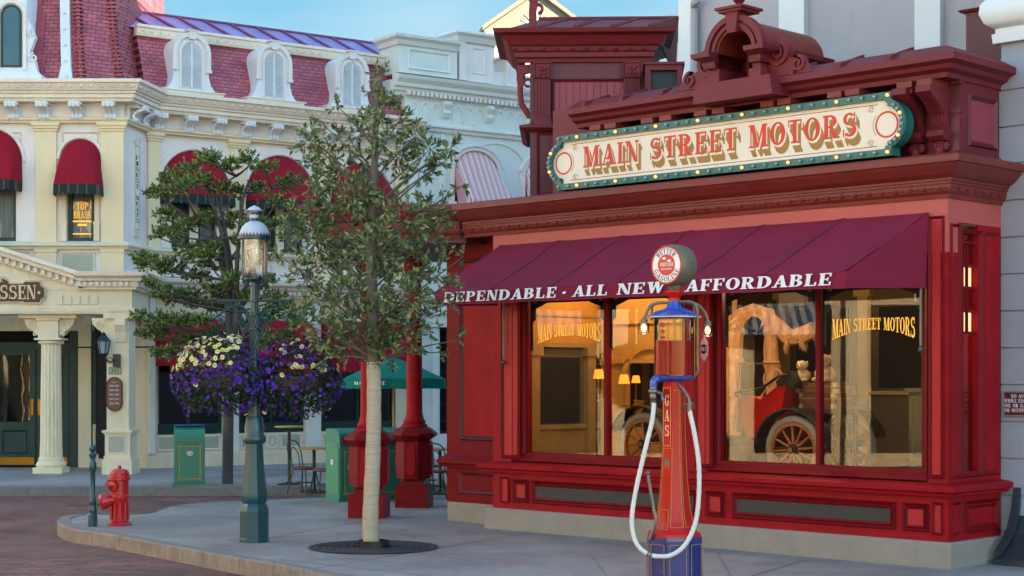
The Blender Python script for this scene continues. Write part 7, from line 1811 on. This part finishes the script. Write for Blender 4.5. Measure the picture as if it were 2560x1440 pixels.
for px, py, r, dy in cl:
    if rnd.random() < .08: continue
    r *= rnd.uniform(.78, 1.05)
    dy = dy*1.6 + rnd.uniform(-.25,.25); c = TP(px, py, dy); rr_ = r/st_
    zt = CAMZ+(HY-(py+70+abs(px-935)*.45))/st_; zt = max(min(zt, 5.2), 2.2)
    # attach to leader
    k = min(range(len(pts)), key=lambda i: abs(pts[i][2]-zt)); a = pts[k]; mid = tuple((a[j]+c[j])/2 + (0,0,.02)[j] for j in range(3))
    lm.tube(catmull([a, mid, c], 3), [.016,.015,.013,.011,.009,.006,.004], 5)
    clump(lf, c, rr_*(1.12 if py < 500 else 1.22), int((18+r*r*.12)*(.9 if py < 420 else 1.1)*(1 if px < 1085 else .55)), rnd, .088, .030, 1.0, lm, .25)
lm.build('limbs', K['bark'], tr, True); print('leaves', len(lf.v)//4)
lf.build('crown', K['leaf'], tr)
gr = thing('tree_grate', 'round dark iron grate with a raised collar around the young tree', 'tree grate', (tx, dt, 0))
b = MB(); n = 64; R0, R1 = .17, .72
vs = [(R1*cos(2*PI*i/n), R1*sin(2*PI*i/n), .003) for i in range(n)]; b.poly(vs); gp_ = b.build('grate_bed', M('grate bed','#3c3a40',.9,.3,8), gr)
b = MB()
for rr_ in (.25,.33,.41,.49,.57,.65,.71):
    b.arch(0,0,rr_,rr_+.045,0,.006,0,360,48)
b.xf(Matrix.Rotation(R(90),4,'X')); b.v = [(x,y,z+.012) for x,y,z in b.v]; b.build('grate_ring', K['slateD'], gr)
MB().lathe([(.19,0),(.19,.09),(.17,.09),(.17,.0)],0,0,24).build('collar', K['black'], gr)
# --- cloud pruned tree
dt2 = 31.3; s3 = F_PX/dt2; t2x = gx(569, dt2)
t2 = thing('cloud_pruned_tree', 'cloud pruned evergreen with layered leaf pads on the far pavement', 'tree', (t2x, dt2, 0))
def T2(px, py, dy=0): dd = dt2+dy; return ((px-CX)*dd/F_PX - t2x, dy, CAMZ+(HY-py)*dd/F_PX)
pts = catmull([T2(569,1212),T2(570,1100),T2(572,1000),T2(578,900),T2(578,850)], 5); n_ = len(pts)
MB().tube(pts, [.105-.015*i/n_ for i in range(n_)], 10).build('trunk', K['barkg'], t2, True)
lm = MB()
stems = [[(578,860),(570,760),(566,650),(548,560),(520,470),(535,420)],[(580,860),(585,760),(575,650),(560,560),(545,480),(590,440)],[(580,860),(592,780),(592,680),(600,560),(612,480),(640,420)],[(582,850),(605,760),(625,680),(650,560),(680,470)],[(576,850),(560,700),(545,600),(500,560)]]
for i, s_ in enumerate(stems):
    q = catmull([T2(x, y, .25*sin(i*2.1)*(j/5)) for j, (x, y) in enumerate(s_)], 5); n_ = len(q); lm.tube(q, [.065*(1-j/n_*.8) for j in range(n_)], 7)
pads = [(530,395,32),(480,420,26),(575,410,24),(625,400,26),(665,420,24),(715,455,30),(690,500,22),(430,445,38),(400,480,28),(460,470,34),(505,450,30),(550,470,26),(600,480,26),(410,540,26),(440,580,34),(400,585,26),(470,560,26),(640,470,24),(400,660,32),(350,645,22),(365,655,26),(440,665,36),(500,640,34),(540,620,28),(470,620,28),(510,540,26),(600,600,24),(640,560,28),(490,690,26),(530,660,28),(590,690,26),(380,710,20),(400,730,22),(430,740,30),(470,740,30),(500,755,26),(540,720,26),(640,650,26),(660,700,28),(620,740,28),(690,740,24),(350,790,26),(380,800,28),(420,800,30),(460,800,28),(510,800,24),(540,770,22),(400,835,24),(360,835,18),(460,850,30),(500,840,28),(430,880,24),(400,885,20),(540,830,24),(620,810,26),(660,790,28),(700,770,30),(740,800,26),(660,850,26),(710,840,24),(560,740,22),(560,560,22),(590,540,20),(690,560,22),(650,600,22)]
lf = MB()
allst = [q for s_ in stems for q in s_]
for i, (px, py, r) in enumerate(pads):
    dy = rnd.uniform(-.7,.7); c = T2(px, py, dy); a = min(allst, key=lambda q: abs(q[1]-(py+45))+abs(q[0]-px)*.3); a = T2(*a)
    mid = tuple((a[j]+c[j])/2 - (0,0,.06)[j] for j in range(3)); lm.tube(catmull([a, mid, (c[0],c[1],c[2]-.08)], 3), [.028,.026,.022,.019,.016,.013,.01], 5)
    for kx in range(3):
        cc = (c[0]+rnd.uniform(-.5,.5)*r/s3, c[1]+rnd.uniform(-.15,.15), c[2]+rnd.uniform(-.04,.04)); clump(lf, cc, r/s3*.95, int(55+r*r*.13), rnd, .075, .036, .55, None, .7)
lm.build('limbs', K['barkg'], t2, True); lf.build('crown', K['leaf2'], t2); print('leaves2', len(lf.v)//4)
# --- hanging flower baskets
K['petp'] = M_leaf('purple petunia petals', ['#34157a','#4f2299','#6a38b8','#3a1180'], .6, .25); K['pety'] = M_leaf('pale yellow petunia petals', ['#d8d48c','#e6e2b4','#cfc770'], .6, .25)
K['leafb'] = M_leaf('petunia leaves', ['#16240f','#24391a','#34502a'], .5, .2); K['petc'] = M('petunia yellow throat', '#a8922c', .6)
def basket(px, py, rx, rz_, d, lbl, seed, yfr, ysd):
    rn = random.Random(seed); s_ = F_PX/d; X, Y, Z = P3(px, py, d); ax, az = rx/s_, rz_/s_
    t = thing('flower_basket', lbl, 'flower basket', (X, Y, Z), 0, 'hanging flower baskets on the street lamp')
    lf = MB(); pp = MB(); pyel = MB(); pc = MB()
    for _ in range(2600):
        v = Vector((rn.gauss(0,1), rn.gauss(0,1), rn.gauss(0,1))).normalized(); k = rn.uniform(.55,1.0)*(1+.1*sin(v.x*7+seed)*cos(v.z*5)); q = Vector((v.x*ax*k, v.y*ax*.9*k, v.z*az*k - (.06 if abs(v.x) > .6 else 0)))
        leaf(lf, q, v+Vector((rn.uniform(-1,1),rn.uniform(-1,1),rn.uniform(-1,.6))), .055, .028, rn)
    def flower(mb, q, v, r):
        v = v.normalized(); s = v.orthogonal().normalized(); u = v.cross(s); n = 7; k = len(mb.v); mb.v.append(tuple(q - v*r*.3))
        for i in range(n): a = 2*PI*i/n + rn.random()*.2; rr = r*rn.uniform(.85,1.12); mb.v.append(tuple(q + (s*cos(a)+u*sin(a))*rr + v*r*.12))
        for i in range(n): mb.f.append((k, k+1+i, k+1+(i+1) % n))
    for _ in range(760):
        v = Vector((rn.gauss(0,1), rn.gauss(0,1), rn.gauss(0,1))).normalized()
        if v.z < -.35 and rn.random() < .5: continue
        k = rn.uniform(.92,1.07)*(1+.1*sin(v.x*7+seed)*cos(v.z*5)); q = Vector((v.x*ax*k, v.y*ax*.9*k, v.z*az*k - (.06 if abs(v.x) > .6 else 0))); dv = v+Vector((rn.uniform(-.5,.5),rn.uniform(-.5,.5)-.2,rn.uniform(-.3,.5)))
        isy = v.z > .25 and (v.x*ysd > -.35) and rn.random() < yfr or rn.random() < .03
        if isy: flower(pyel, q*1.02, dv, .032); flower(pc, q*1.02+dv.normalized()*.002, dv, .009)
        else: flower(pp, q, dv, .0235)
    lf.build('foliage', K['leafb'], t); pp.build('purple_blossoms', K['petp'], t); pyel.build('yellow_blossoms', K['pety'], t); pc.build('blossom_throats', K['petc'], t)
    b = MB(); b.lathe([(.04,-az*.5),(ax*.5,-az*.3),(ax*.6,0),(ax*.6,.02),(ax*.3,.0)],0,0,16); b.build('basket_liner', K['barkg'], t, True)
    hx = lx + (-.53 if px < 640 else .53)
    b = MB(); b.tube([(hx-X, 20.3-Y, ZL(790)-Z),(0,0,az*.8),(0,0,0)], .006, 5); b.build('hanging_chain', K['black'], t)
basket(560, 940, 124, 98, 20.3, 'left flower basket with a patch of yellow among purple petunias', 3, .75, -1)
basket(742, 945, 112, 100, 20.3, 'right flower basket, mostly purple petunias over dark leaves', 8, .22, 1)
